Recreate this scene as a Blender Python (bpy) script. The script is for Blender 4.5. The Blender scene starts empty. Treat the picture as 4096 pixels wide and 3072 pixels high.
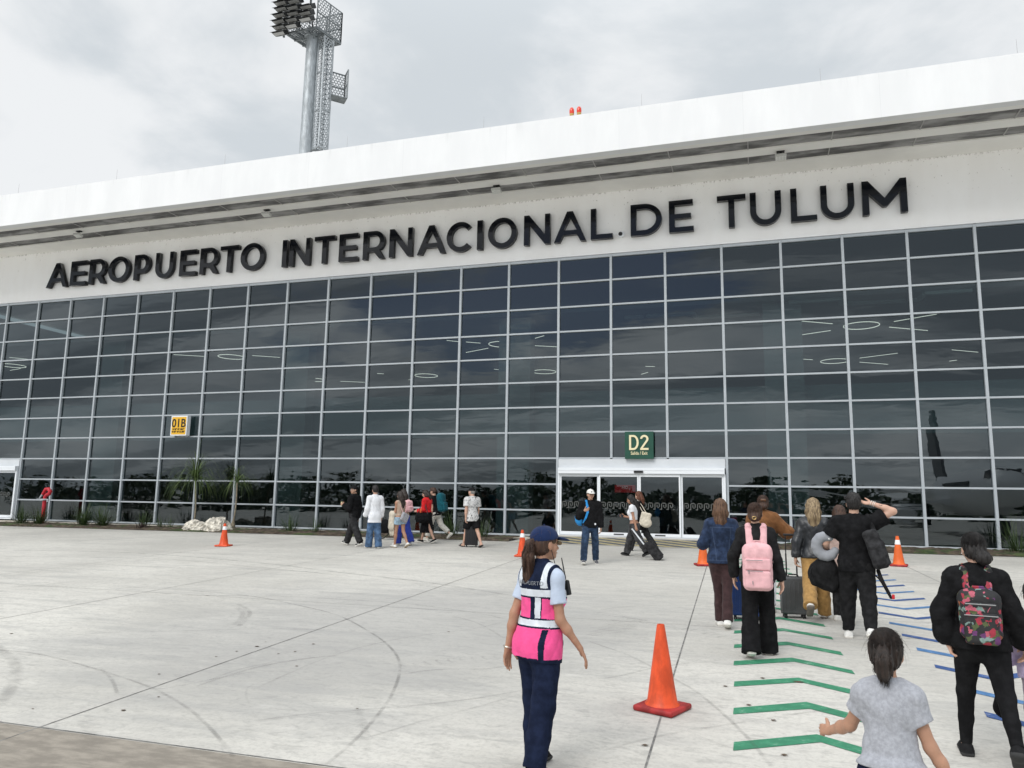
import bpy, bmesh, math, random
import numpy as np
from mathutils import Vector, Matrix
random.seed(7); RNG = np.random.default_rng(11)
S = bpy.context.scene; COL = S.collection
R = math.radians

# ------------------------------------------------------------------ camera
CAM_H = 1.90
YAW, PITCH, ROLL = -0.309425482, 0.153214196, 0.0169932935
FPX = 3035.78
def cam_axes():
    cy, sy, cp, sp = math.cos(YAW), math.sin(YAW), math.cos(PITCH), math.sin(PITCH)
    f = Vector((sy*cp, cy*cp, sp)); r = Vector((cy, -sy, 0)); u = r.cross(f)
    c, s = math.cos(ROLL), math.sin(ROLL)
    return c*r + s*u, -s*r + c*u, f
CR, CU, CF = cam_axes()
cam = bpy.data.cameras.new('camera'); camo = bpy.data.objects.new('camera', cam); COL.objects.link(camo)
cam.sensor_width = 36; cam.lens = 36*FPX/4096; cam.clip_end = 6000; cam.clip_start = 0.05
camo.matrix_world = Matrix(((CR.x, CU.x, -CF.x, 0), (CR.y, CU.y, -CF.y, 0), (CR.z, CU.z, -CF.z, CAM_H), (0, 0, 0, 1)))
S.camera = camo

# ------------------------------------------------------------------ light
S.view_settings.view_transform = 'Standard'; S.view_settings.look = 'None'
S.view_settings.gamma = 1; S.view_settings.use_curve_mapping = False
S.view_settings.exposure = 0.20
S.cycles.max_bounces = 8; S.cycles.transparent_max_bounces = 12
SUN_EL, SUN_AZ = R(41), R(198)          # azimuth measured from +Y clockwise: behind the camera, a little left
sl = bpy.data.lights.new('sun', 'SUN'); sl.energy = 1.5; sl.angle = R(30); sl.color = (1, .97, .93)
so = bpy.data.objects.new('sun', sl); COL.objects.link(so)
sd = Vector((math.sin(SUN_AZ)*math.cos(SUN_EL), math.cos(SUN_AZ)*math.cos(SUN_EL), math.sin(SUN_EL)))
so.rotation_euler = sd.to_track_quat('Z', 'Y').to_euler(); so.location = (0, 0, 60)

w = bpy.data.worlds.new('World'); S.world = w; w.use_nodes = True
nt = w.node_tree; nt.nodes.clear()
def N(t, kind, **kw):
    n = t.nodes.new(kind)
    for k, v in kw.items(): setattr(n, k, v)
    return n
def mth(t, op, a, b=None, c=None, clamp=False):
    n = t.nodes.new('ShaderNodeMath'); n.operation = op; n.use_clamp = clamp
    for i, v in enumerate((a, b, c)):
        if v is None: continue
        if isinstance(v, (int, float)): n.inputs[i].default_value = v
        else: t.links.new(v, n.inputs[i])
    return n.outputs[0]
def mixc(t, f, a, b, mode='MIX'):
    n = t.nodes.new('ShaderNodeMix'); n.data_type = 'RGBA'; n.blend_type = mode
    for i, v in ((0, f), (6, a), (7, b)):
        if isinstance(v, (int, float)): n.inputs[i].default_value = v
        elif isinstance(v, (tuple, list)): n.inputs[i].default_value = (*v[:3], 1)
        else: t.links.new(v, n.inputs[i])
    return n.outputs[2]
def noise(t, vec, scale, detail=4, rough=.5, dist=0, out=0):
    n = t.nodes.new('ShaderNodeTexNoise'); n.inputs['Scale'].default_value = scale
    n.inputs['Detail'].default_value = detail; n.inputs['Roughness'].default_value = rough
    n.inputs['Distortion'].default_value = dist
    if vec is not None: t.links.new(vec, n.inputs['Vector'])
    return n.outputs[out]
def mapr(t, v, a, b, c=0., d=1.):
    n = t.nodes.new('ShaderNodeMapRange'); t.links.new(v, n.inputs[0]); n.interpolation_type = 'SMOOTHSTEP'
    for i, x in enumerate((a, b, c, d)): n.inputs[i+1].default_value = x
    return n.outputs[0]
def vscale(t, vec, sc, loc=(0, 0, 0), rot=(0, 0, 0)):
    n = t.nodes.new('ShaderNodeMapping'); n.inputs['Scale'].default_value = sc
    n.inputs['Location'].default_value = loc; n.inputs['Rotation'].default_value = rot
    t.links.new(vec, n.inputs['Vector']); return n.outputs[0]

sky = N(nt, 'ShaderNodeTexSky', sky_type='NISHITA', sun_disc=False)
sky.sun_elevation = SUN_EL; sky.sun_rotation = SUN_AZ
skyc = mixc(nt, 1.0, sky.outputs[0], (.085, .085, .085), 'MULTIPLY')
tc = N(nt, 'ShaderNodeTexCoord').outputs['Generated']
sep = N(nt, 'ShaderNodeSeparateXYZ'); nt.links.new(tc, sep.inputs[0])
zz = mth(nt, 'ADD', mth(nt, 'MAXIMUM', sep.outputs[2], 0), .22)
cmb = N(nt, 'ShaderNodeCombineXYZ')
nt.links.new(mth(nt, 'DIVIDE', sep.outputs[0], zz), cmb.inputs[0]); nt.links.new(mth(nt, 'DIVIDE', sep.outputs[1], zz), cmb.inputs[1])
cl = noise(nt, vscale(nt, cmb.outputs[0], (1, 1, 1), (3.6, 1.3, 0)), 2.3, 7, .55, .25)
cl2 = noise(nt, vscale(nt, cmb.outputs[0], (1, 1.0, 1), (7.3, 1.9, 2)), .55, 3, .5, .2)
v = mth(nt, 'ADD', mth(nt, 'MULTIPLY', cl, .72), mth(nt, 'MULTIPLY', cl2, .33))
cf = mapr(nt, v, .43, .61)
cloud = mixc(nt, cf, (.59, .63, .66), (.80, .815, .825))
cloud = mixc(nt, mth(nt, 'MULTIPLY', mapr(nt, sep.outputs[1], -.05, -.4), mapr(nt, noise(nt, vscale(nt, cmb.outputs[0], (.30, 1.7, 1), (2.2, 8.1, 1)), 1.5, 4, .5, .3), .40, .60, .95, 0)), cloud, (.26, .29, .32))
# the overcast is brighter overhead than near the horizon
cloud = mixc(nt, 1.0, cloud, mapr(nt, sep.outputs[1], .15, -.35, 1.0, 1.5), 'MULTIPLY')      # extra brightness added to the apron-side sky, to light the wall under the overhang
up = mapr(nt, sep.outputs[2], .5, 1.0, 1.0, 2.1)
cloud = mixc(nt, 1.0, cloud, up, 'MULTIPLY')
cov = mapr(nt, noise(nt, vscale(nt, cmb.outputs[0], (1, 1, 1), (1.3, 5.2, 4)), .75, 4, .55, .2), .50, .64)
hole = mth(nt, 'MULTIPLY', cov, mapr(nt, sep.outputs[1], -.1, -.5))       # breaks in the cloud over the apron side
hx = mth(nt, 'DIVIDE', mth(nt, 'SUBTRACT', mth(nt, 'DIVIDE', sep.outputs[0], zz), -.70), .75); hy = mth(nt, 'DIVIDE', mth(nt, 'SUBTRACT', mth(nt, 'DIVIDE', sep.outputs[1], zz), -1.95), .42)
gap = mapr(nt, mth(nt, 'ADD', mth(nt, 'ADD', mth(nt, 'MULTIPLY', hx, hx), mth(nt, 'MULTIPLY', hy, hy)), mth(nt, 'MULTIPLY', mth(nt, 'SUBTRACT', cl, .5), 5)), 1.1, .2)   # one blue break in the cloud behind the camera
hole = mth(nt, 'MAXIMUM', mth(nt, 'MULTIPLY', hole, .0), gap)
cloud = mixc(nt, mth(nt, 'MULTIPLY', hole, .9), cloud, mixc(nt, 1.0, skyc, (.55, .62, .75), 'MULTIPLY'))
bg = N(nt, 'ShaderNodeBackground'); nt.links.new(mixc(nt, .93, skyc, cloud), bg.inputs[0]); bg.inputs[1].default_value = 1.0
nt.links.new(bg.outputs[0], N(nt, 'ShaderNodeOutputWorld').inputs[0])

# ------------------------------------------------------------------ ground as a function, pixels -> points
GA, GB = .026, .003
def gz(x, y):
    y = min(y, 26.0); return GA*max(y, -60) + GB*x
def ray(px, py):            # px, py in a 2212 x 1659 view of the photograph
    X, Y = px*4096/2212, py*4096/2212
    return CF + CR*((X-2048)/FPX) - CU*((Y-1536)/FPX)
def gp(px, py):
    d = ray(px, py); t = -CAM_H/(d.z - GA*d.y - GB*d.x); return Vector((d.x*t, d.y*t, CAM_H + d.z*t))
def onY(px, py, Y):
    d = ray(px, py); t = Y/d.y; return Vector((d.x*t, Y, CAM_H + d.z*t))

# ------------------------------------------------------------------ materials
MATS = {}
def mat(name, col, rough=.6, spec=.4, metal=0., var=0., vs=4., vstretch=(1, 1, 1), bump=0., bs=60., bstretch=(1, 1, 1), col2=None, sheen=0., emit=0, coat=0., trans=0., sss=0.):
    if name in MATS: return MATS[name]
    m = bpy.data.materials.new(name); m.use_nodes = True; t = m.node_tree; b = t.nodes['Principled BSDF']
    b.inputs['Base Color'].default_value = (*col, 1); b.inputs['Roughness'].default_value = rough
    b.inputs['Specular IOR Level'].default_value = spec; b.inputs['Metallic'].default_value = metal
    if sheen: b.inputs['Sheen Weight'].default_value = sheen
    if coat: b.inputs['Coat Weight'].default_value = coat
    if sss: b.inputs['Subsurface Weight'].default_value = sss; b.inputs['Subsurface Radius'].default_value = (.012, .005, .003)
    if emit: b.inputs['Emission Color'].default_value = (*col, 1); b.inputs['Emission Strength'].default_value = emit
    co = N(t, 'ShaderNodeTexCoord').outputs['Object']
    if var or col2:
        n = noise(t, vscale(t, co, vstretch), vs, 6, .6)
        c2 = col2 if col2 else tuple(max(0, c*(1-var)) for c in col)
        c1 = col if col2 else tuple(min(1, c*(1+var*.6)) for c in col)
        t.links.new(mixc(t, mapr(t, n, .35, .68), c2, c1), b.inputs['Base Color'])
    if bump:
        bn = N(t, 'ShaderNodeBump'); bn.inputs['Strength'].default_value = bump; bn.inputs['Distance'].default_value = .01
        t.links.new(noise(t, vscale(t, co, bstretch), bs, 5, .6), bn.inputs['Height']); t.links.new(bn.outputs[0], b.inputs['Normal'])
    MATS[name] = m; return m
def cloth(name, col, var=.22, rough=.85, **k):
    return mat('cloth_'+name, col, rough, .07 if max(col) < .05 else .15, var=var, vs=k.pop('vs', 14), bump=k.pop('bump', .35), bs=k.pop('bs', 55), sheen=k.pop('sheen', .0 if max(col) < .05 else .08), **k)
def hairmat(name, c1, c2): return mat('hair_'+name, c1, .5, .45, col2=c2, vs=30, vstretch=(2.2, 2.2, .16), bump=.7, bs=90, bstretch=(2.4, 2.4, .12))

# ------------------------------------------------------------------ plain mesh builder
def link(o, parent=None):
    COL.objects.link(o)
    if parent is not None: o.parent = parent
    return o
def empty(name, loc=(0, 0, 0), rz=0.):
    o = bpy.data.objects.new(name, None); o.empty_display_size = .1; COL.objects.link(o)
    o.location = loc; o.rotation_euler = (0, 0, rz); return o
def tag(o, label=None, cat=None, group=None, kind=None):
    for k, v in (('label', label), ('category', cat), ('group', group), ('kind', kind)):
        if v: o[k] = v
    return o
def mk(name, V, F, mats, parent=None, mi=None, smooth=False, sharp=None):
    me = bpy.data.meshes.new(name)
    V = np.asarray(V, np.float32)
    if isinstance(F, np.ndarray) and F.ndim == 2:
        n, k = F.shape; ls = np.arange(0, n*k, k, dtype=np.int32); lt = np.full(n, k, np.int32); li = F.astype(np.int32).ravel()
    else:
        lt = np.array([len(f) for f in F], np.int32); ls = np.concatenate([[0], np.cumsum(lt)[:-1]]).astype(np.int32); li = np.concatenate([np.asarray(f, np.int32) for f in F]); n = len(F)
    me.vertices.add(len(V)); me.vertices.foreach_set('co', V.ravel())
    me.loops.add(len(li)); me.loops.foreach_set('vertex_index', li)
    me.polygons.add(n); me.polygons.foreach_set('loop_start', ls); me.polygons.foreach_set('loop_total', lt)
    for m in (mats if isinstance(mats, (list, tuple)) else [mats]): me.materials.append(m)
    if mi is not None: me.polygons.foreach_set('material_index', np.asarray(mi, np.int32))
    me.polygons.foreach_set('use_smooth', np.full(n, smooth is True))
    me.update(calc_edges=True); me.validate()
    if sharp:
        try: me.set_sharp_from_angle(angle=R(sharp))
        except Exception: pass
    return link(bpy.data.objects.new(name, me), parent)
class MB:
    def __init__(s): s.v = []; s.f = []; s.m = []; s.cur = 0; s.xf = None
    def add(s, vs, fs):
        b = len(s.v)
        if s.xf is not None: vs = [s.xf @ Vector(p) for p in vs]
        s.v += [tuple(p) for p in vs]; s.f += [tuple(i+b for i in f) for f in fs]; s.m += [s.cur]*len(fs); return s
    def box(s, x0, x1, y0, y1, z0, z1):
        v = [(x, y, z) for z in (z0, z1) for y in (y0, y1) for x in (x0, x1)]
        return s.add(v, [(0, 2, 3, 1), (4, 5, 7, 6), (0, 1, 5, 4), (2, 6, 7, 3), (0, 4, 6, 2), (1, 3, 7, 5)])
    def rbox(s, c, h, M=None, bev=.01, seg=2):      # bevelled box
        bm = bmesh.new(); bmesh.ops.create_cube(bm, size=2)
        for v in bm.verts: v.co = Vector((v.co.x*h[0], v.co.y*h[1], v.co.z*h[2]))
        bmesh.ops.bevel(bm, geom=bm.edges[:], offset=min(bev, min(h)*.95), segments=seg, affect='EDGES', profile=.6)
        c = Vector(c); vs = [(M @ v.co if M else v.co.copy()) + c for v in bm.verts]
        bm.verts.index_update(); fs = [tuple(v.index for v in f.verts) for f in bm.faces]; bm.free()
        return s.add(vs, fs)
    def bar(s, a, b, w, d=None, up=(0, 0, 1)):       # rectangular bar from a to b
        a, b = Vector(a), Vector(b); z = (b-a); L = z.length; z = z/L; d = d or w
        u = Vector(up)
        if abs(u.dot(z)) > .98: u = Vector((0, 1, 0))
        x = z.cross(u).normalized(); y = x.cross(z)
        v = [q + x*(sx*w/2) + y*(sy*d/2) for q in (a, b) for sx, sy in ((-1, -1), (1, -1), (1, 1), (-1, 1))]
        return s.add(v, [(0, 1, 2, 3), (7, 6, 5, 4), (0, 4, 5, 1), (1, 5, 6, 2), (2, 6, 7, 3), (3, 7, 4, 0)])
    def tube(s, pts, r, n=8, cap=True):
        pts = [Vector(p) for p in pts]; rs = r if isinstance(r, (list, tuple)) else [r]*len(pts)
        vs = []; fs = []; x = None
        for i, p in enumerate(pts):
            t = (pts[min(i+1, len(pts)-1)] - pts[max(i-1, 0)]).normalized()
            if x is None:
                x = t.cross(Vector((0, 0, 1)) if abs(t.z) < .9 else Vector((1, 0, 0))).normalized()
            else: x = (x - t*x.dot(t)).normalized()
            y = t.cross(x)
            for j in range(n):
                a = 2*math.pi*j/n; vs.append(p + x*(rs[i]*math.cos(a)) + y*(rs[i]*math.sin(a)))
        for i in range(len(pts)-1):
            for j in range(n): fs.append((i*n+j, i*n+(j+1) % n, (i+1)*n+(j+1) % n, (i+1)*n+j))
        if cap: fs += [tuple(range(n))[::-1], tuple((len(pts)-1)*n+j for j in range(n))]
        return s.add(vs, fs)
    def lathe(s, prof, n=24, c=(0, 0, 0), sq=None):
        vs = []; fs = []
        for r, z in prof:
            for j in range(n):
                a = 2*math.pi*(j+.5)/n; vs.append((c[0]+r*math.cos(a), c[1]+r*math.sin(a), c[2]+z))
        for i in range(len(prof)-1):
            for j in range(n): fs.append((i*n+j, i*n+(j+1) % n, (i+1)*n+(j+1) % n, (i+1)*n+j))
        fs += [tuple(range(n))[::-1], tuple((len(prof)-1)*n+j for j in range(n))]
        return s.add(vs, fs)
    def prism(s, poly, a, b, axis='y'):              # 2-D outline (x, z) pushed from y=a to y=b
        n = len(poly); vs = [(p[0], y, p[1]) for y in (a, b) for p in poly]
        if axis == 'z': vs = [(p[0], p[1], y) for y in (a, b) for p in poly]
        fs = [tuple(range(n)), tuple(range(2*n-1, n-1, -1))] + [(i, i+n, (i+1) % n+n, (i+1) % n) for i in range(n)]
        return s.add(vs, fs)
    def build(s, name, mats, parent=None, smooth=None):
        o = mk(name, s.v, s.f, mats, parent, s.m)
        bm = bmesh.new(); bm.from_mesh(o.data); bmesh.ops.recalc_face_normals(bm, faces=bm.faces[:]); bm.to_mesh(o.data); bm.free()
        if smooth:
            o.data.polygons.foreach_set('use_smooth', np.ones(len(o.data.polygons), bool))
            try: o.data.set_sharp_from_angle(angle=R(smooth))
            except Exception: pass
        return o
def curve_mesh(name, splines, depth, m, parent=None, bevel=0.):   # filled 2-D outlines (x, z) with thickness, standing in the x-z plane
    cu = bpy.data.curves.new(name, 'CURVE'); cu.dimensions = '2D'; cu.fill_mode = 'BOTH'; cu.extrude = depth/2; cu.bevel_depth = bevel
    for sp in splines:
        s = cu.splines.new('POLY'); s.points.add(len(sp)-1); s.use_cyclic_u = True
        for p, q in zip(s.points, sp): p.co = (q[0], q[1], 0, 1)
    o = bpy.data.objects.new(name, cu); me = bpy.data.meshes.new_from_object(o); bpy.data.objects.remove(o)
    me.transform(Matrix.Rotation(R(90), 4, 'X')); me.materials.clear(); me.materials.append(m); me.name = name
    return link(bpy.data.objects.new(name, me), parent)
def text_mesh(name, body, size, depth, m, parent=None, bold=0., sx=1., align='CENTER'):
    cu = bpy.data.curves.new(name, 'FONT'); cu.body = body; cu.size = size; cu.extrude = depth/2; cu.offset = bold; cu.align_x = align; cu.resolution_u = 4
    o = bpy.data.objects.new(name, cu); me = bpy.data.meshes.new_from_object(o); bpy.data.objects.remove(o)
    me.transform(Matrix.Rotation(R(90), 4, 'X') @ Matrix.Diagonal((sx, 1, 1, 1))); me.materials.clear(); me.materials.append(m); me.name = name
    return link(bpy.data.objects.new(name, me), parent)
# ================================================================== GROUND
def groundmat():
    m = bpy.data.materials.new('apron_concrete'); m.use_nodes = True; t = m.node_tree; b = t.nodes['Principled BSDF']
    co = N(t, 'ShaderNodeTexCoord').outputs['Object']
    big = noise(t, co, .22, 5, .55); streak = noise(t, vscale(t, co, (.5, 3.2, 1), (0, 0, 0), (0, 0, R(-4))), 1.1, 7, .62, .6)
    fine = noise(t, co, 26, 6, .7); mid = noise(t, vscale(t, co, (1, 1.5, 1)), 2.6, 6, .62, .5)
    c = mixc(t, mapr(t, big, .36, .62), (.49, .472, .43), (.64, .618, .565))
    c = mixc(t, mth(t, 'MULTIPLY', mapr(t, streak, .47, .70), .52), c, (.36, .355, .34))
    c = mixc(t, mth(t, 'MULTIPLY', mapr(t, mid, .52, .75), .34), c, (.37, .365, .345))
    c = mixc(t, mth(t, 'MULTIPLY', mapr(t, fine, .42, .72), .42), c, (.30, .29, .265))
    blot = noise(t, vscale(t, co, (.8, 1.7, 1)), 7, 8, .72, .8); c = mixc(t, mth(t, 'MULTIPLY', mapr(t, blot, .48, .68), .55), c, (.30, .292, .272)); c = mixc(t, mth(t, 'MULTIPLY', mapr(t, noise(t, vscale(t, co, (.6, 1.6, 1), (4, 9, 0)), 4.5, 8, .7, .6), .55, .72), .40), c, (.70, .68, .63))
    sq = N(t, 'ShaderNodeSeparateXYZ'); t.links.new(co, sq.inputs[0]); wn = N(t, 'ShaderNodeTexWhiteNoise'); cc = N(t, 'ShaderNodeCombineXYZ')
    t.links.new(mth(t, 'FLOOR', mth(t, 'DIVIDE', mth(t, 'ADD', sq.outputs[0], mth(t, 'ADD', mth(t, 'MULTIPLY', sq.outputs[1], .0245), .68)), 4.52)), cc.inputs[0]); t.links.new(mth(t, 'FLOOR', mth(t, 'DIVIDE', mth(t, 'SUBTRACT', sq.outputs[1], 4.825), 6.08)), cc.inputs[1]); t.links.new(cc.outputs[0], wn.inputs['Vector'])
    c = mixc(t, mth(t, 'MULTIPLY', wn.outputs['Value'], .30), c, (.43, .415, .385))          # every slab was poured on its own day
    # rubber-dark turning area left of the walkway: a stain of its own shape
    sp = N(t, 'ShaderNodeSeparateXYZ'); t.links.new(co, sp.inputs[0])
    dx = mth(t, 'DIVIDE', mth(t, 'SUBTRACT', sp.outputs[0], -4.6), 4.6); dy = mth(t, 'DIVIDE', mth(t, 'SUBTRACT', sp.outputs[1], 9.6), 5.2)
    rr = mth(t, 'ADD', mth(t, 'SQRT', mth(t, 'ADD', mth(t, 'MULTIPLY', dx, dx), mth(t, 'MULTIPLY', dy, dy))), mth(t, 'MULTIPLY', mth(t, 'SUBTRACT', noise(t, vscale(t, co, (.5, 1.4, 1)), .9, 6, .65), .5), 1.5))
    c = mixc(t, mth(t, 'MULTIPLY', mapr(t, rr, 1.1, .35), .50), c, (.285, .28, .275))
    # specks
    vo = N(t, 'ShaderNodeTexVoronoi'); vo.inputs['Scale'].default_value = 1.6; t.links.new(co, vo.inputs['Vector'])
    spk = mth(t, 'MULTIPLY', mapr(t, vo.outputs['Distance'], .035, .012), mapr(t, noise(t, co, .8, 2), .52, .58))
    c = mixc(t, mth(t, 'MULTIPLY', spk, .75), c, (.09, .08, .07))
    t.links.new(c, b.inputs['Base Color']); b.inputs['Roughness'].default_value = .82; b.inputs['Specular IOR Level'].default_value = .3
    bn = N(t, 'ShaderNodeBump'); bn.inputs['Strength'].default_value = .25; bn.inputs['Distance'].default_value = .01
    t.links.new(mth(t, 'ADD', noise(t, vscale(t, co, (1, 7, 1)), 12, 5, .6), mth(t, 'MULTIPLY', fine, .6)), bn.inputs['Height']); t.links.new(bn.outputs[0], b.inputs['Normal'])
    return m
def gz(x, y): return GA*max(min(y, 26.), -60) + GB*max(min(x, 60.), -60)
mb = MB()
gx = [-1600, -300, -60, -40, -20, 0, 20, 40, 60, 300, 1600]; gy = [-1600, -300, -60, -30, -10, 0, 10, 20, 26, 60, 300, 1600]
mb.v = [(x, y, gz(x, y)) for y in gy for x in gx]; n = len(gx)
mb.f = [(j*n+i, j*n+i+1, (j+1)*n+i+1, (j+1)*n+i) for j in range(len(gy)-1) for i in range(n-1)]; mb.m = [0]*len(mb.f)
apron = mb.build('apron', groundmat()); apron['kind'] = 'structure'

def decal(name, polys, m, lift, parent=apron):     # flat sheets of paint a few millimetres above the apron
    o = MB()
    for p in polys:
        p = [(x, y, gz(x, y)+lift) for x, y in p]; o.add(p, [tuple(range(len(p)))])
    o = mk(name, o.v, o.f, m, parent); return o
def paint(name, col):
    m = bpy.data.materials.new('paint_'+name); m.use_nodes = True; t = m.node_tree; b = t.nodes['Principled BSDF']
    co = N(t, 'ShaderNodeTexCoord').outputs['Object']
    n1 = noise(t, co, 9, 7, .7); n2 = noise(t, vscale(t, co, (1, 4, 1)), 22, 6, .7)
    c = mixc(t, mapr(t, n1, .35, .7), tuple(x*.78 for x in col), tuple(min(1, x*1.12) for x in col))
    c = mixc(t, mapr(t, mth(t, 'ADD', mth(t, 'MULTIPLY', n1, .5), mth(t, 'MULTIPLY', n2, .5)), .54, .66, 0, .65), c, (.5, .5, .47))
    t.links.new(c, b.inputs['Base Color']); b.inputs['Roughness'].default_value = .6; return m
P_GREEN, P_BLUE, P_LBLUE = paint('green', (.035, .235, .125)), paint('blue', (.03, .085, .26)), paint('light_blue', (.07, .19, .40))
for i in range(17):                                  # chevrons of the walkway
    y0 = 6.01+.897*i; sx = -.0215*i; rg = random.uniform
    j = [rg(-.012, .012) for _ in range(8)]
    L, A, Q = -.205+sx, .395+sx*.95, .945+sx*.9
    decal('green_chevron', [[(L+j[0]*.3, y0+j[1]), (A+.015, y0+.385+j[2]), (Q+.02, y0-.005+j[3]), (Q-.0+.01, y0+.18+j[4]), (A, y0+.575+j[5]), (L+j[0]*.3, y0+.195+j[6])]], P_GREEN, .004)
for i in range(14):
    y0 = 6.62+.885*i; sx = -.012*(i-2); j = [random.uniform(-.012, .012) for _ in range(8)]
    L, A, Q = 1.76+sx, 2.22+sx, 2.72+sx*.5
    decal('blue_chevron', [[(L, y0+j[1]), (A, y0-.395+j[2]), (Q, y0+.05+j[3]), (Q, y0+.22+j[4]), (A, y0-.23+j[5]), (L+.02, y0+.165+j[6])]], P_BLUE if i % 2 else P_LBLUE, .004)
M_JOINT = mat('joint_sealant', (.22, .215, .205), .9, .2, var=.5, vs=8)
def seam(x0, y0, x1, y1, wd, n=24):
    pl = []
    for k in range(n):
        a, b = k/n, (k+1)/n; q = lambda f: (x0+(x1-x0)*f, y0+(y1-y0)*f)
        (xa, ya), (xb, yb) = q(a), q(b); dx, dy = xb-xa, yb-ya; L = math.hypot(dx, dy); px, py = -dy/L*wd/2, dx/L*wd/2
        pl.append([(xa-px, ya-py), (xb-px, yb-py), (xb+px, yb+py), (xa+px, ya+py)])
    return pl
sl_ = lambda x, y: (x-.0335*(y-4.83))
for xj, wd in ((-14.4, .011), (-9.9, .011), (-5.38, .012), (-.79, .016), (3.72, .013), (8.2, .012)):
    decal('expansion_joint', seam(sl_(xj, -3), -3, sl_(xj, 23.8) if xj < -20 else xj-.025*(23.8-4.83), 23.8, wd), M_JOINT, .003)
for yj, wd in ((4.825, .014), (10.9, .008), (17.0, .012)):
    decal('expansion_joint', seam(-30, yj+.02, 14, yj-.02, wd, 40), M_JOINT, .003)
# an older, darker slab in the near left corner
o = decal('old_slab', [[(-14, -3), (-2.4, -3), (-2.62, 4.80), (-14, 4.82)]], mat('old_concrete', (.285, .255, .215), .85, .3, var=.22, vs=5, vstretch=(.9, 2.2, 1), bump=.25, bs=60), .002)

# rubber left by turning wheels: thin see-through strips, soft at the edges
def tyremat():
    m = bpy.data.materials.new('tyre_rubber'); m.use_nodes = True; t = m.node_tree; b = t.nodes['Principled BSDF']
    b.inputs['Base Color'].default_value = (.13, .125, .12, 1); b.inputs['Roughness'].default_value = .8
    uv = N(t, 'ShaderNodeUVMap').outputs[0]; s = N(t, 'ShaderNodeSeparateXYZ'); t.links.new(uv, s.inputs[0])
    u = mth(t, 'SUBTRACT', mth(t, 'MULTIPLY', mth(t, 'FRACT', s.outputs[0]), 2), 1)
    soft = mapr(t, mth(t, 'ABSOLUTE', u), 1.0, .25)
    co = N(t, 'ShaderNodeTexCoord').outputs['Object']
    nz = mapr(t, noise(t, co, 3.2, 6, .65), .35, .62, .15, 1)
    at = N(t, 'ShaderNodeAttribute', attribute_name='strength').outputs['Fac']
    t.links.new(mth(t, 'MULTIPLY', mth(t, 'MULTIPLY', soft, nz), at), b.inputs['Alpha']); return m
def smooth_path(pts, n=10):
    out = []; P = [pts[0]]+list(pts)+[pts[-1]]
    for i in range(1, len(P)-2):
        p0, p1, p2, p3 = (np.array(q, float) for q in P[i-1:i+3])
        for k in range(n):
            t = k/n; out.append(.5*((2*p1)+(-p0+p2)*t+(2*p0-5*p1+4*p2-p3)*t*t+(-p0+3*p1-3*p2+p3)*t**3))
    out.append(np.array(pts[-1], float)); return out
TV, TF, TU, TS = [], [], [], []
def skid(pts, wd, st, px=None):
    if px: pts = [tuple(gp(*px(x, y)))[:2] for x, y in pts]
    P = smooth_path(pts)
    lift = .0045+.00012*len(TF) % .002
    for i, p in enumerate(P):
        d = P[min(i+1, len(P)-1)]-P[max(i-1, 0)]; d /= max(np.hypot(*d), 1e-6); q = np.array([-d[1], d[0]])*wd/2
        for sgn, u in ((-1, 0.001), (1, .999)):
            x, y = p+q*sgn; TV.append((x, y, gz(x, y)+lift)); TU.append((u, i)); TS.append(.52*st*min(1, i/3, (len(P)-1-i)/3+.0))
        if i: b = len(TV)-4; TF.append((b, b+1, b+3, b+2))
z5 = lambda x, y: (x*.9494/1.8517, (y*.9494+2150)/1.8517)
z6 = lambda x, y: ((2400+x/1.8433)/1.8517, (2400+y/1.8433)/1.8517)
for pts, wd, st in [
    ([(0, 206), (350, 206), (700, 217), (1050, 247), (1250, 285), (1420, 328), (1560, 400), (1650, 470), (1685, 545), (1655, 655), (1590, 750), (1500, 850), (1370, 962)], .05, .55),
    ([(-60, 470), (160, 492), (340, 537), (520, 592), (660, 645), (790, 720), (880, 800), (940, 870), (985, 930)], .05, .5),
    ([(-20, 455), (50, 515), (68, 570), (45, 640), (-20, 720)], .16, .35),
    ([(420, 548), (470, 600), (497, 668)], .05, .35),
    ([(0, 55), (350, 58), (700, 74), (1100, 108), (1450, 150), (1800, 190), (2180, 250)], .14, .5),
    ([(0, 80), (400, 84), (760, 96), (1100, 128), (1400, 155)], .10, .5),
    ([(300, 108), (760, 128), (1200, 140), (1500, 168)], .10, .3),
    ([(700, 245), (1200, 250), (1700, 280), (2000, 318), (2170, 355)], .05, .42),
    ([(1000, 378), (1040, 345), (1050, 312), (1000, 280)], .10, .4),
    ([(985, 372), (1015, 345), (1022, 315), (990, 292)], .12, .3),
    ([(820, 632), (980, 578), (1120, 540), (1300, 510), (1420, 500)], .07, .4),
    ([(860, 612), (1000, 560), (1150, 528)], .05, .3),
    ([(690, 640), (900, 598), (1100, 560)], .04, .25),
    ([(100, 440), (400, 405), (800, 394), (1100, 386), (1500, 392)], .04, .3),
    ([(1690, 578), (1850, 558), (2050, 555), (2160, 535)], .05, .3),
    ([(1060, 776), (1300, 745), (1700, 714), (2000, 680), (2210, 645)], .05, .33),
    ([(1500, 860), (1800, 770), (2050, 705), (2210, 655)], .04, .3),
    ([(2160, 345), (2000, 385), (1700, 425), (1400, 500), (1050, 650)], .05, .25),
    ([(0, 168), (200, 140), (420, 110)], .06, .35),
    ([(1900, 330), (2020, 365), (2130, 430)], .05, .25),
    ([(1080, 770), (1040, 640), (1180, 590)], .03, .15),
    ([(1500, 700), (1530, 780), (1550, 900)], .10, .15),
    ([(430, 960), (380, 840), (370, 760)], .18, .14),
]: skid(pts, wd, st, z5)
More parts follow.
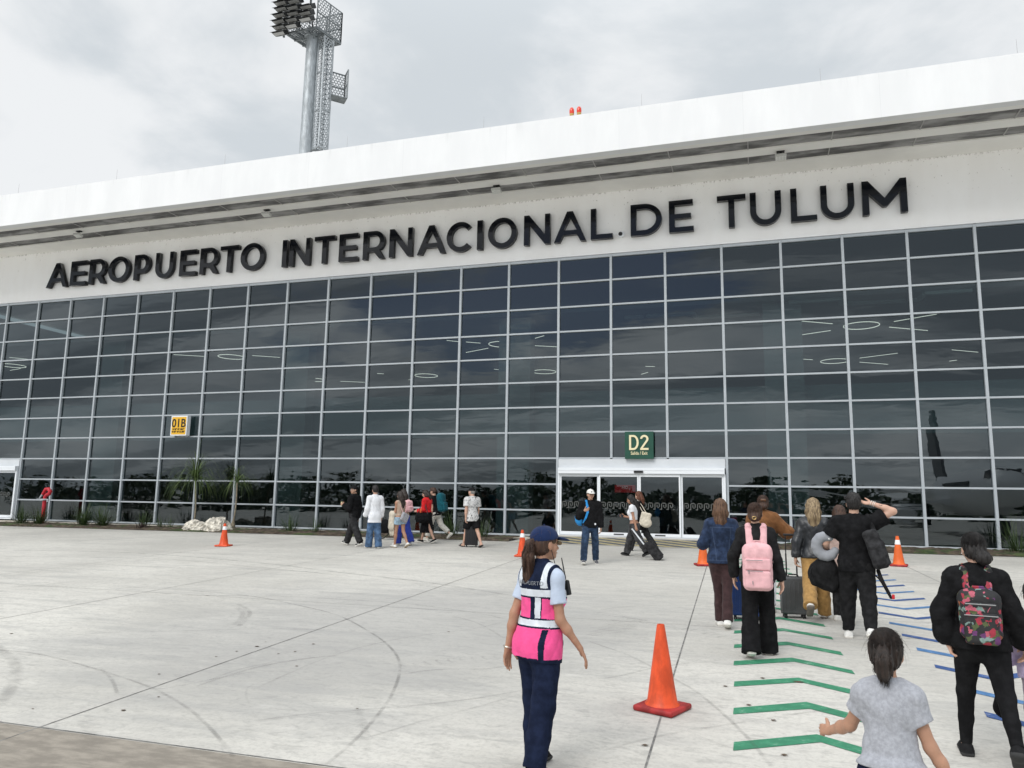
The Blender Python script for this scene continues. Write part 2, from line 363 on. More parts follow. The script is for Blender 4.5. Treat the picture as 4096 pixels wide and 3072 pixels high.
for pts, wd, st in [
    ([(-100, 300), (0, 335), (200, 405), (390, 500), (530, 575), (680, 660), (800, 750), (950, 880), (1100, 1030), (1200, 1150), (1270, 1239)], .05, .42),
    ([(-40, 592), (150, 560), (390, 505), (600, 475), (900, 445)], .06, .28),
    ([(0, 1120), (300, 1040), (620, 970), (900, 930), (1400, 850), (1800, 800)], .05, .32),
    ([(640, 965), (760, 1020), (1000, 1110)], .04, .25), ([(560, 590), (800, 545), (1000, 540)], .05, .2),
    ([(0, 75), (200, 52), (500, 42), (850, 36)], .05, .4),
]: skid(pts, wd, st, z6)
def treads(path, wd, step, st, px):                   # bars of a lugged tyre
    pts = smooth_path([tuple(gp(*px(x, y)))[:2] for x, y in path]); acc = 0
    for a, b in zip(pts[:-1], pts[1:]):
        d = b-a; L = np.hypot(*d); d /= max(L, 1e-6); q = np.array([-d[1], d[0]])
        while acc < L:
            c = a+d*acc; s = random.uniform(.75, 1)
            skid([tuple(c-q*wd/2*s+d*.03), tuple(c), tuple(c+q*wd/2*s+d*.03)], .045, st*random.uniform(.5, 1.1)); acc += step
        acc -= L
treads([(20, 270), (120, 205), (220, 150), (270, 135)], .55, .10, .5, z6)
treads([(0, 95), (250, 145), (500, 195), (760, 240), (1000, 300)], .22, .12, .42, z6)
treads([(230, 255), (400, 320), (600, 410), (700, 450)], .20, .12, .28, z6)
treads([(1760, 195), (1950, 225), (2150, 262)], .4, .13, .42, z5)
treads([(1700, 545), (1850, 525), (2100, 505)], .25, .13, .3, z5)
ty = mk('tyre_marks', TV, np.array(TF), tyremat(), apron)
uvl = ty.data.uv_layers.new(name='UVMap'); li = np.empty(len(ty.data.loops), np.int32); ty.data.loops.foreach_get('vertex_index', li)
uvl.data.foreach_set('uv', np.array(TU, np.float32)[li].ravel())
at = ty.data.attributes.new('strength', 'FLOAT', 'POINT'); at.data.foreach_set('value', np.array(TS, np.float32))
# bits of dry leaf and gravel on the slabs
lf = MB()
for (x, y) in [(2.0, 0)]: pass
for q in [(1466, 608, 1), (1358, 1148, 0), (332, 1076, 0), (1280, 892, 0), (1097, 778, 0), (1200, 580, 0), (925, 640, 0), (1840, 980, 0)]:
    p = gp(*z6(q[0], q[1])); s = .035 if q[2] else .022; a = random.uniform(0, 3)
    lf.add([(p.x+s*math.cos(a+k*1.05)*(1 if k % 3 else 1.7), p.y+s*math.sin(a+k*1.05)*.7, p.z+.006+.004*(k % 2)) for k in range(6)], [(0, 1, 2, 3, 4, 5)])
for q in [(910, 503), (997, 481), (1083, 460), (1173, 491), (1243, 482), (1119, 441), (1320, 450), (670, 577), (138, 723), (668, 673), (1505, 723), (1250, 543), (520, 730), (48, 406), (873, 246), (1890, 398)]:
    p = gp(*z5(*q)); s = random.uniform(.012, .03); a = random.uniform(0, 3)
    lf.add([(p.x+s*math.cos(a+k*1.26), p.y+s*math.sin(a+k*1.26)*.8, p.z+.006) for k in range(5)], [(0, 1, 2, 3, 4)])
tag(mk('dry_leaves', lf.v, lf.f, mat('dry_leaf', (.10, .07, .045), .8, var=.4), None), 'small dry leaf bits and dark grit scattered over the pale concrete', 'litter', kind='stuff')

# ================================================================== TERMINAL
YF = 25.925; CW = 1.9; RH = .90234; X0 = -33.149; ZT = 10.633; ROWS = 11; K0, K1 = -7, 30
ZB = ZT-RH*10.955
xk = lambda k: X0+k*CW
zr = lambda r: ZT-RH*r if r < 11 else ZB
M_WHITE = mat('render_white', (.86, .865, .87), .75, .3, var=.035, vs=.9, vstretch=(1, 1, .35), bump=.06, bs=30)
M_WALL = bpy.data.materials.new('sign_wall'); M_WALL.use_nodes = True
def wallmat(m):
    t = m.node_tree; b = t.nodes['Principled BSDF']; co = N(t, 'ShaderNodeTexCoord').outputs['Object']
    c = mixc(t, mapr(t, noise(t, vscale(t, co, (1, 1, .3)), 1.3, 6, .6), .35, .7), (.91, .90, .885), (.945, .94, .93))
    s = N(t, 'ShaderNodeSeparateXYZ'); t.links.new(co, s.inputs[0])
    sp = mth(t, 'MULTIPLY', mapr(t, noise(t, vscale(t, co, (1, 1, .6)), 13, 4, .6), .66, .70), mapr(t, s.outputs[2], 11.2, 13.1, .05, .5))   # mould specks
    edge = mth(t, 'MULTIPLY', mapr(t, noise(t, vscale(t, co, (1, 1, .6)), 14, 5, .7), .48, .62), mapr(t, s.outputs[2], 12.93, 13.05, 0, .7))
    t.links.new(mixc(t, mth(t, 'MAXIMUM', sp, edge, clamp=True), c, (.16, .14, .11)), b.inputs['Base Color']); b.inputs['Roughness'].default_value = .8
wallmat(M_WALL)
M_SOFF = mat('soffit_paint', (.84, .825, .79), .8, .2, var=.05, vs=.6)
M_SLOT = mat('bare_slot', (.27, .265, .26), .85, .2, var=.55, vs=.8, vstretch=(1, 3, 1))
M_ALU = mat('aluminium_frame', (.42, .455, .485), .45, .5, metal=.0, var=.05, vs=3)
M_ALUW = mat('white_aluminium', (.80, .83, .86), .35, .5)
M_CONC = mat('plinth_concrete', (.56, .52, .45), .9, .2, var=.2, vs=2, bump=.2)
term = empty('terminal_building', (0, YF, 0))
tag(term, 'long white airport terminal with a tall dark glass grid and overhanging roof edge', 'building')
def T(mb, name, m, parent=term, **k):
    o = mb.build(name, m, parent, **k); o.location = (0, -YF, 0); return o
ZS, YO, YB = 13.03, 22.68, 43.
XL, XR = xk(K0), xk(K1)
T(MB().box(XL, XR, YF-.02, YF+.4, ZT+.03, ZS), 'sign_wall', M_WALL)
so_ = MB(); so_.cur = 0
ys = [YO+.302, 23.20, 23.84, 24.32, 24.94, YF+.4]
for i, (a, b) in enumerate(zip(ys[:-1], ys[1:])):
    if i % 2 == 0: so_.cur = 0; so_.box(XL, XR, a, b, ZS, ZS+.28)
    else:
        so_.cur = 1; so_.box(XL, XR, a, b, ZS+.045, ZS+.27)
T(so_, 'soffit', [M_SOFF, M_SLOT])
x = XL
while x < 10.5:
    for a, b in ((23.205, 23.835), (24.325, 24.935)): T(MB().box(x, x+.03, a, b, ZS+.02, ZS+.044), 'slot_brace', mat('slot_brace', (.40, .39, .38), .8))
    x += 2.45
fa = MB(); fa.prism([(YO, ZS-.0), (YO, 14.42), (YO+.30, 14.5), (YO+.30, ZS)], XL, XR); fa.v = [(y, x, z) for x, y, z in fa.v]
def fasciamat():
    m = bpy.data.materials.new('fascia_paint'); m.use_nodes = True; t = m.node_tree; b = t.nodes['Principled BSDF']; co = N(t, 'ShaderNodeTexCoord').outputs['Object']
    c = mixc(t, mapr(t, noise(t, vscale(t, co, (1, 1, .25)), 1.1, 7, .6), .35, .7), (.76, .765, .772), (.81, .814, .818))
    s = N(t, 'ShaderNodeSeparateXYZ'); t.links.new(co, s.inputs[0])
    dr = mth(t, 'MULTIPLY', mapr(t, noise(t, vscale(t, co, (1, 1, .06)), 5, 5, .65), .55, .68), mapr(t, s.outputs[2], 13.9, 14.5, .0, .22)); c = mixc(t, dr, c, (.52, .53, .53))
    jn = mapr(t, mth(t, 'ABSOLUTE', mth(t, 'SUBTRACT', mth(t, 'FRACT', mth(t, 'DIVIDE', s.outputs[0], 3.8)), .5)), .4985, .4996, 0, .3); c = mixc(t, jn, c, (.42, .43, .44))
    t.links.new(c, b.inputs['Base Color']); b.inputs['Roughness'].default_value = .75; return m
T(fa, 'fascia', fasciamat())
T(MB().box(XL, XR, YO+.30, YO+.75, 14.36, 14.53), 'parapet_coping', mat('parapet_coping', (.60, .62, .63), .85, .2, var=.25, vs=3))
rf = MB(); rf.box(XL, XR, YO+.75, YB, ZS+.30, 14.2); T(rf, 'roof', mat('roof_membrane', (.5, .5, .5), .9))
T(MB().box(XL, XR, YF-.40, YF+.3, -.2, ZB-.06), 'plinth', M_CONC)
T(MB().box(XL, XR, YF-.56, YF-.40, -.2, ZB-.30), 'footing', M_CONC)
# inside, seen through the tinted glass
M_IN = mat('interior_wall', (.42, .45, .45), .9); M_INF = mat('interior_floor', (.30, .30, .29), .5)
T(MB().box(XL, XR, YB, YB+.3, 0, ZS), 'back_wall', M_IN)
T(MB().box(XL, XR, YF+.35, YB, .4, .68), 'interior_floor', M_INF)
T(MB().box(XL, XR, YF+1.6, YB, 4.35, 4.62), 'upper_floor', M_IN)
T(MB().box(XL, XR, YF+1.45, YF+1.6, 4.30, 5.98), 'balcony_front', mat('balcony_front', (.42, .49, .50), .6))
T(MB().box(XL, XR, YF+.45, YB, 8.75, 9.0), 'ceiling', mat('interior_ceiling', (.24, .25, .26), .9))
for s in (XL, XR-.3): T(MB().box(s, s+.3, YF+.4, YB, 0, ZS), 'end_wall', M_WHITE)
for k in range(-2, 30, 5):
    if K0 < k < K1: T(MB().box(xk(k)-.62, xk(k)+.62, YF+.75, YF+1.35, .68, 8.75), 'column', mat('column_paint', (.44, .49, .49), .8))
cv = MB()
z3 = lambda x, y: ((2600+x/1.4786)/1.8517, (900+y/1.4786)/1.8517)
z2 = lambda x, y: ((1100+x/1.4747)/1.8517, (750+y/1.4747)/1.8517)
def atZ(px, py, z):
    d = ray(px, py); t = (z-CAM_H)/d.z; return Vector((d.x*t, d.y*t, z))
for pl in [[(-20, 539), (255, 522), (275, 548), (648, 525)], [(820, 457), (1130, 437), (1125, 467), (1510, 447)], [(1550, 443), (1590, 440), (1625, 405), (1905, 388)], [(-150, 548), (-40, 540)]]:
    P = [atZ(*z3(*q), 8.70) for q in pl]
    for a, b in zip(P[:-1], P[1:]): cv.bar(a, b, .14, .10)
T(cv, 'ceiling_cove', mat('ceiling_cove', (.8, .8, .78), .7))

# curtain wall: frame, then each pane a mesh of its own
frame = MB()
DOORS = [(14, 17), (-2, 1)]
indoor = lambda k, r: any(a <= k < b for a, b in DOORS) and r >= 8
for k in range(K0, K1+1):
    mid = any(a < k < b for a, b in DOORS)
    frame.box(xk(k)-.040, xk(k)+.040, YF-.10, YF+.06, zr(8) if mid else ZB-.02, ZT+.03)
for r in range(0, 12):
    hw = .028 if r else .05
    for k in range(K0, K1):
        if r > 8 and any(a <= k < b for a, b in DOORS): continue
        frame.box(xk(k)+.040, xk(k+1)-.040, YF-.085, YF+.05, zr(r)-hw, zr(r)+hw)
cw = T(frame, 'curtain_wall', M_ALU)
T(MB().box(XL, XR, YF-.13, YF-.022, ZT+.055, ZT+.10), 'wall_flashing', M_WHITE)
def glassmat(name, tint, refl, wav, streaks=True):
    m = bpy.data.materials.new(name); m.use_nodes = True; t = m.node_tree; t.nodes.clear()
    oi = N(t, 'ShaderNodeObjectInfo'); geo = N(t, 'ShaderNodeNewGeometry')
    off = N(t, 'ShaderNodeVectorMath', operation='SCALE'); t.links.new(geo.outputs['Position'], off.inputs[0]); off.inputs[3].default_value = 1
    cb = N(t, 'ShaderNodeCombineXYZ'); 
    for i, k in ((0, 37.), (1, 61.), (2, 91.)): t.links.new(mth(t, 'MULTIPLY', oi.outputs['Random'], k), cb.inputs[i])
    ad = N(t, 'ShaderNodeVectorMath', operation='ADD'); t.links.new(off.outputs[0], ad.inputs[0]); t.links.new(cb.outputs[0], ad.inputs[1])
    n1 = noise(t, vscale(t, ad.outputs[0], (.45, .45, 1.25)), 1.35, 2, .42, .7)
    n2 = noise(t, vscale(t, geo.outputs['Position'], (.3, .3, 2.2)), 1.1, 2, .5, .5)
    bn = N(t, 'ShaderNodeBump'); bn.inputs['Strength'].default_value = 1; bn.inputs['Distance'].default_value = wav
    t.links.new(mth(t, 'ADD', n1, mth(t, 'MULTIPLY', n2, .5)), bn.inputs['Height'])
    fr = N(t, 'ShaderNodeFresnel'); fr.inputs['IOR'].default_value = 1.45
    f = mth(t, 'MULTIPLY', mth(t, 'ADD', fr.outputs[0], refl, clamp=True), mth(t, 'SUBTRACT', 1., geo.outputs['Backfacing']))
    gl = N(t, 'ShaderNodeBsdfGlossy'); gl.inputs['Roughness'].default_value = 0.0; t.links.new(bn.outputs[0], gl.inputs['Normal']); gl.inputs['Color'].default_value = (.86, .95, 1, 1)
    tr = N(t, 'ShaderNodeBsdfTransparent'); tr.inputs['Color'].default_value = (*tint, 1)
    mx = N(t, 'ShaderNodeMixShader'); t.links.new(f, mx.inputs[0]); t.links.new(tr.outputs[0], mx.inputs[1]); t.links.new(gl.outputs[0], mx.inputs[2])
    t.links.new(mx.outputs[0], N(t, 'ShaderNodeOutputMaterial').inputs[0]); return m
M_GLASS = glassmat('tinted_glass', (.41, .465, .47), .056, .0016)
M_DGLASS = glassmat('door_glass', (.55, .60, .60), .05, .0010)
pane_me = None; cells = []
for k in range(K0, K1):
    for r in range(ROWS):
        if indoor(k, r): continue
        q = []
        for xx, z_ in ((xk(k), zr(r)), (xk(k+1), zr(r)), (xk(k+1), zr(r+1)), (xk(k), zr(r+1))):
            v = Vector((xx, YF, z_-CAM_H)); d = v.dot(CF); q.append((v.dot(CR)/d*FPX+2048 if d > 1 else 9e9, 1536-v.dot(CU)/d*FPX if d > 1 else 9e9))
        cl = [(min(max(a, 0), 4096), min(max(b, 0), 3072)) for a, b in q]
        ar = abs(sum(cl[i][0]*cl[(i+1) % 4][1]-cl[(i+1) % 4][0]*cl[i][1] for i in range(4)))/2
        cells.append((ar, k, r))
cells.sort(reverse=True); rest = MB()
def pane_box(k, r, hw=.0): return (xk(k)+.038, xk(k+1)-.038, YF-.012, YF+.006, zr(r+1)+.026, zr(r)-.026)
pv = {}
for i, (ar, k, r) in enumerate(cells):
    x0, x1, y0, y1, z0, z1 = pane_box(k, r)
    if i < 100:
        c = Vector(((x0+x1)/2, (y0+y1)/2, (z0+z1)/2)); key = round(z1-z0, 3)
        if key not in pv:
            o = MB().box(-(x1-x0)/2, (x1-x0)/2, -.009, .009, -(z1-z0)/2, (z1-z0)/2).build('window_pane', M_GLASS, cw); pv[key] = o
        else: o = pv[key].copy(); COL.objects.link(o); o.parent = cw
        o.location = c; o.rotation_euler = (random.gauss(0, .0022), 0, random.gauss(0, .003))
    else:
        c = Vector(((x0+x1)/2, (y0+y1)/2, (z0+z1)/2)); rest.xf = Matrix.Translation(c) @ Matrix.Rotation(random.gauss(0, .003), 4, 'Z') @ Matrix.Rotation(random.gauss(0, .0022), 4, 'X')
        rest.box(-(x1-x0)/2, (x1-x0)/2, -.009, .009, -(z1-z0)/2, (z1-z0)/2)
rest.xf = None
o = rest.build('window_pane', M_GLASS, cw); o['kind'] = 'stuff'

# sliding doors
M_BLK = mat('black_plastic', (.012, .012, .013), .45, .4); M_DGREY = mat('dark_grey_plastic', (.05, .05, .055), .5)
M_FROST = mat('frosted_film', (.115, .12, .115), .8)
def meander(mb, x0, x1, z0, h, y):
    t = h/7.; x = x0; s = 0
    unit = [(0, 0), (0, 7), (5, 7), (5, 2), (2.4, 2), (2.4, 4.6)]
    while x < x1-h:
        for (a, b), (c, d) in zip(unit[:-1], unit[1:]):
            xa, xb = sorted((x+a*t, x+c*t)); za, zb = sorted((z0+b*t, z0+d*t)); mb.box(xa-t*.5, xb+t*.5, y, y+.003, za-t*.5, zb+t*.5)
        mb.box(x+5.4*t, x+7.1*t, y, y+.003, z0-t*.5, z0+t*.5)
        x += 7.6*t
def door(k0, k1, label, group=None):
    a, b = xk(k0)+.05, xk(k1)-.05; top, bot = zr(8)-.035, .80; y = YF-.14
    d = empty('sliding_door', ((a+b)/2, YF, bot)); tag(d, label, 'door', 'sliding glass doors of the terminal')
    def D(mb, name, m, par=d):
        o = mb.build(name, m, par)
        o.location = -d.location if par is d else (0, 0, 0); return o
    D(MB().box(a, b, y+.02, YF+.05, top-.30, top), 'header_panel', mat('header_panel', (.62, .645, .67), .5, var=.04, vs=2))
    tr = MB(); tr.box(a+.02, b-.02, y-.14, y+.05, top-.50, top-.302); tr.box(a+.02, b-.02, y-.15, y-.141, top-.385, top-.375)
    D(tr, 'track_box', M_ALUW)
    D(MB().box((a+b)/2-.15, (a+b)/2+.15, y-.19, y-.15, top-.47, top-.40), 'motion_sensor', M_BLK)
    ft = top-.502; pl = (b-a-.12)/4
    fr = MB(); fr.box(a, a+.06, y-.05, YF+.05, bot, ft); fr.box(b-.06, b, y-.05, YF+.05, bot, ft); fr.box(a, b, y-.08, YF+.05, bot-.05, bot-.001); D(fr, 'door_frame', M_ALUW)
    for i in range(4):
        x0 = a+.06+i*pl+.004; x1 = x0+pl-.008; yy = y-.02 if i in (0, 3) else y-.075; m_ = MB(); s = .055; z0, z1 = bot+.012, ft-.006
        m_.box(x0, x0+s, yy, yy+.045, z0, z1); m_.box(x1-s, x1, yy, yy+.045, z0, z1); m_.box(x0+s, x1-s, yy, yy+.045, z1-.09, z1); m_.box(x0+s, x1-s, yy, yy+.045, z0, z0+.11)
        lf_ = D(m_, 'door_leaf', M_ALUW)
        D(MB().box(x0+s-.004, x1-s+.004, yy+.018, yy+.028, z0+.1, z1-.08), 'glass', M_DGLASS, lf_)
        g = MB(); meander(g, x0+s+.03, x1-s, 1.72, .20, yy+.012); D(g, 'meander_band', M_FROST, lf_)
        if i in (1, 2): D(MB().box((x0+x1)/2-.17, (x0+x1)/2+.17, yy-.004, yy+.002, z0+.03, z0+.075), 'door_plate', M_DGREY, lf_)
    return d
door(14, 17, 'white framed sliding glass exit door below the green square sign')
door(-2, 1, 'white framed sliding glass door cut by the left edge of the photo')
# ramp with hazard stripes
rm = MB(); xa, xb = xk(14)-1.0, xk(17)+1.3
rv = [(xa, 23.55, gz(xa, 23.55)+.006), (xb, 23.35, gz(xb, 23.35)+.006), (xb-.9, 25.1, .78), (xa+.9, 25.1, .78), (xb-.9, YF-.1, .785), (xa+.9, YF-.1, .785)]
rm.add(rv+[(xa, 25.9, .3), (xb, 25.9, .3)], [(0, 1, 2, 3), (3, 2, 4, 5), (0, 3, 5, 6), (2, 1, 7, 4)])
ramp = rm.build('entrance_ramp', mat('ramp_concrete', (.54, .51, .46), .85, var=.15, vs=3, bump=.2)); ramp['kind'] = 'structure'
M_YEL, M_DKS = paint('faded_yellow', (.46, .39, .21)), paint('faded_slate', (.085, .10, .13))
def onramp(x, f):                                     # f: 0 at the apron edge .. 1 at the door
    yl = 23.55+(23.35-23.55)*(x-xa)/(xb-xa); y = yl+(25.1-yl)*f; zl = gz(x, yl)+.006
    return (x, y, zl+(.78-zl)*f+.005)
x = xa-3.; i = 0; st = {0: MB(), 1: MB()}
while x < xb+1:
    poly = []
    pts = []
    for f0, f1 in ((.06, .35), (.35, .65), (.65, .92)):
        s = 3.1
        qa = [(x+s*(1-f0), f0), (x+.42+s*(1-f0), f0), (x+.42+s*(1-f1), f1), (x+s*(1-f1), f1)]
        lim = lambda q: min(max(q[0], xa+.12+.9*q[1]), xb-.12-.9*q[1])
        q2 = [onramp(lim(q), q[1]) for q in qa]
        if abs(q2[0][0]-q2[1][0])+abs(q2[2][0]-q2[3][0]) > .02: st[i % 2].add(q2, [(0, 1, 2, 3)])
    x += .42; i += 1
for q, m_, nm in ((0, M_YEL, 'yellow_stripes'), (1, M_DKS, 'slate_stripes')): mk(nm, st[q].v, st[q].f, m_, ramp)

# ------------------------------------------------------------------ lettering on the wall
M_LET = mat('glossy_black', (.004, .005, .008), .07, .32)
def arc(cx, cz, rx, rz, a0, a1, n=20): return [(cx+rx*math.cos(R(a0+(a1-a0)*i/n)), cz+rz*math.sin(R(a0+(a1-a0)*i/n))) for i in range(n+1)]
W = .172   # stroke, in cap heights
def glyph(c, w):                                      # outlines in cap-height units, width w
    if c == 'I': return [[(0, 0), (w, 0), (w, 1), (0, 1)]]
    if c == 'L': return [[(0, 0), (w, 0), (w, W*.88), (W, W*.88), (W, 1), (0, 1)]]
    if c == 'T': return [[(0, 1), (0, 1-W*.9), (w/2-W/2, 1-W*.9), (w/2-W/2, 0), (w/2+W/2, 0), (w/2+W/2, 1-W*.9), (w, 1-W*.9), (w, 1)]]
    if c == 'E': return [[(0, 0), (w, 0), (w, W*.88), (W, W*.88), (W, .42), (w*.9, .42), (w*.9, .42+W*.86), (W, .42+W*.86), (W, 1-W*.88), (w*.98, 1-W*.88), (w*.98, 1), (0, 1)]]
    if c == 'N': return [[(0, 0), (W, 0), (W, .68), (w-W*1.0, 0), (w, 0), (w, 1), (w-W, 1), (w-W, .32), (W*1.0, 1), (0, 1)]]
    if c == 'M': return [[(0, 0), (W, 0), (W, .62), (w/2-.055, .22), (w/2+.055, .22), (w-W, .62), (w-W, 0), (w, 0), (w, 1), (w-W*.95, 1), (w/2, .46), (W*.95, 1), (0, 1)]]
    if c == 'A': return [[(0, 0), (W*1.05, 0), (W*1.05+.115, .225), (w-W*1.05-.115, .225), (w-W*1.05, 0), (w, 0), (w/2+W*.56, 1), (w/2-W*.56, 1)], [(w/2-.215, .375), (w/2, .80), (w/2+.215, .375)]]
    if c == 'O': return [arc(w/2, .5, w/2, .515, 0, 358, 40), arc(w/2, .5, w/2-W*1.03, .515-W*.97, 0, 358, 40)]
    if c == 'C':
        o = arc(w*.54, .5, w*.54, .515, 42, 318, 32); i = arc(w*.54, .5, w*.54-W*1.03, .515-W*.97, 318, 42, 32); return [o+[(p[0]*1.0+.0, p[1]) for p in i]]
    if c == 'U': return [[(0, 1), (0, .42)]+arc(w/2, .42, w/2, .435, 180, 360, 24)+[(w, .42), (w, 1), (w-W, 1), (w-W, .42)]+arc(w/2, .42, w/2-W, .435-W*.92, 360, 180, 24)+[(W, .42), (W, 1)]]
    if c == 'D': return [[(0, 0), (w*.42, 0)]+arc(w*.42, .5, w*.58, .5, -90, 90, 24)+[(w*.42, 1), (0, 1)], [(W, W*.9), (w*.42, W*.9)]+arc(w*.42, .5, w*.58-W*1.02, .5-W*.9, -90, 90, 24)+[(W, 1-W*.9)]]
    if c in 'PR':
        o = [(0, 0), (W, 0), (W, .26)]
        if c == 'R': o += [(w*.50, .26), (w-W*1.14, 0), (w, 0), (w*.74, .33)]+arc(w*.55, .63, w*.43, .37, -52, 90, 18)
        else: o += [(w*.52, .26)]+arc(w*.52, .63, w*.48, .37, -90, 90, 18)
        return [o+[(w*.5, 1), (0, 1)], [(W, .26+W*.9), (w*.52, .26+W*.9)]+arc(w*.52, .63, w*.45-W*.98, .37-W*.9, -90, 90, 14)+[(W, 1-W*.9)]]
a1 = lambda *x: [tuple((q/1.58, 0)) for q in x]
ZL0, ZL1 = 11.215, 12.36
zA = lambda x: x/1.58; zB = lambda x: 1100+x/1.4747; zC = lambda x: 2200+x/1.1667
SIDE = lambda fn, a: 11 if fn is zA else (max(0, 9-8*a/1500) if fn is zB else 0)
LET = [('A', zA, 288, 428), ('E', zA, 437, 548), ('R', zA, 555, 670), ('O', zA, 684, 828), ('P', zA, 840, 957), ('U', zA, 983, 1110), ('E', zA, 1128, 1243), ('R', zA, 1257, 1383), ('T', zA, 1395, 1522), ('O', zA, 1520, 1680),
       ('I', zB, 37, 72), ('N', zB, 80, 218), ('T', zB, 235, 362), ('E', zB, 373, 492), ('R', zB, 515, 650), ('N', zB, 671, 818), ('A', zB, 836, 1008), ('C', zB, 1012, 1166), ('I', zB, 1190, 1225), ('O', zB, 1256, 1428), ('N', zB, 1467, 1624), ('A', zB, 1645, 1834), ('L', zB, 1862, 1991),
       ('D', zC, 376, 522), ('E', zC, 556, 671), ('T', zC, 778, 912), ('U', zC, 933, 1077), ('L', zC, 1126, 1248), ('U', zC, 1262, 1417), ('M', zC, 1461, 1663)]
sign = empty('airport_sign', (-13, YF-.2, ZL0))
tag(sign, 'row of raised glossy black capital letters spelling AEROPUERTO INTERNACIONAL DE TULUM across the white wall', 'sign')
def colx(xfull, z):          # where the image column crosses the letter plane at height z
    lo, hi = 0, 1659
    for _ in range(40):
        m_ = (lo+hi)/2
        if onY(xfull/1.8517, m_, YF-.24).z > z: lo = m_
        else: hi = m_
    return onY(xfull/1.8517, lo, YF-.24).x
HL = ZL1-ZL0
for c, fn, a, b in LET:
    b -= SIDE(fn, a)
    zq = ZL0 if c in 'AREILPNTM' else ZL0+.5
    if c == 'T': zq = ZL0+.95*HL
    if c in 'OUCD': zq = ZL0+.5*HL
    xa_, xb_ = colx(fn(a), zq), colx(fn(b), zq)
    if c == 'P': xa_ = colx(fn(a), ZL0+.03*HL); xb_ = colx(fn(b), ZL0+.63*HL)
    if c in 'NUM': xb_ = colx(fn(b), ZL0+.9*HL); xa_ = colx(fn(a), ZL0+.05*HL if c != 'U' else ZL0+.6*HL)
    o = curve_mesh('letter', [[(x_*HL, z_*HL) for x_, z_ in sp] for sp in glyph(c, (xb_-xa_)/HL)], .17, M_LET, sign)
    o.location = (xa_+13, .0+.045, 0)
# CCTV between the words
def cctv():
    p = onY(1343, 507, YF-.1); c = empty('security_camera', p); tag(c, 'small white dome security camera with black eye between the words of the wall lettering', 'camera')
    MB().lathe([(.0, 0), (.10, 0), (.11, .05), (.07, .1)], 16).build('housing', M_ALUW, c, 40).rotation_euler = (R(90), 0, 0)
    m = MB(); m.lathe([(.0, .0), (.075, .0), (.06, .05), (.03, .08)], 16); e = m.build('lens_dome', M_BLK, c, 60); e.rotation_euler = (R(90), 0, 0); e.location = (-.03, -.10, 0)
cctv()
# square signs
def sign01():
    A, B = onY(367, 941, YF-.36), onY(405, 898, YF-.36); wd, h = B.x-A.x, B.z-A.z
    s = empty('gate_number_sign', (A.x+wd/2, YF-.22, A.z)); tag(s, 'yellow square gate sign reading 01B in a white light box on the glass wall', 'sign')
    MB().box(-wd/2, wd/2, -.13, .07, 0, h).build('light_box', M_ALUW, s)
    MB().box(-wd/2+.045, wd/2-.045, -.138, -.1305, .045, h-.045).build('yellow_face', mat('sign_yellow', (.78, .44, .03), .45), s)
    for body, sz, x, z, bo, sx in (('01B', .60, 0, .43, .009, 1.04), ('N 20° 10\' 3.821"', .125, .0, .28, .003, .95), ('W 87° 39\' 33.389"', .125, .0, .15, .003, .95)):
        o = text_mesh('lettering', body, sz, .008, M_BLK, s, bo, sx); o.location = (x, -.144, z*h); o.scale = (wd/1.12, 1, h)
    for sx in (-.3, .3): MB().box(sx-.03, sx+.03, .0, .12, -.05, -.002).build('bracket', M_ALU, s)
sign01()
def signD2():
    A, B = onY(1350, 991, YF-.26), onY(1411, 932, YF-.26); wd = B.x-A.x; h = B.z-A.z
    s = empty('exit_sign', ((A.x+B.x)/2, YF-.18, A.z)); tag(s, 'dark green square exit sign reading D2 above the sliding door', 'sign')
    MB().box(-wd/2, wd/2, -.08, .09, 0, h).build('panel', mat('sign_green', (.012, .075, .05), .5, var=.1), s)
    cream = mat('sign_cream', (.82, .73, .47), .5)
    for ch, x0, x1 in (('D', .155, .49), ('2', .545, .835)):
        w_ = (x1-x0)*wd; hh = h*.555; th = .07*h/.95
        if ch == 'D':
            sp = [[(0, 0), (w_*.45, 0)]+arc(w_*.45, hh/2, w_*.55, hh/2, -90, 90, 20)+[(w_*.45, hh), (0, hh)], [(th, th), (w_*.45, th)]+arc(w_*.45, hh/2, w_*.55-th, hh/2-th, -90, 90, 20)+[(th, hh-th)]]
        else:
            r = w_/2
            o_ = arc(r, hh-r*.98, r, r*.98, 178, -28, 22); i_ = arc(r, hh-r*.98, r-th, r*.98-th, -28, 178, 22)
            sp = [o_+[(th*1.25, th), (w_, th), (w_, 0), (0, 0), (0, th*.75)]+i_]
        o = curve_mesh('letter', sp, .03, cream, s); o.location = (-wd/2+x0*wd, -.095, h*.32)
    o = text_mesh('lettering', 'Salida / Exit', .165*h, .014, cream, s, .002, .80); o.location = (0, -.087, h*.15)
signD2()
# red sign inside the door
p = onY(2500/1.8517, 1955/1.8517, YF+.8); ns = empty('red_notice', p); tag(ns, 'red notice reading NO seen dimly behind the exit door glass', 'sign')
MB().box(-.36, .36, 0, .03, -.13, .13).build('panel', mat('notice_red', (.55, .03, .04), .5, emit=.25), ns)
o = text_mesh('lettering', 'NO', .14, .006, mat('notice_white', (.8, .8, .8), .5, emit=.3), ns); o.location = (0, -.004, .0)

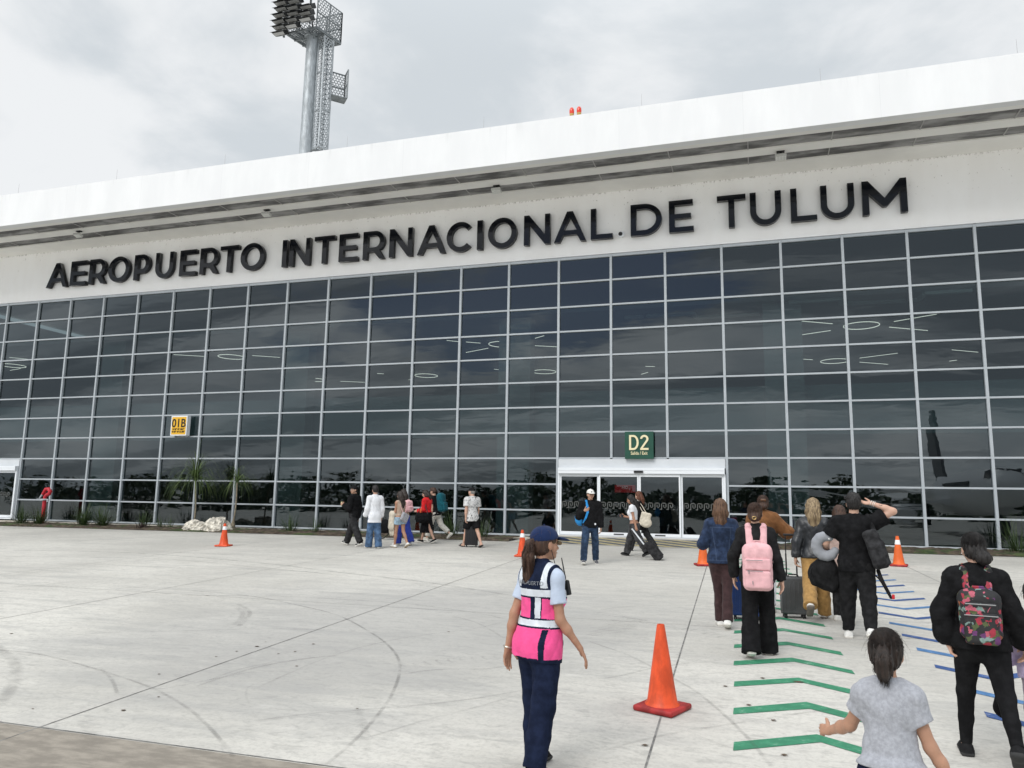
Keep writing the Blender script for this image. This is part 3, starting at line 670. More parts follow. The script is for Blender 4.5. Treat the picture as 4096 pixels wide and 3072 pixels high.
# lamps hung from the ceiling inside
M_LAMP = mat('lit_lamp', (1, .90, .78), .5, emit=2.6)
ZC = 8.62
rings = [z2(235, 1135)+(34,), z2(892, 1110)+(35,), z2(1588, 1087)+(36,), z2(1345, 925)+(30,), z3(1250, 595)+(38,), z3(1093, 805)+(30,), (500, 771, 17), (27, 790, 14)]
for i, (px, py, _) in enumerate(rings):
    p = atZ(px, py, ZC)
    if p.y > YB-.8: p = onY(px, py, YB-1.0)
    m = MB(); rr = .62; n = 40
    m.tube([(rr*math.cos(2*math.pi*j/n), rr*math.sin(2*math.pi*j/n), 0) for j in range(n)]+[(rr, 0.0001, 0)], .015, 6, False)
    o = m.build('ring_lamp', M_LAMP); o.location = p
    tag(o, ['lit ring lamp left of the tall pale column behind the glass', 'lit ring lamp under the middle of the word INTERNACIONAL', 'lit ring lamp low behind the glass left of the exit sign column', 'lit ring lamp half hidden by a pale column', 'lit ring lamp topmost, high on the right below TULUM', 'lit ring lamp lower of the two under TULUM, half hidden', 'lit ring lamp high above the yellow gate sign', 'lit ring lamp at the far left edge of the glass'][i], 'lamp', 'lit ring lamps on the terminal ceiling')
lines = [z3(895, 568)+z3(1080, 584), z3(832, 659)+z3(1068, 624), z3(1443, 571)+z3(1695, 527), z3(1415, 604)+z3(1642, 624), z3(838, 789)+z3(963, 797), z3(838, 838)+z3(900, 830), z3(1240, 787)+z3(1465, 758), z3(1240, 811)+z3(1408, 824), z3(1785, 738)+z3(1940, 752), z3(1770, 805)+z3(1815, 799),
         z2(1013, 902)+z2(1095, 910), z2(1127, 911)+z2(1212, 918), z2(1127, 973)+z2(1258, 948), z2(1477, 906)+z2(1587, 874), z2(1515, 932)+z2(1665, 940), z2(603, 1097)+z2(641, 1099), z2(386, 1143)+z2(530, 1149), z2(788, 1134)+z2(818, 1128), z2(1292, 1072)+z2(1330, 1075), z2(1447, 1110)+z2(1498, 1104), z2(1447, 1082)+z2(1477, 1083), z2(2160, 1102)+z2(2200, 1090), z2(2185, 1055)+z2(2240, 1056),
         (375, 766, 445, 770), (545, 768, 605, 772), (20, 772, 60, 776), (22, 800, 45, 796)]
for q in lines:
    P = []
    for px, py in (q[:2], q[2:]):
        p = atZ(px, py, ZC)
        if p.y > YB-.6: p = onY(px, py, YB-.6)
        P.append(p)
    c = (P[0]+P[1])/2
    o = MB().bar(P[0]-c, P[1]-c, .020).build('line_lamp', M_LAMP); o.location = c
    tag(o, 'thin lit line lamp on the ceiling behind the dark glass wall', 'lamp', 'lit line lamps on the terminal ceiling')
# soffit lights, rods and warning beacons along the roof edge
def soffit_light(px, py, lab):
    p = atZ(px, py-8, ZS); y = min(max(p.y, 23.9), 24.3); d = ray(px, py-8); t = y/d.y
    e = empty('soffit_floodlight', (d.x*t, y, ZS)); tag(e, lab, 'light', 'floodlights under the terminal soffit')
    MB().box(-.03, .03, -.03, .03, -.16, 0).build('stem', M_BLK, e); MB().box(-.12, .12, -.06, .06, -.04, -.002).build('base_plate', M_BLK, e)
    m = MB(); m.rbox((0, -.03, -.2), (.17, .12, .045), Matrix.Rotation(R(-18), 3, 'X'), .02); h = m.build('housing', mat('lamp_grey', (.52, .52, .50), .5), e)
    m = MB()
    for i in range(7): m.rbox((-.13+.044*i, -.04, -.25), (.014, .09, .008), Matrix.Rotation(R(-18), 3, 'X'), .004, 1)
    m.build('led_strip', mat('lamp_pale', (.75, .75, .72), .4), e)
for px, py, l in ((171, 507, 'small grey floodlight under the soffit left of the word AEROPUERTO'), (577, 461, 'small grey floodlight under the soffit above the end of AEROPUERTO'), (1073, 409, 'small grey floodlight under the soffit above INTERNACIONAL'), (1686, 335, 'small grey floodlight under the soffit above TULUM')): soffit_light(px, py, l)
rodm = mat('rod_metal', (.42, .42, .42), .5)
for i, (px, py) in enumerate([(40, 411), (252, 382), (486, 347), (750, 312), (1045, 268), (1386, 220), (1772, 165), (2197, 107)]):
    p = onY(px, py, YO+.55); o = MB().tube([(0, 0, 0), (0, 0, .30), (0, 0, .62)], [.008, .006, .004], 6).build('lightning_rod', rodm); o.location = (p.x, YO+.55, 14.53)
    tag(o, 'thin upright lightning rod on the white parapet', 'rod', 'lightning rods along the parapet')
p = onY(1243, 240, YO+.5); bc = empty('warning_beacon', (p.x, YO+.5, 14.53)); tag(bc, 'pair of red obstruction beacons standing on the parapet', 'beacon')
MB().box(-.2, .2, -.05, .05, 0, .07).build('base', M_ALU, bc)
for s in (-.125, .125):
    MB().lathe([(.03, .07), (.04, .12), (.07, .16), (.075, .22)], 12, (s, 0, 0)).build('fitting', mat('beacon_yellow', (.55, .36, .12), .4), bc, 40)
    MB().lathe([(.075, .22), (.082, .30), (.078, .38), (.045, .44), (.0, .45)], 16, (s, 0, 0)).build('beacon_lens', mat('beacon_red', (.62, .045, .02), .15, .6, emit=.12), bc, 60)
# ================================================================== PLANTER STRIP
def soilmat():
    m = bpy.data.materials.new('planter_soil'); m.use_nodes = True; t = m.node_tree; b = t.nodes['Principled BSDF']
    co = N(t, 'ShaderNodeTexCoord').outputs['Object']; n = noise(t, co, 5, 7, .7); n2 = noise(t, co, 1.2, 4, .6)
    c = mixc(t, mapr(t, n, .4, .65), (.05, .035, .025), (.15, .115, .08)); c = mixc(t, mapr(t, n2, .5, .6), c, mixc(t, mapr(t, n, .4, .6), (.035, .06, .02), (.08, .11, .035)))
    t.links.new(c, b.inputs['Base Color']); b.inputs['Roughness'].default_value = .95
    bn = N(t, 'ShaderNodeBump'); bn.inputs['Strength'].default_value = 1; bn.inputs['Distance'].default_value = .05; t.links.new(noise(t, co, 18, 6, .7), bn.inputs['Height']); t.links.new(bn.outputs[0], b.inputs['Normal']); return m
M_SOIL = soilmat()
EDGE = lambda x: 23.95+.12*math.sin(x*.6) if False else 24.0
def bed(x0, x1):
    nx = int((x1-x0)/.12); ny = 14; V = []
    for j in range(ny+1):
        f = j/ny
        for i in range(nx+1):
            x = x0+(x1-x0)*i/nx; y = 24.0+(YF-.5-24.0)*f
            h = .012+.07*math.sin(min(1, f*3)*1.57)+(random.gauss(0, .016) if 0 < j else 0)
            V.append((x, y, gz(x, y)+max(h, .008)))
    F = [(j*(nx+1)+i, j*(nx+1)+i+1, (j+1)*(nx+1)+i+1, (j+1)*(nx+1)+i) for j in range(ny) for i in range(nx)]
    o = mk('planting_bed', V, np.array(F), M_SOIL, smooth=True); o['kind'] = 'structure'
bed(-31.2, xa-.15); bed(xb+.15, 16)
def leafmat(name, a, b_, rough=.5):
    m = bpy.data.materials.new(name); m.use_nodes = True; t = m.node_tree; b = t.nodes['Principled BSDF']
    geo = N(t, 'ShaderNodeNewGeometry'); c = mixc(t, geo.outputs['Random Per Island'], a, b_)
    t.links.new(c, b.inputs['Base Color']); b.inputs['Roughness'].default_value = rough; b.inputs['Specular IOR Level'].default_value = .35; return m
M_GRASS = leafmat('grass_blade', (.035, .065, .015), (.11, .15, .045)); M_LILY = leafmat('strap_leaf', (.016, .038, .012), (.065, .10, .03))
M_PALM = leafmat('palm_leaf', (.03, .06, .015), (.12, .17, .05)); M_REDL = leafmat('dark_red_leaf', (.03, .012, .02), (.07, .05, .04)); M_BRIGHT = leafmat('bright_leaf', (.05, .12, .02), (.11, .20, .05))
def blade(V, F, p, az, el, L, w, droop, n=5):
    p = Vector(p); d = Vector((math.cos(az)*math.cos(el), math.sin(az)*math.cos(el), math.sin(el))); s = Vector((-math.sin(az), math.cos(az), 0)); b = len(V)
    for i in range(n+1):
        f = i/n; ww = w*(1-f**1.6)*(.6+.8*min(1, f*3)*.5); V.append(tuple(p-s*ww/2)); V.append(tuple(p+s*ww/2))
        p = p+d*(L/n); d = (d+Vector((0, 0, -droop/n*(.4+1.6*f)))).normalized()
    for i in range(n): F.append((b+2*i, b+2*i+1, b+2*i+3, b+2*i+2))
# short weedy grass along the outer edge of the bed: nobody could count it
V, F = [], []
for x0, x1 in ((-31, xa-.2), (xb+.2, 15)):
    for i in range(int((x1-x0)*150)):
        x = random.uniform(x0, x1); y = 24.05+abs(random.gauss(0, .35)); 
        if y > YF-.6: continue
        if math.sin(x*1.7)+math.sin(x*.63+2)+random.gauss(0, .5) < .1: continue
        blade(V, F, (x, y, gz(x, y)+.02), random.uniform(0, 6.28), random.uniform(.5, 1.3), random.uniform(.04, .12), .012, random.uniform(.3, 1.2), 2)
tag(mk('grass', V, F, M_GRASS), 'short weedy grass growing along the edge of the soil strip', 'grass', kind='stuff')
def clump(px, py, n, h, spread, label, m=None, Y=None, name='strap_leaf_plant', wd=.02):
    Y = Y or 24.75; d = ray(px, py); x = d.x*Y/d.y; z = gz(x, Y)+.05; V, F = [], []
    for i in range(n):
        a = random.uniform(0, 6.28); r = random.uniform(0, spread*.35)
        blade(V, F, (r*math.cos(a)*1.5, r*math.sin(a)*.7, 0), a+random.gauss(0, .4), random.uniform(.6, 1.5), 1.3*h*random.uniform(.55, 1.15), wd*random.uniform(.6, 1.2), random.uniform(.35, 1.5), 6)
    o = mk(name, V, F, m or M_LILY); o.location = (x, Y, z); tag(o, label, 'plant', 'strap leaf plants along the glass wall' if name == 'strap_leaf_plant' else None)
zl = lambda x, y: (x/2.212/1.8517, (1600+y/2.212)/1.8517)
z4 = lambda x, y: ((1350+x/3.403)/1.8517, (1900+y/3.403)/1.8517)
for px, py, n, h, s, l in [zl(190, 1105)+(150, .72, .5, 'leftmost dark strap leaf clump, beside the sliding door at the photo edge'), zl(345, 1108)+(150, .72, .5, 'dark strap leaf clump growing round the foot of the red pipe'),
        zl(735, 1122)+(190, .82, .6, 'large strap leaf clump, left one of the touching pair right of the red pipe'), zl(905, 1128)+(190, .80, .6, 'large strap leaf clump, right one of the touching pair right of the red pipe'),
        zl(1272, 1132)+(70, .66, .45, 'medium strap leaf clump left of the thin tufts and the white boulders'), zl(1420, 1140)+(34, .5, .35, 'thin sparse tuft between the medium clump and the first boulder'), zl(1505, 1140)+(22, .5, .22, 'thin upright tuft just left of the white boulders'), zl(1835, 1160)+(26, .34, .3, 'tiny plant in the gap between the two white boulders'),
        (627, 1155, 70, .6, .45, 'strap leaf clump alone on the bed right of the second palm'), (680, 1157, 46, .55, .35, 'smaller strap leaf clump behind the walkers left of the white shirt'),
        z4(905, 850)+(40, .72, .4, 'strap leaf clump between the shorts girl and the red jacket'), z4(1545, 868)+(110, .78, .5, 'spiky strap leaf clump left of the man in the patterned shirt'), z4(1965, 880)+(60, .62, .4, 'spiky strap leaf clump right of the man in the patterned shirt'), (2200, 1204, 90, .9, .5, 'tall strap leaf clump at the right edge of the photo')]:
    clump(px, py, n, h, s, l)
clump(*z4(215, 838), 60, .26, .5, 'low dark red leafed plant behind the man in black tracksuit', M_REDL, 24.5, 'red_leaf_plant', .03)
clump(*z4(930, 850), 40, .2, .3, 'small bright green weed beside the girl in shorts', M_BRIGHT, 24.3, 'weed', .035)
clump(*zl(1250, 1140), 60, .2, .5, 'low dark red leafed plant under the medium strap leaf clump', M_REDL, 24.35, 'red_leaf_plant', .03)
def palm(bx, by, cx, cy, lab, nl, L, fat):
    Y = 24.9; b = onY(bx, by, Y); c = onY(cx, cy, Y); b.z = gz(b.x, Y)+.03; e = empty('ponytail_palm', b); tag(e, lab, 'palm tree', 'two slender palms on the bed')
    h = c-b; P = [Vector((h.x*f+.05*math.sin(f*3)*h.x, .06*math.sin(f*4), h.z*f)) for f in [i/12 for i in range(13)]]
    rs = [(.028 if f > .25 else .028+fat*(1-f/.25)**1.6) for f in [i/12 for i in range(13)]]
    MB().tube(P, rs, 10).build('trunk', mat('palm_bark', (.30, .25, .18), .9, var=.4, vs=12, bump=.6, bs=25), e, 60)
    V, F = [], []
    for i in range(nl):
        a = random.uniform(0, 6.28); blade(V, F, tuple(P[-1]+Vector((0, 0, random.uniform(-.08, .06)))), a, random.uniform(-.1, 1.45), L*random.uniform(.6, 1.2), .022, random.uniform(2.2, 4.6), 9)
    mk('crown', V, F, M_PALM, e)
palm(418, 1134, 424, 1036, 'slender palm with a wide drooping crown behind the white boulders', 250, 1.7, .02)
palm(500, 1146, 514, 1040, 'leaning slender palm with a smaller crown and a swollen base', 130, 1.2, .15)
def boulder(px, py, sx, sz, lab, seed):
    Y = 24.45; p = onY(px, py, Y); bm = bmesh.new(); bmesh.ops.create_icosphere(bm, subdivisions=5, radius=1); from mathutils import noise as mn
    for v in bm.verts:
        q = v.co*1.3+Vector((seed, 0, 0)); f = 1+.28*mn.noise(q)+.16*mn.noise(q*2.7)+.09*mn.noise(q*6)+.05*mn.noise(q*14); v.co = Vector((v.co.x*sx*f, v.co.y*sx*.7*f, max(v.co.z, -.3)*sz*f))
    me = bpy.data.meshes.new('boulder'); bm.to_mesh(me); bm.free(); me.materials.append(mat('limestone', (.66, .62, .54), .95, .2, var=.45, vs=7, bump=.8, bs=18)); o = link(bpy.data.objects.new('boulder', me)); o.location = (p.x, Y, gz(p.x, Y)+.1)
    tag(o, lab, 'boulder', 'white limestone boulders on the bed')
boulder(*zl(1722, 1140), .50, .31, 'rounded white limestone boulder at the foot of the first palm', 1.)
boulder(*zl(1915, 1145), .52, .42, 'larger white limestone boulder behind the left orange cone', 5.)
# red fire monitor
p = onY(93, 1112, 25.0); fm = empty('fire_monitor', (p.x, 25., gz(p.x, 25.))); M_RED = mat('fire_red', (.52, .02, .035), .45, var=.2)
tag(fm, 'red fire water monitor pipe with curled head standing before the glass wall', 'fire monitor')
hp = onY(93, 1068, 25.).z-gz(p.x, 25.)
MB().tube([(0, 0, 0), (0, 0, hp-.22)], .075, 14).build('pipe', M_RED, fm, 50)
MB().lathe([(.0, hp-.24), (.16, hp-.24), (.16, hp-.2), (.0, hp-.2)], 16).build('flange', M_ALU, fm, 40)
m = MB(); m.tube([(0, 0, hp-.2), (0, 0, hp-.1), (.08, 0, hp-.02), (.2, 0, hp+.02), (.26, 0, hp+.13), (.16, 0, hp+.23), (0, 0, hp+.22), (-.08, 0, hp+.1), (-.16, 0, hp+.0)], [.07, .07, .075, .08, .08, .08, .075, .06, .05], 12); m.build('swivel_head', M_RED, fm, 60)
m = MB(); m.tube([(-.14, 0, hp+.02), (-.30, 0, hp-.16)], [.045, .03], 10); m.tube([(-.32, -.1, hp-.2), (.3, -.1, hp-.2)], .018, 8); m.tube([(.28, -.1, hp-.2), (.28, -.1, hp-.3)], .04, 10); m.tube([(.2, 0, hp+.2), (.36, -.02, hp+.26)], .015, 6); m.build('nozzle', M_ALU, fm, 50)

# ================================================================== FLOODLIGHT MAST
MY = 46.; pt = onY(676, 80, MY); ZP = pt.z; pb = onY(657, 322, MY); MX = (onY(662, 300, MY).x+pt.x)/2
mast = empty('floodlight_mast', (MX, MY, 0)); tag(mast, 'tall galvanised floodlight mast with louvred lamps and mesh ladder cage behind the roof', 'floodlight mast')
M_GALV = mat('galvanised', (.40, .43, .45), .5, .5, metal=.35, var=.25, vs=2.5, vstretch=(3, 3, .6)); M_GALD = mat('galvanised_dark', (.22, .24, .25), .55, .4, metal=.35, var=.2, vs=3)
MB().lathe([(.62, 0), (.44, ZP-.5), (.44, ZP-.12), (.62, ZP-.12), (.62, ZP-.02)], 28).build('pole', M_GALV, mast, 40)
def hexsheet(mb, o, u, v, wd, ht, s=.115, hole=.78, th=.012):      # perforated sheet spanned by unit vectors u, v from corner o
    o, u, v = Vector(o), Vector(u).normalized(), Vector(v).normalized(); nrm = u.cross(v)*th; dx = s*math.sqrt(3); dy = s*1.5; j = 0; y = 0.
    while y < ht+s*.5:
        x = (dx/2 if j % 2 else 0)
        while x < wd+dx*.3:
            pts = []
            for rr in (1., hole):
                for k in range(6):
                    a = R(60*k+30); pts.append((min(max(x+s*rr*math.cos(a), 0), wd), min(max(y+s*rr*math.sin(a), 0), ht)))
            if max(q[0] for q in pts)-min(q[0] for q in pts) > .02 and max(q[1] for q in pts)-min(q[1] for q in pts) > .02:
                P = [o+u*a+v*b for a, b in pts]; mb.add(P+[q+nrm for q in P], [(k, (k+1) % 6, 6+(k+1) % 6, 6+k) for k in range(6)]+[(12+k, 18+k, 18+(k+1) % 6, 12+(k+1) % 6) for k in range(6)]+[(6+k, 6+(k+1) % 6, 18+(k+1) % 6, 18+k) for k in range(6)])
            x += dx
        y += dy; j += 1
zt = lambda x, y: ((1000+x/2.592)/1.8517, (y/2.592)/1.8517)
loc = lambda v: v-Vector((MX, MY, 0))
cL, cN, cR = (loc(atZ(*zt(*q), ZP)) for q in ((375, 350), (690, 283), (940, 455)))
cF = cL+cR-cN; ax = (cR-cN); ay = (cL-cN); la, lb = ax.length, ay.length; ax.normalize(); ay.normalize()
pf = MB()
for i in range(15): a = cN+ay*(lb*i/14); pf.bar(a+Vector((0, 0, .03)), a+ax*la+Vector((0, 0, .03)), .10, .05)
for a, b in ((cN, cR), (cR, cF), (cF, cL), (cL, cN)): pf.bar(a, b, .10, .16)
for f in (.33, .66): pf.bar(cN+ay*lb*f-Vector((0, 0, .08)), cN+ay*lb*f+ax*la-Vector((0, 0, .08)), .10, .14); pf.bar(cN+ax*la*f-Vector((0, 0, .12)), cN+ax*la*f+ay*lb-Vector((0, 0, .12)), .10, .14)
ctr = (cN+cF)/2
for c in (cN, cR, cF, cL): pf.bar(c-Vector((0, 0, .06)), Vector((0, 0, ZP-.5)), .08, .08)
pf.build('platform', M_GALD, mast)
RH_ = 2.6; rl = MB()
for a, b in ((cN, cR), (cR, cF), (cF, cL)):
    u = (b-a); L = u.length; hexsheet(rl, a, u, (0, 0, 1), L, RH_, .15, .74)
    for f in (0, .5, 1): rl.bar(a+u*f, a+u*f+Vector((0, 0, RH_)), .07)
    for z in (RH_, RH_*.5): rl.bar(a+Vector((0, 0, z)), b+Vector((0, 0, z)), .06)
rl.build('mesh_railing', M_GALD, mast)
# ladder cage: tall three sided perforated shaft beside the pole
vr = Vector((CR.x, CR.y, 0)).normalized(); vn = Vector((-CF.x, -CF.y, 0)).normalized()
zc0 = atZ(*zt(750, 1480), 20).z; 
def hz(px, py): return onY(*zt(px, py), MY-.6).z
zb_, ztop = hz(750, 1490), ZP-.3
E1 = vr*.50+vn*.10; E2 = vr*1.12+vn*.70; E3 = vr*1.62+vn*.02; cg = MB()
for a, b in ((E1, E2), (E2, E3), (E3, vr*.55-vn*.5)):
    u = b-a; hexsheet(cg, a+Vector((0, 0, zb_)), u, (0, 0, 1), u.length, ztop-zb_, .135, .76)
for e in (E1, E2, E3): cg.bar(e+Vector((0, 0, zb_)), e+Vector((0, 0, ztop)), .09)
z = zb_
while z < ztop:
    for a, b in ((E1, E2), (E2, E3)): cg.bar(a+Vector((0, 0, z)), b+Vector((0, 0, z)), .07)
    z += 3.05
cg.build('ladder_cage', M_GALV, mast)
ld = MB(); q0 = vr*.75-vn*.15; q1 = vr*1.15-vn*.15
for q in (q0, q1): ld.bar(q+Vector((0, 0, zb_)), q+Vector((0, 0, ztop)), .06)
z = zb_
while z < ztop: ld.bar(q0+Vector((0, 0, z)), q1+Vector((0, 0, z)), .035); z += .3
ld.bar(vr*.3+Vector((0, 0, zb_+.05)), q1+Vector((0, 0, zb_+.05)), .12); ld.build('ladder', M_GALD, mast)
zb2 = hz(900, 900); bl = MB(); o0 = E3-vr*.1; 
bl.box(0, 0, 0, 0, 0, 0) if False else None
u1 = (vr*.8-vn*.45).normalized(); u2 = (vr*.45+vn*.9).normalized(); L1, L2 = 1.15, 1.0
c0 = E3+Vector((0, 0, zb2)); c1 = c0+u1*L1; c2 = c1-u2*L2*0+(-vn*.0)
for i in range(8): bl.bar(c0+u2*(.12*i-.5), c1+u2*(.12*i-.5), .08, .05)
for a, b in ((c0-u2*.5, c1-u2*.5), (c1-u2*.5, c1+u2*.45)):
    hexsheet(bl, a, b-a, (0, 0, 1), (b-a).length, 2.3, .13, .76)
    for z in (0, 1.15, 2.3): bl.bar(a+Vector((0, 0, z)), b+Vector((0, 0, z)), .07)
    for q in (a, b): bl.bar(q, q+Vector((0, 0, 2.3)), .07)
bl.build('rest_balcony', M_GALD, mast)
# lamps in three columns along the near left edge
M_LBLK = mat('lamp_black', (.018, .019, .02), .5, .4); M_LG = mat('lamp_glass', (.42, .42, .41), .25, .6)
zax = Vector((0, 0, 1)); outd = (-ax).normalized()          # lamps face away from the platform, towards the apron
lampP = None; bars = MB(); nl = 0
for ci, (f, z0, n) in enumerate(((.98, -.45, 10), (.56, -.05, 9), (.15, .25, 9))):
    base = cN+ay*lb*f+outd*.25
    bars.bar(base+Vector((0, 0, z0)), base+Vector((0, 0, z0+n*.52)), .12); bars.bar(base+Vector((0, 0, .02)), base+ax*.5+Vector((0, 0, .02)), .10)
    for i in range(n):
        if ci == 2 and i == 3: continue
        if lampP is None:
            Mx = Matrix((ay, outd, zax)).transposed(); til = Mx @ Matrix.Rotation(R(-32), 3, 'X')
            h = MB(); h.add([til @ Vector(q) for q in ((-.66, 0, .2), (.66, 0, .2), (.66, 0, -.17), (-.66, 0, -.17), (-.72, .62, .13), (.72, .62, .13), (.60, .42, -.17), (-.60, .42, -.17), (-.72, .86, .16), (.72, .86, .16))],
                [(0, 1, 2, 3), (0, 4, 5, 1), (3, 2, 6, 7), (0, 3, 7, 4), (1, 5, 6, 2), (4, 7, 6, 5), (4, 8, 9, 5)])
            h.cur = 1; h.add([til @ Vector(q) for q in ((-.56, .40, -.155), (.56, .40, -.155), (.62, .585, .07), (-.62, .585, .07), (-.56, .40+.02, -.165), (.56, .42, -.165), (.62, .61, .06), (-.62, .61, .06))], [(0, 1, 2, 3), (4, 5, 6, 7), (0, 1, 5, 4), (2, 3, 7, 6), (1, 2, 6, 5), (3, 0, 4, 7)])
            h.add([til @ Vector(q) for q in ((-.6, .02, -.185), (.6, .02, -.185), (.58, .40, -.185), (-.58, .40, -.185), (-.6, .02, -.20), (.6, .02, -.20), (.58, .40, -.20), (-.58, .40, -.20))], [(0, 1, 2, 3), (4, 5, 6, 7), (0, 1, 5, 4), (2, 3, 7, 6), (1, 2, 6, 5), (3, 0, 4, 7)])
            h.v = [tuple(Vector(q)-ay*(Vector(q).dot(ay)*.28)) for q in h.v]; lampP = h.build('floodlight', [M_LBLK, M_LG], mast); o = lampP
        else: o = lampP.copy(); COL.objects.link(o); o.parent = mast
        o.location = base+Vector((0, 0, z0+.3+i*.50))+ay*random.uniform(-.08, .08)+outd*.1
bars.build('lamp_rack', M_GALD, mast)

# ================================================================== CONES
def cone_meshes():
    M_CO = mat('cone_orange', (.70, .082, .02), .45, .4, var=.22, vs=7, vstretch=(2, 2, .8), bump=.12, bs=25)
    M_CB = mat('cone_base', (.36, .025, .025), .55, .4, var=.35, vs=9, bump=.3, bs=30); M_CW = mat('cone_collar', (.78, .79, .8), .35)
    return M_CO, M_CB, M_CW
M_CO, M_CB, M_CW = cone_meshes(); M_CO2 = mat('cone_orange_faded', (.78, .14, .025), .5, .4, var=.15, vs=4)
def cone(px, py, lab, h=.70, rz=0., collar=True, mo=M_CO, mb_=M_CB, wide=1., sticker=False, mark=False):
    p = gp(px, py); e = empty('traffic_cone', p, rz); tag(e, lab, 'traffic cone', 'orange traffic cones on the apron'); e.rotation_euler = (R(1.0), 0, rz)
    b = MB(); b.rbox((0, 0, .024), (.185*wide, .185*wide, .024), None, .03, 3); b.build('base', mb_, e, 50)
    prof = [(.148, .047), (.138, .06), (.126, .075)]+[(.126+(.032-.126)*f, .075+(h-.075)*f) for f in (.2, .36, .37, .5, .6, .8, .97)]+[(.030, h), (.024, h), (.022, h-.04)]
    MB().lathe(prof, 32).build('cone_body', mo, e, 50)
    if collar:
        r = lambda z: .126+(.032-.126)*(z-.075)/(h-.075)+.004
        z0, z1 = .655*h/.7*.98, .775*h/.7*.78
        z0, z1 = h*.72, h*.87
        MB().lathe([(r(z0)-.003, z0), (r(z0), z0+.003), (r(z1), z1-.003), (r(z1)-.003, z1)], 32).build('collar', M_CW, e, 50)
        if sticker:
            m = MB(); zs = h*.52; rr = r(zs)+.002
            for i in range(6):
                a0, a1 = (R(215+8*i+k*8) for k in (0, 1)); m.add([(rr*math.cos(a0), rr*math.sin(a0), zs-.07), (rr*math.cos(a1), rr*math.sin(a1), zs-.07), ((rr-.02)*math.cos(a1), (rr-.02)*math.sin(a1), zs+.07), ((rr-.02)*math.cos(a0), (rr-.02)*math.sin(a0), zs+.07)], [(0, 1, 2, 3)])
            m.build('sticker', mat('sticker_dark', (.06, .06, .065), .5, var=.6, vs=40), e)
    return e
cone(1431, 1533, 'large plain orange cone with dark red square base nearest the photographer', .70, R(-22), False)
cone(483, 1180, 'orange cone with white collar left of the walkers, before the boulders', .66, .2, True, M_CO, M_CO, 1.05)
cone(1128, 1202, 'orange cone with white collar behind the guard in the pink vest', .68, .1, True, M_CO, M_CO, .98)
cone(1519, 1222, 'bright orange cone half hidden behind the woman in the denim jacket', .72, .3, True, M_CO2, M_CB)
cone(1942, 1223, 'bright orange cone with white collar and dark sticker on the right', .70, -.25, True, M_CO2, M_CB, 1., True)

# ================================================================== BEHIND THE CAMERA (seen only as reflections in the glass)
V, F = [], []
rg = np.random.default_rng(3)
for i in range(17000):
    x = rg.uniform(-260, 200); y = -150+rg.normal(0, 6)-abs(x)*.05; top = 6.2+1.6*math.sin(x*.09)+1.1*math.sin(x*.31+1)+.8*math.sin(x*.73); z = -2+(top+2)*rg.uniform(0, 1)**.85; s = rg.uniform(.45, .95)
    a = rg.normal(0, 1, (4, 3))*s*.7; b = len(V); V += [(x+q[0]*1.4, y+q[1], z+q[2]*.8) for q in a]; F += [(b, b+1, b+2), (b, b+2, b+3), (b+1, b+3, b+2), (b, b+3, b+1)]
tag(mk('forest', V, F, leafmat('forest_leaf', (.018, .032, .012), (.05, .07, .03))), 'dark line of low forest mirrored in the lower glass panes', 'forest', kind='stuff')
pl = empty('airliner', (15.6, -3.5, 0)); pl.rotation_euler = (0, 0, R(3)); tag(pl, 'white airliner mirrored dimly in the right hand glass panes', 'aircraft')
M_AC = mat('aircraft_white', (.72, .73, .74), .3, .5); M_ACD = mat('aircraft_dark', (.02, .02, .025), .2)
def fus(y):                                           # nose at +y
    f = -y
    if f < 5: t = math.sqrt(max(0, 1-(1-f/5)**2)); return 1.88*t**.9, 3.1+.25*(t-1)
    if f > 24: t = (f-24)/11; return 1.88*(1-t**1.4*.9), 3.1+1.2*t
    return 1.88, 3.1
st_ = MB(); ringsn = 28; ysn = [0, -.12, -.4, -.9, -1.6, -2.6, -3.8, -5, -9, -14, -19, -24, -27, -30, -33, -35]; vv = []
for y in ysn:
    r_, zc = fus(y); r_ = max(r_, .02)
    for j in range(ringsn): a = 2*math.pi*j/ringsn; vv.append((r_*math.cos(a), y, zc+r_*math.sin(a)))
st_.add(vv, [(i*ringsn+j, i*ringsn+(j+1) % ringsn, (i+1)*ringsn+(j+1) % ringsn, (i+1)*ringsn+j) for i in range(len(ysn)-1) for j in range(ringsn)]); st_.build('fuselage', M_AC, pl, 60)
wn = MB()
for s in (-1, 1):
    for i in range(38): y = -6-.5*i; wn.box(s*1.84-.03, s*1.84+.05, y-.12, y+.12, 3.5, 3.85)
wn.build('cabin_window', M_ACD, pl)
ck = MB()
for s in (-1, 1): ck.add([(s*.05, -1.05, 4.05), (s*1.0, -1.6, 4.0), (s*1.05, -2.2, 4.55), (s*.05, -1.7, 4.62)], [(0, 1, 2, 3)]); ck.add([(s*1.1, -1.7, 3.98), (s*1.52, -2.6, 4.0), (s*1.35, -2.9, 4.45), (s*1.12, -2.3, 4.55)], [(0, 1, 2, 3)])
ck.build('cockpit_window', M_ACD, pl)
def slab(mb, pts, th):
    n = len(pts); v = [Vector(q) for q in pts]; nn = (v[1]-v[0]).cross(v[-1]-v[0]).normalized()*th/2; mb.add([q+nn for q in v]+[q-nn for q in v], [tuple(range(n)), tuple(range(2*n-1, n-1, -1))]+[(i, i+n, (i+1) % n+n, (i+1) % n) for i in range(n)])
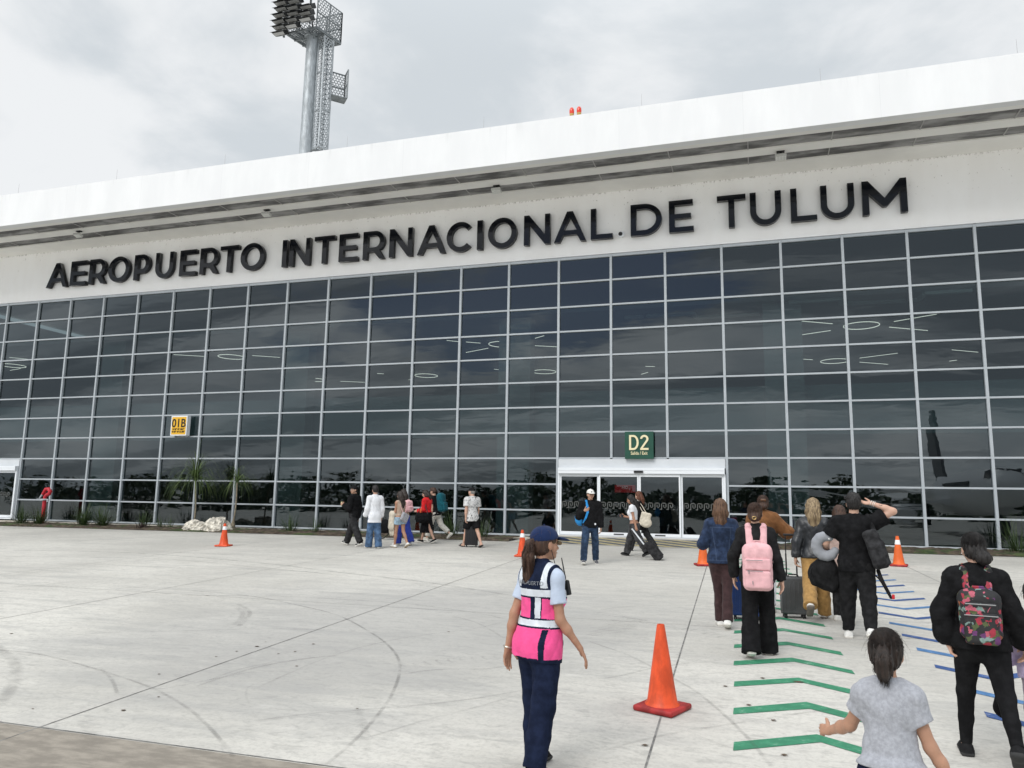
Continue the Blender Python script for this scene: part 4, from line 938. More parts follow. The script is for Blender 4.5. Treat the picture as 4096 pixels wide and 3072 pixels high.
for s in (-1, 1):
    w_ = MB(); slab(w_, [(s*1.5, -12, 2.2), (s*15, -20, 3.2), (s*15, -21.5, 3.2), (s*1.5, -18.5, 2.2)], .3); slab(w_, [(s*15, -20.2, 3.2), (s*15.4, -21.6, 5.2), (s*15.4, -22.4, 5.2), (s*15, -21.5, 3.2)], .15); w_.build('wing', M_AC, pl)
    MB().lathe([(.75, 0), (.95, .5), (.95, 2.2), (.5, 3.6)], 20).build('engine', M_AC, pl, 50).matrix_local = Matrix.Translation((s*5, -12.2, 1.5)) @ Matrix.Rotation(R(90), 4, 'X')
    w_ = MB(); slab(w_, [(s*.4, -31, 3.9), (s*5.2, -34, 4.2), (s*5.2, -35.3, 4.2), (s*.4, -34, 3.9)], .2); w_.build('tailplane', M_AC, pl)
w_ = MB(); slab(w_, [(0, -27.5, 4.9), (0, -33.2, 11.8), (0, -35.4, 11.8), (0, -34, 4.6)], .3); w_.build('tail_fin', mat('tail_dark', (.06, .065, .075), .4), pl)
for x, y in ((0, -3.6), (-2.6, -17), (2.6, -17)):
    g = MB(); g.tube([(x, y, 0.5), (x, y, 2.2)], .09, 8); g.tube([(x-.25, y, .5), (x+.25, y, .5)], .5, 16); g.build('landing_gear', M_ACD, pl, 40)
# ================================================================== SOFT SURFACES: distance fields meshed with surface nets
vec = lambda *a: np.array(a, float)
def unit(v): v = np.asarray(v, float); return v/max(np.linalg.norm(v), 1e-9)
class Sd:
    def __init__(s, h): s.h = h; s.p = []; s.post = []
    def cap(s, a, b, ra, rb=None, k=.03, n=None, f=1., flat=0, op='u'):
        rb = ra if rb is None else rb; a, b = np.asarray(a, float), np.asarray(b, float); r = max(ra, rb)
        s.p.append(('c', op, k, np.minimum(a, b)-r, np.maximum(a, b)+r, (a, b, ra, rb, None if n is None else unit(n), f, flat))); return s
    def chain(s, pts, rs, **kw):
        for i in range(len(pts)-1): s.cap(pts[i], pts[i+1], rs[i], rs[i+1], **kw)
        return s
    def ell(s, c, r, M=None, k=.03, op='u'):
        c = np.asarray(c, float); r = np.asarray(r, float) if np.ndim(r) else np.full(3, float(r)); R_ = max(r)
        e = (np.abs(np.asarray(M))@r) if M is not None else r
        s.p.append(('e', op, k, c-e, c+e, (c, r, M))); return s
    def box(s, c, hf, M=None, r=.01, k=.01, op='u'):
        c = np.asarray(c, float); hf = np.asarray(hf, float); e = (np.abs(np.asarray(M))@hf) if M is not None else hf
        s.p.append(('b', op, k, c-e, c+e, (c, hf, M, r))); return s
    def mesh(s):
        h = s.h; lo = np.min([p[3] for p in s.p if p[1] == 'u'], 0)-2.5*h-.012; hi = np.max([p[4] for p in s.p if p[1] == 'u'], 0)+2.5*h+.012
        n = np.ceil((hi-lo)/h).astype(int)+1; D = np.full(n, .1, np.float32)
        ax = [(lo[i]+h*np.arange(n[i])).astype(np.float32) for i in range(3)]
        for kind, op, k, a, b, d in s.p:
            pad = k+.02+2*h
            i0 = np.clip(np.floor((a-pad-lo)/h).astype(int), 0, n-1); i1 = np.clip(np.ceil((b+pad-lo)/h).astype(int)+1, 1, n)
            if np.any(i1 <= i0): continue
            sl = tuple(slice(i0[i], i1[i]) for i in range(3)); X = ax[0][sl[0]][:, None, None]; Y = ax[1][sl[1]][None, :, None]; Z = ax[2][sl[2]][None, None, :]
            if kind == 'c':
                A, B, ra, rb, nn, f, flat = d; ab = B-A; L2 = max(ab@ab, 1e-9)
                tt = ((X-A[0])*ab[0]+(Y-A[1])*ab[1]+(Z-A[2])*ab[2])/L2; t = np.clip(tt, 0, 1)
                dx, dy, dz = X-A[0]-t*ab[0], Y-A[1]-t*ab[1], Z-A[2]-t*ab[2]; q = dx*dx+dy*dy+dz*dz
                if nn is not None: q = q+(dx*nn[0]+dy*nn[1]+dz*nn[2])**2*(1/f**2-1)
                e = np.sqrt(q)-(ra+(rb-ra)*t)
                if flat:
                    L = math.sqrt(L2)
                    if flat & 2: e = np.maximum(e, (tt-1)*L)
                    if flat & 1: e = np.maximum(e, -tt*L)
            elif kind == 'e':
                c, r, M = d; x, y, z = X-c[0], Y-c[1], Z-c[2]
                if M is not None: M = np.asarray(M); x, y, z = (x*M[0, i]+y*M[1, i]+z*M[2, i] for i in range(3))
                k0 = np.sqrt((x/r[0])**2+(y/r[1])**2+(z/r[2])**2); k1 = np.sqrt((x/r[0]**2)**2+(y/r[1]**2)**2+(z/r[2]**2)**2); e = k0*(k0-1)/np.maximum(k1, 1e-6)
            else:
                c, hf, M, r = d; x, y, z = X-c[0], Y-c[1], Z-c[2]
                if M is not None: M = np.asarray(M); x, y, z = (x*M[0, i]+y*M[1, i]+z*M[2, i] for i in range(3))
                qx, qy, qz = np.abs(x)-hf[0]+r, np.abs(y)-hf[1]+r, np.abs(z)-hf[2]+r
                e = np.sqrt(np.maximum(qx, 0)**2+np.maximum(qy, 0)**2+np.maximum(qz, 0)**2)+np.minimum(np.maximum(qx, np.maximum(qy, qz)), 0)-r
            o = D[sl]; e = np.broadcast_to(e, o.shape)
            if op == 'u': hh = np.maximum(k-np.abs(o-e), 0)/max(k, 1e-6); D[sl] = np.minimum(o, e)-hh*hh*k*.25
            elif op == 's': e = -e; hh = np.maximum(k-np.abs(o-e), 0)/max(k, 1e-6); D[sl] = np.maximum(o, e)+hh*hh*k*.25
        X, Y, Z = ax[0][:, None, None], ax[1][None, :, None], ax[2][None, None, :]
        for fn in s.post: D = fn(X, Y, Z, D)
        D = np.asarray(D, np.float32)
        for a in range(3):
            i = [slice(None)]*3
            for q in (0, -1): i[a] = q; D[tuple(i)] = np.maximum(D[tuple(i)], h*.5)
        return nets(D, lo, h)
def nets(D, lo, h):
    Sg = D < 0; n = D.shape; c = np.zeros((n[0]-1, n[1]-1, n[2]-1), np.int8)
    cr = [(i, j, k) for i in (0, 1) for j in (0, 1) for k in (0, 1)]
    sub = lambda A, o: A[o[0]:n[0]-1+o[0], o[1]:n[1]-1+o[1], o[2]:n[2]-1+o[2]]
    for o in cr: c += sub(Sg, o)
    I = np.argwhere((c > 0) & (c < 8)); idx = -np.ones(c.shape, np.int32); idx[tuple(I.T)] = np.arange(len(I))
    acc = np.zeros((len(I), 3)); cnt = np.zeros(len(I))
    for a in cr:
        for ax in range(3):
            if a[ax]: continue
            b = list(a); b[ax] = 1
            da = D[I[:, 0]+a[0], I[:, 1]+a[1], I[:, 2]+a[2]]; db = D[I[:, 0]+b[0], I[:, 1]+b[1], I[:, 2]+b[2]]; m = (da < 0) != (db < 0)
            t = np.where(m, da/np.where(m, da-db, 1), 0); P = np.tile(np.array(a, float), (len(I), 1)); P[:, ax] += t
            acc[m] += P[m]; cnt[m] += 1
    V = lo+h*(I+acc/np.maximum(cnt, 1)[:, None]); F = []
    for ax in range(3):
        u, v = (ax+1) % 3, (ax+2) % 3; sa = [slice(None)]*3; sb = [slice(None)]*3; sa[ax] = slice(0, -1); sb[ax] = slice(1, None)
        for q in (u, v): sa[q] = slice(1, -1); sb[q] = slice(1, -1)
        A, B = Sg[tuple(sa)], Sg[tuple(sb)]; E = np.argwhere(A != B)
        if not len(E): continue
        fl = A[tuple(E.T)]; E = E.copy(); E[:, u] += 1; E[:, v] += 1
        def ci(du, dv): q = E.copy(); q[:, u] -= du; q[:, v] -= dv; return idx[q[:, 0], q[:, 1], q[:, 2]]
        Q = np.stack([ci(1, 1), ci(0, 1), ci(0, 0), ci(1, 0)], 1); Q[~fl] = Q[~fl][:, ::-1]; F.append(Q)
    return V, np.concatenate(F)
def soft(name, sd, mats, parent, matfn=None):
    V, F = sd.mesh() if isinstance(sd, Sd) else sd
    mi = matfn(V[F].mean(1)) if matfn else None
    return mk(name, V, F, mats, parent, mi, True)
def join(*parts):
    V, F, n = [], [], 0
    for v, f in parts: V.append(v); F.append(np.asarray(f)+n); n += len(v)
    return np.concatenate(V), np.concatenate(F)
def folds(amp, seed, lx=.09, lz=.16, extra=1.):
    r = np.random.default_rng(seed); ph = r.uniform(0, 6.28, 12); dr = r.normal(0, 1, (5, 3))
    def fn(X, Y, Z, D):
        w = .03*np.sin(Z*19+ph[0]+X*11)+.025*np.sin(X*23+Y*17+ph[1]); e = 0
        for i in range(4):
            d = dr[i]/np.linalg.norm(dr[i]); e = e+1.15-2.3*np.sqrt(np.abs(np.sin(((X*d[0]+Y*d[1])*6.28/lx+(Z*(.55+.5*abs(d[2]))*(1 if i % 2 else -1)+w)*6.28/lz+ph[2+i]+1.2*np.sin(Z*9+X*6+ph[6+i]))*.5))+.02)
        return D+(amp*.45*e).astype(np.float32)
    return fn
def tubes(paths, r0, r1=.0006, n=3):                  # many thin strands in one mesh
    V, F = [], []; b = 0
    for P, r in paths:
        P = np.asarray(P, float); m = len(P); T = np.gradient(P, axis=0); T /= np.linalg.norm(T, axis=1)[:, None]+1e-9
        a = np.cross(T, [.31, .17, .93]); a /= np.linalg.norm(a, axis=1)[:, None]+1e-9; c = np.cross(T, a); rr = r*(np.linspace(1, .25, m))[:, None]
        for k in range(n): th = 6.283*k/n; V.append(P+(a*math.cos(th)+c*math.sin(th))*rr)
        for k in range(n):
            k2 = (k+1) % n; i = np.arange(m-1); F.append(np.stack([b+k*m+i, b+k2*m+i, b+k2*m+i+1, b+k*m+i+1], 1))
        b += n*m
    return np.concatenate(V), np.concatenate(F)

# ================================================================== BODIES
def rotm(ax, deg): return np.array(Matrix.Rotation(R(deg), 3, ax))
ARM = dict(L=((-.14, -.02, -1), (-.02, .18, -1)), R=((.14, -.02, -1), (.02, .18, -1)))
def pose(H, sex='f', lean=2, legs=((12, 3, 6), (-12, 3, 14)), arms=None, head=(0, 0), twist=0, hs=1., side=0, hands=None, child=False, wide=1.):
    s = H/1.7; J = dict(s=s, sex=sex, hs=hs*s, wide=wide); m = sex == 'm'; J['m'] = m
    th, sh, ak = .415*s, .415*s, .075*s; hw = (.082 if m else .085)*s
    if child: th *= .93; sh *= .93
    low = []; rel = {}
    for i, (k, sx) in enumerate((('L', -1), ('R', 1))):
        fl, ab, kn = legs[i][:3]; d1 = vec(sx*math.sin(R(ab)), math.sin(R(fl)), -math.cos(R(fl))); d2 = vec(sx*math.sin(R(ab))*.6, math.sin(R(fl-kn)), -math.cos(R(fl-kn)))
        hip = vec(sx*hw, 0, 0); knee = hip+unit(d1)*th; ank = knee+unit(d2)*sh; fp = legs[i][3] if len(legs[i]) > 3 else (-(kn-fl)*.75 if kn-fl > 12 else max(0, fl-kn)*.7)
        to = legs[i][4] if len(legs[i]) > 4 else 6
        fd = vec(sx*math.sin(R(to)), math.cos(R(fp)), math.sin(R(fp))); fd = unit(fd); up = unit(np.cross(np.cross(fd, [0, 0, 1.]), fd)); rel[k] = (hip, knee, ank, fd, up)
        low += [(ank+fd*.15*s-up*.068*s)[2], (ank-fd*.055*s-up*.072*s)[2]]
    z0 = -min(low); J['pz'] = z0; o = vec(0, 0, z0)
    for k in rel: J['hip'+k], J['kn'+k], J['an'+k] = (q+o for q in rel[k][:3]); J['fd'+k], J['fu'+k] = rel[k][3:]
    TM = rotm('Z', twist)@rotm('Y', side)@rotm('X', -lean); J['TM'] = TM; J['o'] = o
    tw = .96 if child else 1.
    t = lambda x, y, z: o+TM@(vec(x, y, z)*s*tw); J['t'] = t
    sw = (.178 if m else .143)*(1+(wide-1)*.6)
    if child: sw = .118
    J['sw'] = sw; arms = arms or ARM
    for k, sx in (('L', -1), ('R', 1)):
        S_ = t(sx*sw, -.008, .470); J['sh'+k] = S_; u, f = (unit(q) for q in arms[k][:2]); al = .92 if child else 1.
        J['el'+k] = S_+TM@u*.295*s*al; J['wr'+k] = J['el'+k]+TM@f*.245*s*al
        hd = TM@unit(arms[k][2]) if len(arms[k]) > 2 else TM@f; tt = TM@unit(arms[k][3]) if len(arms[k]) > 3 else TM@vec(-sx*.15, 1, .1)
        tt = unit(tt-hd*(tt@hd)); J['hd'+k] = (hd, tt, (np.cross(hd, tt) if k == 'L' else np.cross(tt, hd)), arms[k][4] if len(arms[k]) > 4 else .35)
    J['nk'] = t(0, -.005, .53); HM = TM@rotm('Z', head[0])@rotm('X', head[1]+lean*.6); J['HM'] = HM
    J['hc'] = t(0, .012, .605)+HM@(vec(0, .008, .105)*J['hs']); J['hp'] = lambda x, y, z: J['hc']+HM@(vec(x, y, z)*J['hs'])
    return J
def torso(sd, J, g, top=True, k=.05, waist=1.):
    s, t, m, TM, w = J['s'], J['t'], J['m'], J['TM'], J['wide']; E = lambda c, r, kk=k: sd.ell(t(*c), (np.array(r)*[w, 1, 1])*s+g, TM, kk)
    E((0, .0, .03), (.158 if m else .165, .108, .11)); E((0, .005, .17), (.148 if m else .128*waist, .100 if m else .092, .13))
    E((0, .0, .34), (.165 if m else .142, .112 if m else .102, .17)); E((0, -.005, .43), (.17 if m else .145, .095, .09))
    for x in (-.062, .062): E((x, -.055, -.03), (.092, .075, .10), .06)
    if top:
        if not m and J['hs'] >= J['s']*.99 and J['hs'] < J['s']*1.1:
            for x in (-.07, .07): E((x, .085, .33), (.055, .05, .06), .05)
        sd.cap(J['shL'], J['shR'], .054*s+g, None, k, TM@vec(0, 1, 0), .9)
        for q in ('L', 'R'): sd.cap(t(0, -.012, .54), J['sh'+q]+TM@vec(0, 0, .008*s), .036*s+g*.7, .040*s+g*.8, .05)
def hand(sd, J, q, s=None):
    s = s or J['s']; hd, tt, nn, cu = J['hd'+q]; w = J['wr'+q]; k = .007*s
    for i, off in enumerate((.026, .009, -.009, -.025)):
        b = w+hd*(.078-.004*abs(i-1))*s+tt*off*s; sd.cap(w+tt*off*.55*s+hd*.004*s, b, .0135*s, .0105*s, .014*s)
        d = unit(hd+tt*off*1.6); p = b; ls = np.array((.040, .026, .021))*(.95, 1.06, 1., .8)[i]*s; cc = cu*(1+.15*i)
        for j in range(3):
            a = cc*(.5, .9, .7)[j]; d = unit(d*math.cos(a)+nn*math.sin(a)); e = p+d*ls[j]; sd.cap(p, e, (.0092, .0082, .0074)[j]*s, (.0083, .0075, .0062)[j]*s, k*.5); p = e
    p = w+hd*.018*s+tt*.02*s; d = unit(hd*.62+tt*.75+nn*.25)
    for j, l in enumerate((.038, .03, .024)):
        e = p+d*l*s; sd.cap(p, e, (.0145, .0105, .0088)[j]*s, (.011, .009, .0072)[j]*s, .01*s); p = e; d = unit(d+hd*.35+nn*.2*cu)
def head(sd, J, detail=True):
    s, hp, M = J['hs'], J['hp'], J['HM']; E = lambda c, r, k=.02, op='u', MM=None: sd.ell(hp(*c), np.array(r)*s, M if MM is None else MM, k, op)
    E((0, -.005, .03), (.074, .094, .088)); E((0, .03, -.035), (.058, .062, .075), .03); E((0, .068, -.088), (.026, .022, .022), .03)
    for x in (-1, 1):
        E((x*.05, .04, -.03), (.022, .03, .03), .02); E((x*.075, -.004, -.012), (.011, .021, .031), .008)
    if detail:
        for x in (-1, 1): E((x*.031, .088, .004), (.017, .014, .011), .012, 's')
        E((0, .082, .024), (.05, .014, .009), .012)
        sd.cap(hp(0, .088, .005), hp(0, .112, -.033), .008*s, .011*s, .01); 
        for x in (-1, 1): E((x*.011, .098, -.036), (.008, .009, .007), .006)
        E((0, .092, -.062), (.022, .010, .0065), .006); E((0, .089, -.073), (.018, .010, .006), .006); E((0, .1, -.0675), (.02, .006, .0016), .003, 's')
        for x in (-1, 1): E((x*.031, .078, .004), (.0125, .0125, .0125), .001)
    sd.cap(J['nk'], hp(0, -.028, -.07), (.060 if J['m'] else .050)*J['s'], (.054 if J['m'] else .045)*J['s'], .025)
def limbs(sd, J):
    s, m = J['s'], J['m']; a = 1.12 if m else .98
    for q in ('L', 'R'):
        S_, E_, W_ = J['sh'+q], J['el'+q], J['wr'+q]; u = unit(E_-S_); f = unit(W_-E_)
        sd.cap(S_, E_, .048*s*a, .036*s*a, .03); sd.cap(E_, E_+f*.09*s, .037*s*a, .038*s*a, .02); sd.cap(E_+f*.09*s, W_, .038*s*a, .024*s*a, .02, J['hd'+q][2], .85)
        hp_, k_, an = J['hip'+q], J['kn'+q], J['an'+q]; c = unit(an-k_)
        lk = J.get('legk', .66); bk = unit(vec(0, -1, 0)-c*(-c[1])); sd.cap(hp_, k_, .084*s*lk, .052*s*lk, .05); sd.cap(k_, an, .050*s*lk, .034*s*max(lk, .9), .03); xx = unit(np.cross(bk, c)); sd.ell(k_+c*.13*s+bk*.014*s*lk, (.047*s*lk, .046*s*lk, .10*s*lk), np.stack([xx, bk, c], 1), .03)
        fd, fu = J['fd'+q], J['fu'+q]; sd.cap(an-fd*.02*s-fu*.035*s, an+fd*.13*s-fu*.052*s, .034*s, .020*s, .03); sd.cap(an, an-fd*.03*s-fu*.04*s, .033*s, .03*s, .02)
def toes(sd, J, q):
    s, fd, fu = J['s'], J['fd'+q], J['fu'+q]; sx = unit(np.cross(fd, fu))*(1 if q == 'R' else -1)
    for i in range(5): b = J['an'+q]+fd*(.125-.012*i)*s-fu*.052*s+sx*(-.028+.014*i)*s; sd.cap(b-fd*.03*s, b+fd*.028*s, (.011, .009, .0085, .008, .0075)[i]*s, None, .006)
SKIN = dict(tan=(.40, .215, .14), light=(.56, .345, .255), olive=(.46, .27, .185), brown=(.30, .155, .095), child=(.45, .25, .165))
def skin(k): return mat('skin_'+k, SKIN[k], .5, .35, var=.09, vs=9, bump=.08, bs=140, sss=.08)
def body(J, h, sk, root, fine=True, face=True, feet=(), hands='LR'):
    sd = Sd(h); torso(sd, J, 0); limbs(sd, J); head(sd, J, False); parts = [sd.mesh()]
    if fine:
        f = Sd(min(h, .0055 if h < .0125 else .008)); head(f, J, face); parts.append(f.mesh())
        for q in hands:
            f = Sd(.0046 if h < .0125 else .0062); d = unit(J['wr'+q]-J['el'+q]); f.cap(J['wr'+q]-d*.07*J['s'], J['wr'+q]+d*.01, .031*J['s'], .026*J['s'], .01, J['hd'+q][2], .82); hand(f, J, q); parts.append(f.mesh())
        for q in feet: f = Sd(.007); f.cap(J['an'+q]-J['fu'+q]*.03*J['s'], J['an'+q]+J['fd'+q]*.1*J['s']-J['fu'+q]*.05*J['s'], .034*J['s'], .024*J['s'], .02); toes(f, J, q); parts.append(f.mesh())
    o = soft('body', join(*parts), [skin(sk)], root)
    if face:
        hp, s = J['hp'], J['hs']; V, F = [], []
        for nm, pts, r, mm in (('eye', [(-.031, .0895), (.031, .0895)], .0062, M_BLK),):
            e = MB()
            for x, y in pts: e.lathe([(.0, -r), (r*.7, -r*.7), (r, 0), (r*.7, r*.7), (0, r)], 8, tuple(hp(x, y-.001, .004)))
            e.build('eyes', mm, root, 80)
        b = MB()
        for x in (-1, 1): b.tube([hp(x*.016, .0955, .026), hp(x*.033, .0935, .031), hp(x*.048, .080, .024)], [.0035*s, .004*s, .002*s], 5)
        b.build('eyebrows', mat('brow', (.03, .018, .012), .8), root, 60)
        l = MB(); l.tube([hp(-.02, .094, -.066), hp(-.007, .1015, -.063), hp(.007, .1015, -.063), hp(.02, .094, -.066)], [.002*s, .0042*s, .0042*s, .002*s], 6); l.build('lips', mat('lip', (.35, .11, .09), .45), root, 60)
    return o
# ---- clothing
def top(J, h, m, root, name='shirt', sleeve='long', hem=-.06, loose=.014, fold=.004, seed=1, cuff=1.0, sl=(.058, .052, .043), flare=0., collar=.0, open_neck=.0, matfn=None, hemtilt=0., build=True, k=.05, puff=0.):
    s, t, TM = J['s'], J['t'], J['TM']; sd = Sd(h); torso(sd, J, loose, k=k)
    if hem < -.02 or flare: sd.cap(t(0, .0, .12), t(0, -.012, hem+.0), (.135 if J['m'] else .125)*s+loose, .155*s+loose+flare, .06, TM@vec(0, 1, 0), .72)
    a = (1.1 if J['m'] else .95)*s
    for q in ('L', 'R'):
        S_, E_, W_ = J['sh'+q], J['el'+q], J['wr'+q]
        if sleeve == 'none': continue
        if sleeve == 'short': sd.cap(S_, S_+(E_-S_)*cuff, sl[0]*a+loose*.3, sl[1]*a+loose*.6, .035, flat=2)
        else:
            e2 = E_+(W_-E_)*cuff; mid = E_+(W_-E_)*.7
            sd.cap(S_, E_, sl[0]*a+loose*.3, sl[1]*a+loose*.4, .035); sd.cap(E_, mid, sl[1]*a+loose*.4, (sl[1]*.4+sl[2]*.6)*a+loose*.3+puff, .02); sd.cap(mid, e2, (sl[1]*.4+sl[2]*.6)*a+loose*.3+puff, sl[2]*a-puff*.2, .02, flat=2)
    if collar: sd.cap(t(0, -.008, .50), t(0, .004, .555+collar), .068*s, .060*s, .02, flat=2)
    zb = TM.T
    if fold: sd.post.append(folds(fold, seed))
    o0 = J['o']
    def cut(X, Y, Z, D):                              # hem, armholes and neckline
        lz = zb[2, 0]*(X-o0[0])+zb[2, 1]*(Y-o0[1])+zb[2, 2]*(Z-o0[2]); lx = zb[0, 0]*(X-o0[0])+zb[0, 1]*(Y-o0[1])+zb[0, 2]*(Z-o0[2])
        D = np.maximum(D, hem*s+hemtilt*lx-lz)
        if not collar:
            c = t(0, .045+open_neck*.4, .585-open_neck); D = np.maximum(D, .082*s-np.sqrt((X-c[0])**2+(Y-c[1])**2+((Z-c[2])*1.0)**2)) if True else D
        if sleeve == 'none':
            for q in ('L', 'R'):
                d = unit(J['el'+q]-J['sh'+q]*1.0); c = J['sh'+q]+TM@vec(.0, 0, 0); sgn = -1 if q == 'L' else 1; e = TM@vec(sgn, 0, 0)
                D = np.maximum(D, np.minimum((X-c[0])*e[0]+(Y-c[1])*e[1]+(Z-c[2])*e[2]-.014*s, Z-(c[2]-.22*s)))
        return D
    sd.post.append(cut)
    if not build: return sd
    return soft(name, sd, m if isinstance(m, list) else [m], root, matfn)
def trousers(J, h, m, root, name='trousers', r=(.098, .068, .062), fold=.004, seed=2, end=1.0, waist=.035, g=.010, matfn=None, short=None, build=True):
    s, t, TM = J['s'], J['t'], J['TM']; sd = Sd(h)
    w = J['wide']; E = lambda c, q, kk=.05: sd.ell(t(*c), np.array(q)*[w, 1, 1]*s+g, TM, kk)
    E((0, 0, .03), (.158 if J['m'] else .163, .108, .11)); E((0, .005, .12), (.15 if J['m'] else .135, .10, .10))
    for x in (-.062, .062): E((x, -.055, -.03), (.092, .075, .10), .06)
    for q in ('L', 'R'):
        H_, K_, A_ = J['hip'+q], J['kn'+q], J['an'+q]
        if short is not None: sd.cap(H_, H_+(K_-H_)*short, r[0]*s, r[1]*s, .05, flat=2); continue
        mid = K_+(A_-K_)*.5; e = K_+(A_-K_)*end
        sd.cap(H_, K_, r[0]*s, r[1]*s, .05); sd.cap(K_, mid, r[1]*s, (r[1]+r[2])/2*s, .025); sd.cap(mid, e, (r[1]+r[2])/2*s, r[2]*s, .02, flat=2)
    if fold: sd.post.append(folds(fold, seed, .11, .13))
    zb = TM.T; o0 = J['o']
    sd.post.append(lambda X, Y, Z, D: np.maximum(D, zb[2, 0]*(X-o0[0])+zb[2, 1]*(Y-o0[1])+zb[2, 2]*(Z-o0[2])-waist*s))
    if not build: return sd
    return soft(name, sd, m if isinstance(m, list) else [m], root, matfn)
def skirt(J, h, m, root, z1=-.5, r1=.26, name='skirt', fold=.006, seed=3, matfn=None):
    s, t, TM = J['s'], J['t'], J['TM']; sd = Sd(h); sd.ell(t(0, 0, .03), np.array((.163, .115, .12))*s+.01, TM, .05)
    mid = (J['knL']+J['knR'])/2; hp_ = J['o']; e = hp_+(mid-hp_)*(z1/-.41)
    sd.cap(t(0, -.01, .02), e, .165*s, r1*s, .05, unit((0, 1, 0)), .75, flat=2); sd.post.append(folds(fold, seed, .10, .6)); zt_ = t(0, 0, .11)[2]
    sd.post.append(lambda X, Y, Z, D: np.maximum(D, Z-zt_)); return soft(name, sd, [m], root, matfn)
def shoes(J, h, up, sole, root, high=0., style='sneaker', accent=None):
    s = J['s']; hh = min(h, .009)
    for q in ('L', 'R'):
        a, fd, fu = J['an'+q], J['fd'+q], J['fu'+q]; sd = Sd(hh); sx = unit(np.cross(fd, fu)); b = a-fu*.07*s
        if style == 'sandal':
            M = np.stack([sx, fd, fu], 1); sd.box(b+fd*.055*s+fu*.0, (.045*s, .125*s, .012*s), M, .011, .01); sd.cap(b+fd*.10*s-sx*.04*s+fu*.01, b+fd*.095*s+fu*.05*s, .012*s, .014*s, .01, fd, 2.4); sd.cap(b+fd*.10*s+sx*.04*s+fu*.01, b+fd*.095*s+fu*.05*s, .012*s, .014*s, .01, fd, 2.4)
        else:
            sd.cap(a-fd*.03*s-fu*.035*s, a+fd*.135*s-fu*.045*s, .044*s, .034*s, .03); sd.cap(a+fu*(.0+high)*s, a-fd*.02*s-fu*.04*s, .043*s, .044*s, .03, flat=1); sd.cap(a+fd*.03*s-fu*.01*s, a+fd*.13*s-fu*.042*s, .036*s, .03*s, .03)
            M = np.stack([sx, fd, fu], 1); sd.box(b+fd*.05*s+fu*.012*s, (.047*s, .128*s, .016*s), M, .014, .012)
        f0 = fu; bb = b
        def mf(C, bb=bb, fu=fu, fd=fd):
            z = (C-bb)@fu; y = (C-bb)@fd; r_ = (z < .026*s).astype(int)
            if accent == 'stripes': r_ = np.where((z > .03*s) & (z < .075*s) & (y > .02*s) & (y < .10*s) & (np.sin((y+z*.5)*6.28/(.028*s)) > .1), 2, r_)
            if accent == 'swoosh':
                u = (y+.02*s)/(.13*s); r_ = np.where((u > 0) & (u < 1) & (np.abs(z-(.038+.05*(1-u)**2)*s) < .011*s*(.35+.65*u*(1-u)*4)*(1.0)), 2, r_)
            return r_
        soft('shoe', sd, [up, sole]+([accent_m(accent)] if accent else []), root, mf)
def accent_m(a): return mat('accent_white', (.75, .75, .74), .6) if a == 'stripes' else mat('accent_black', (.02, .022, .03), .6)
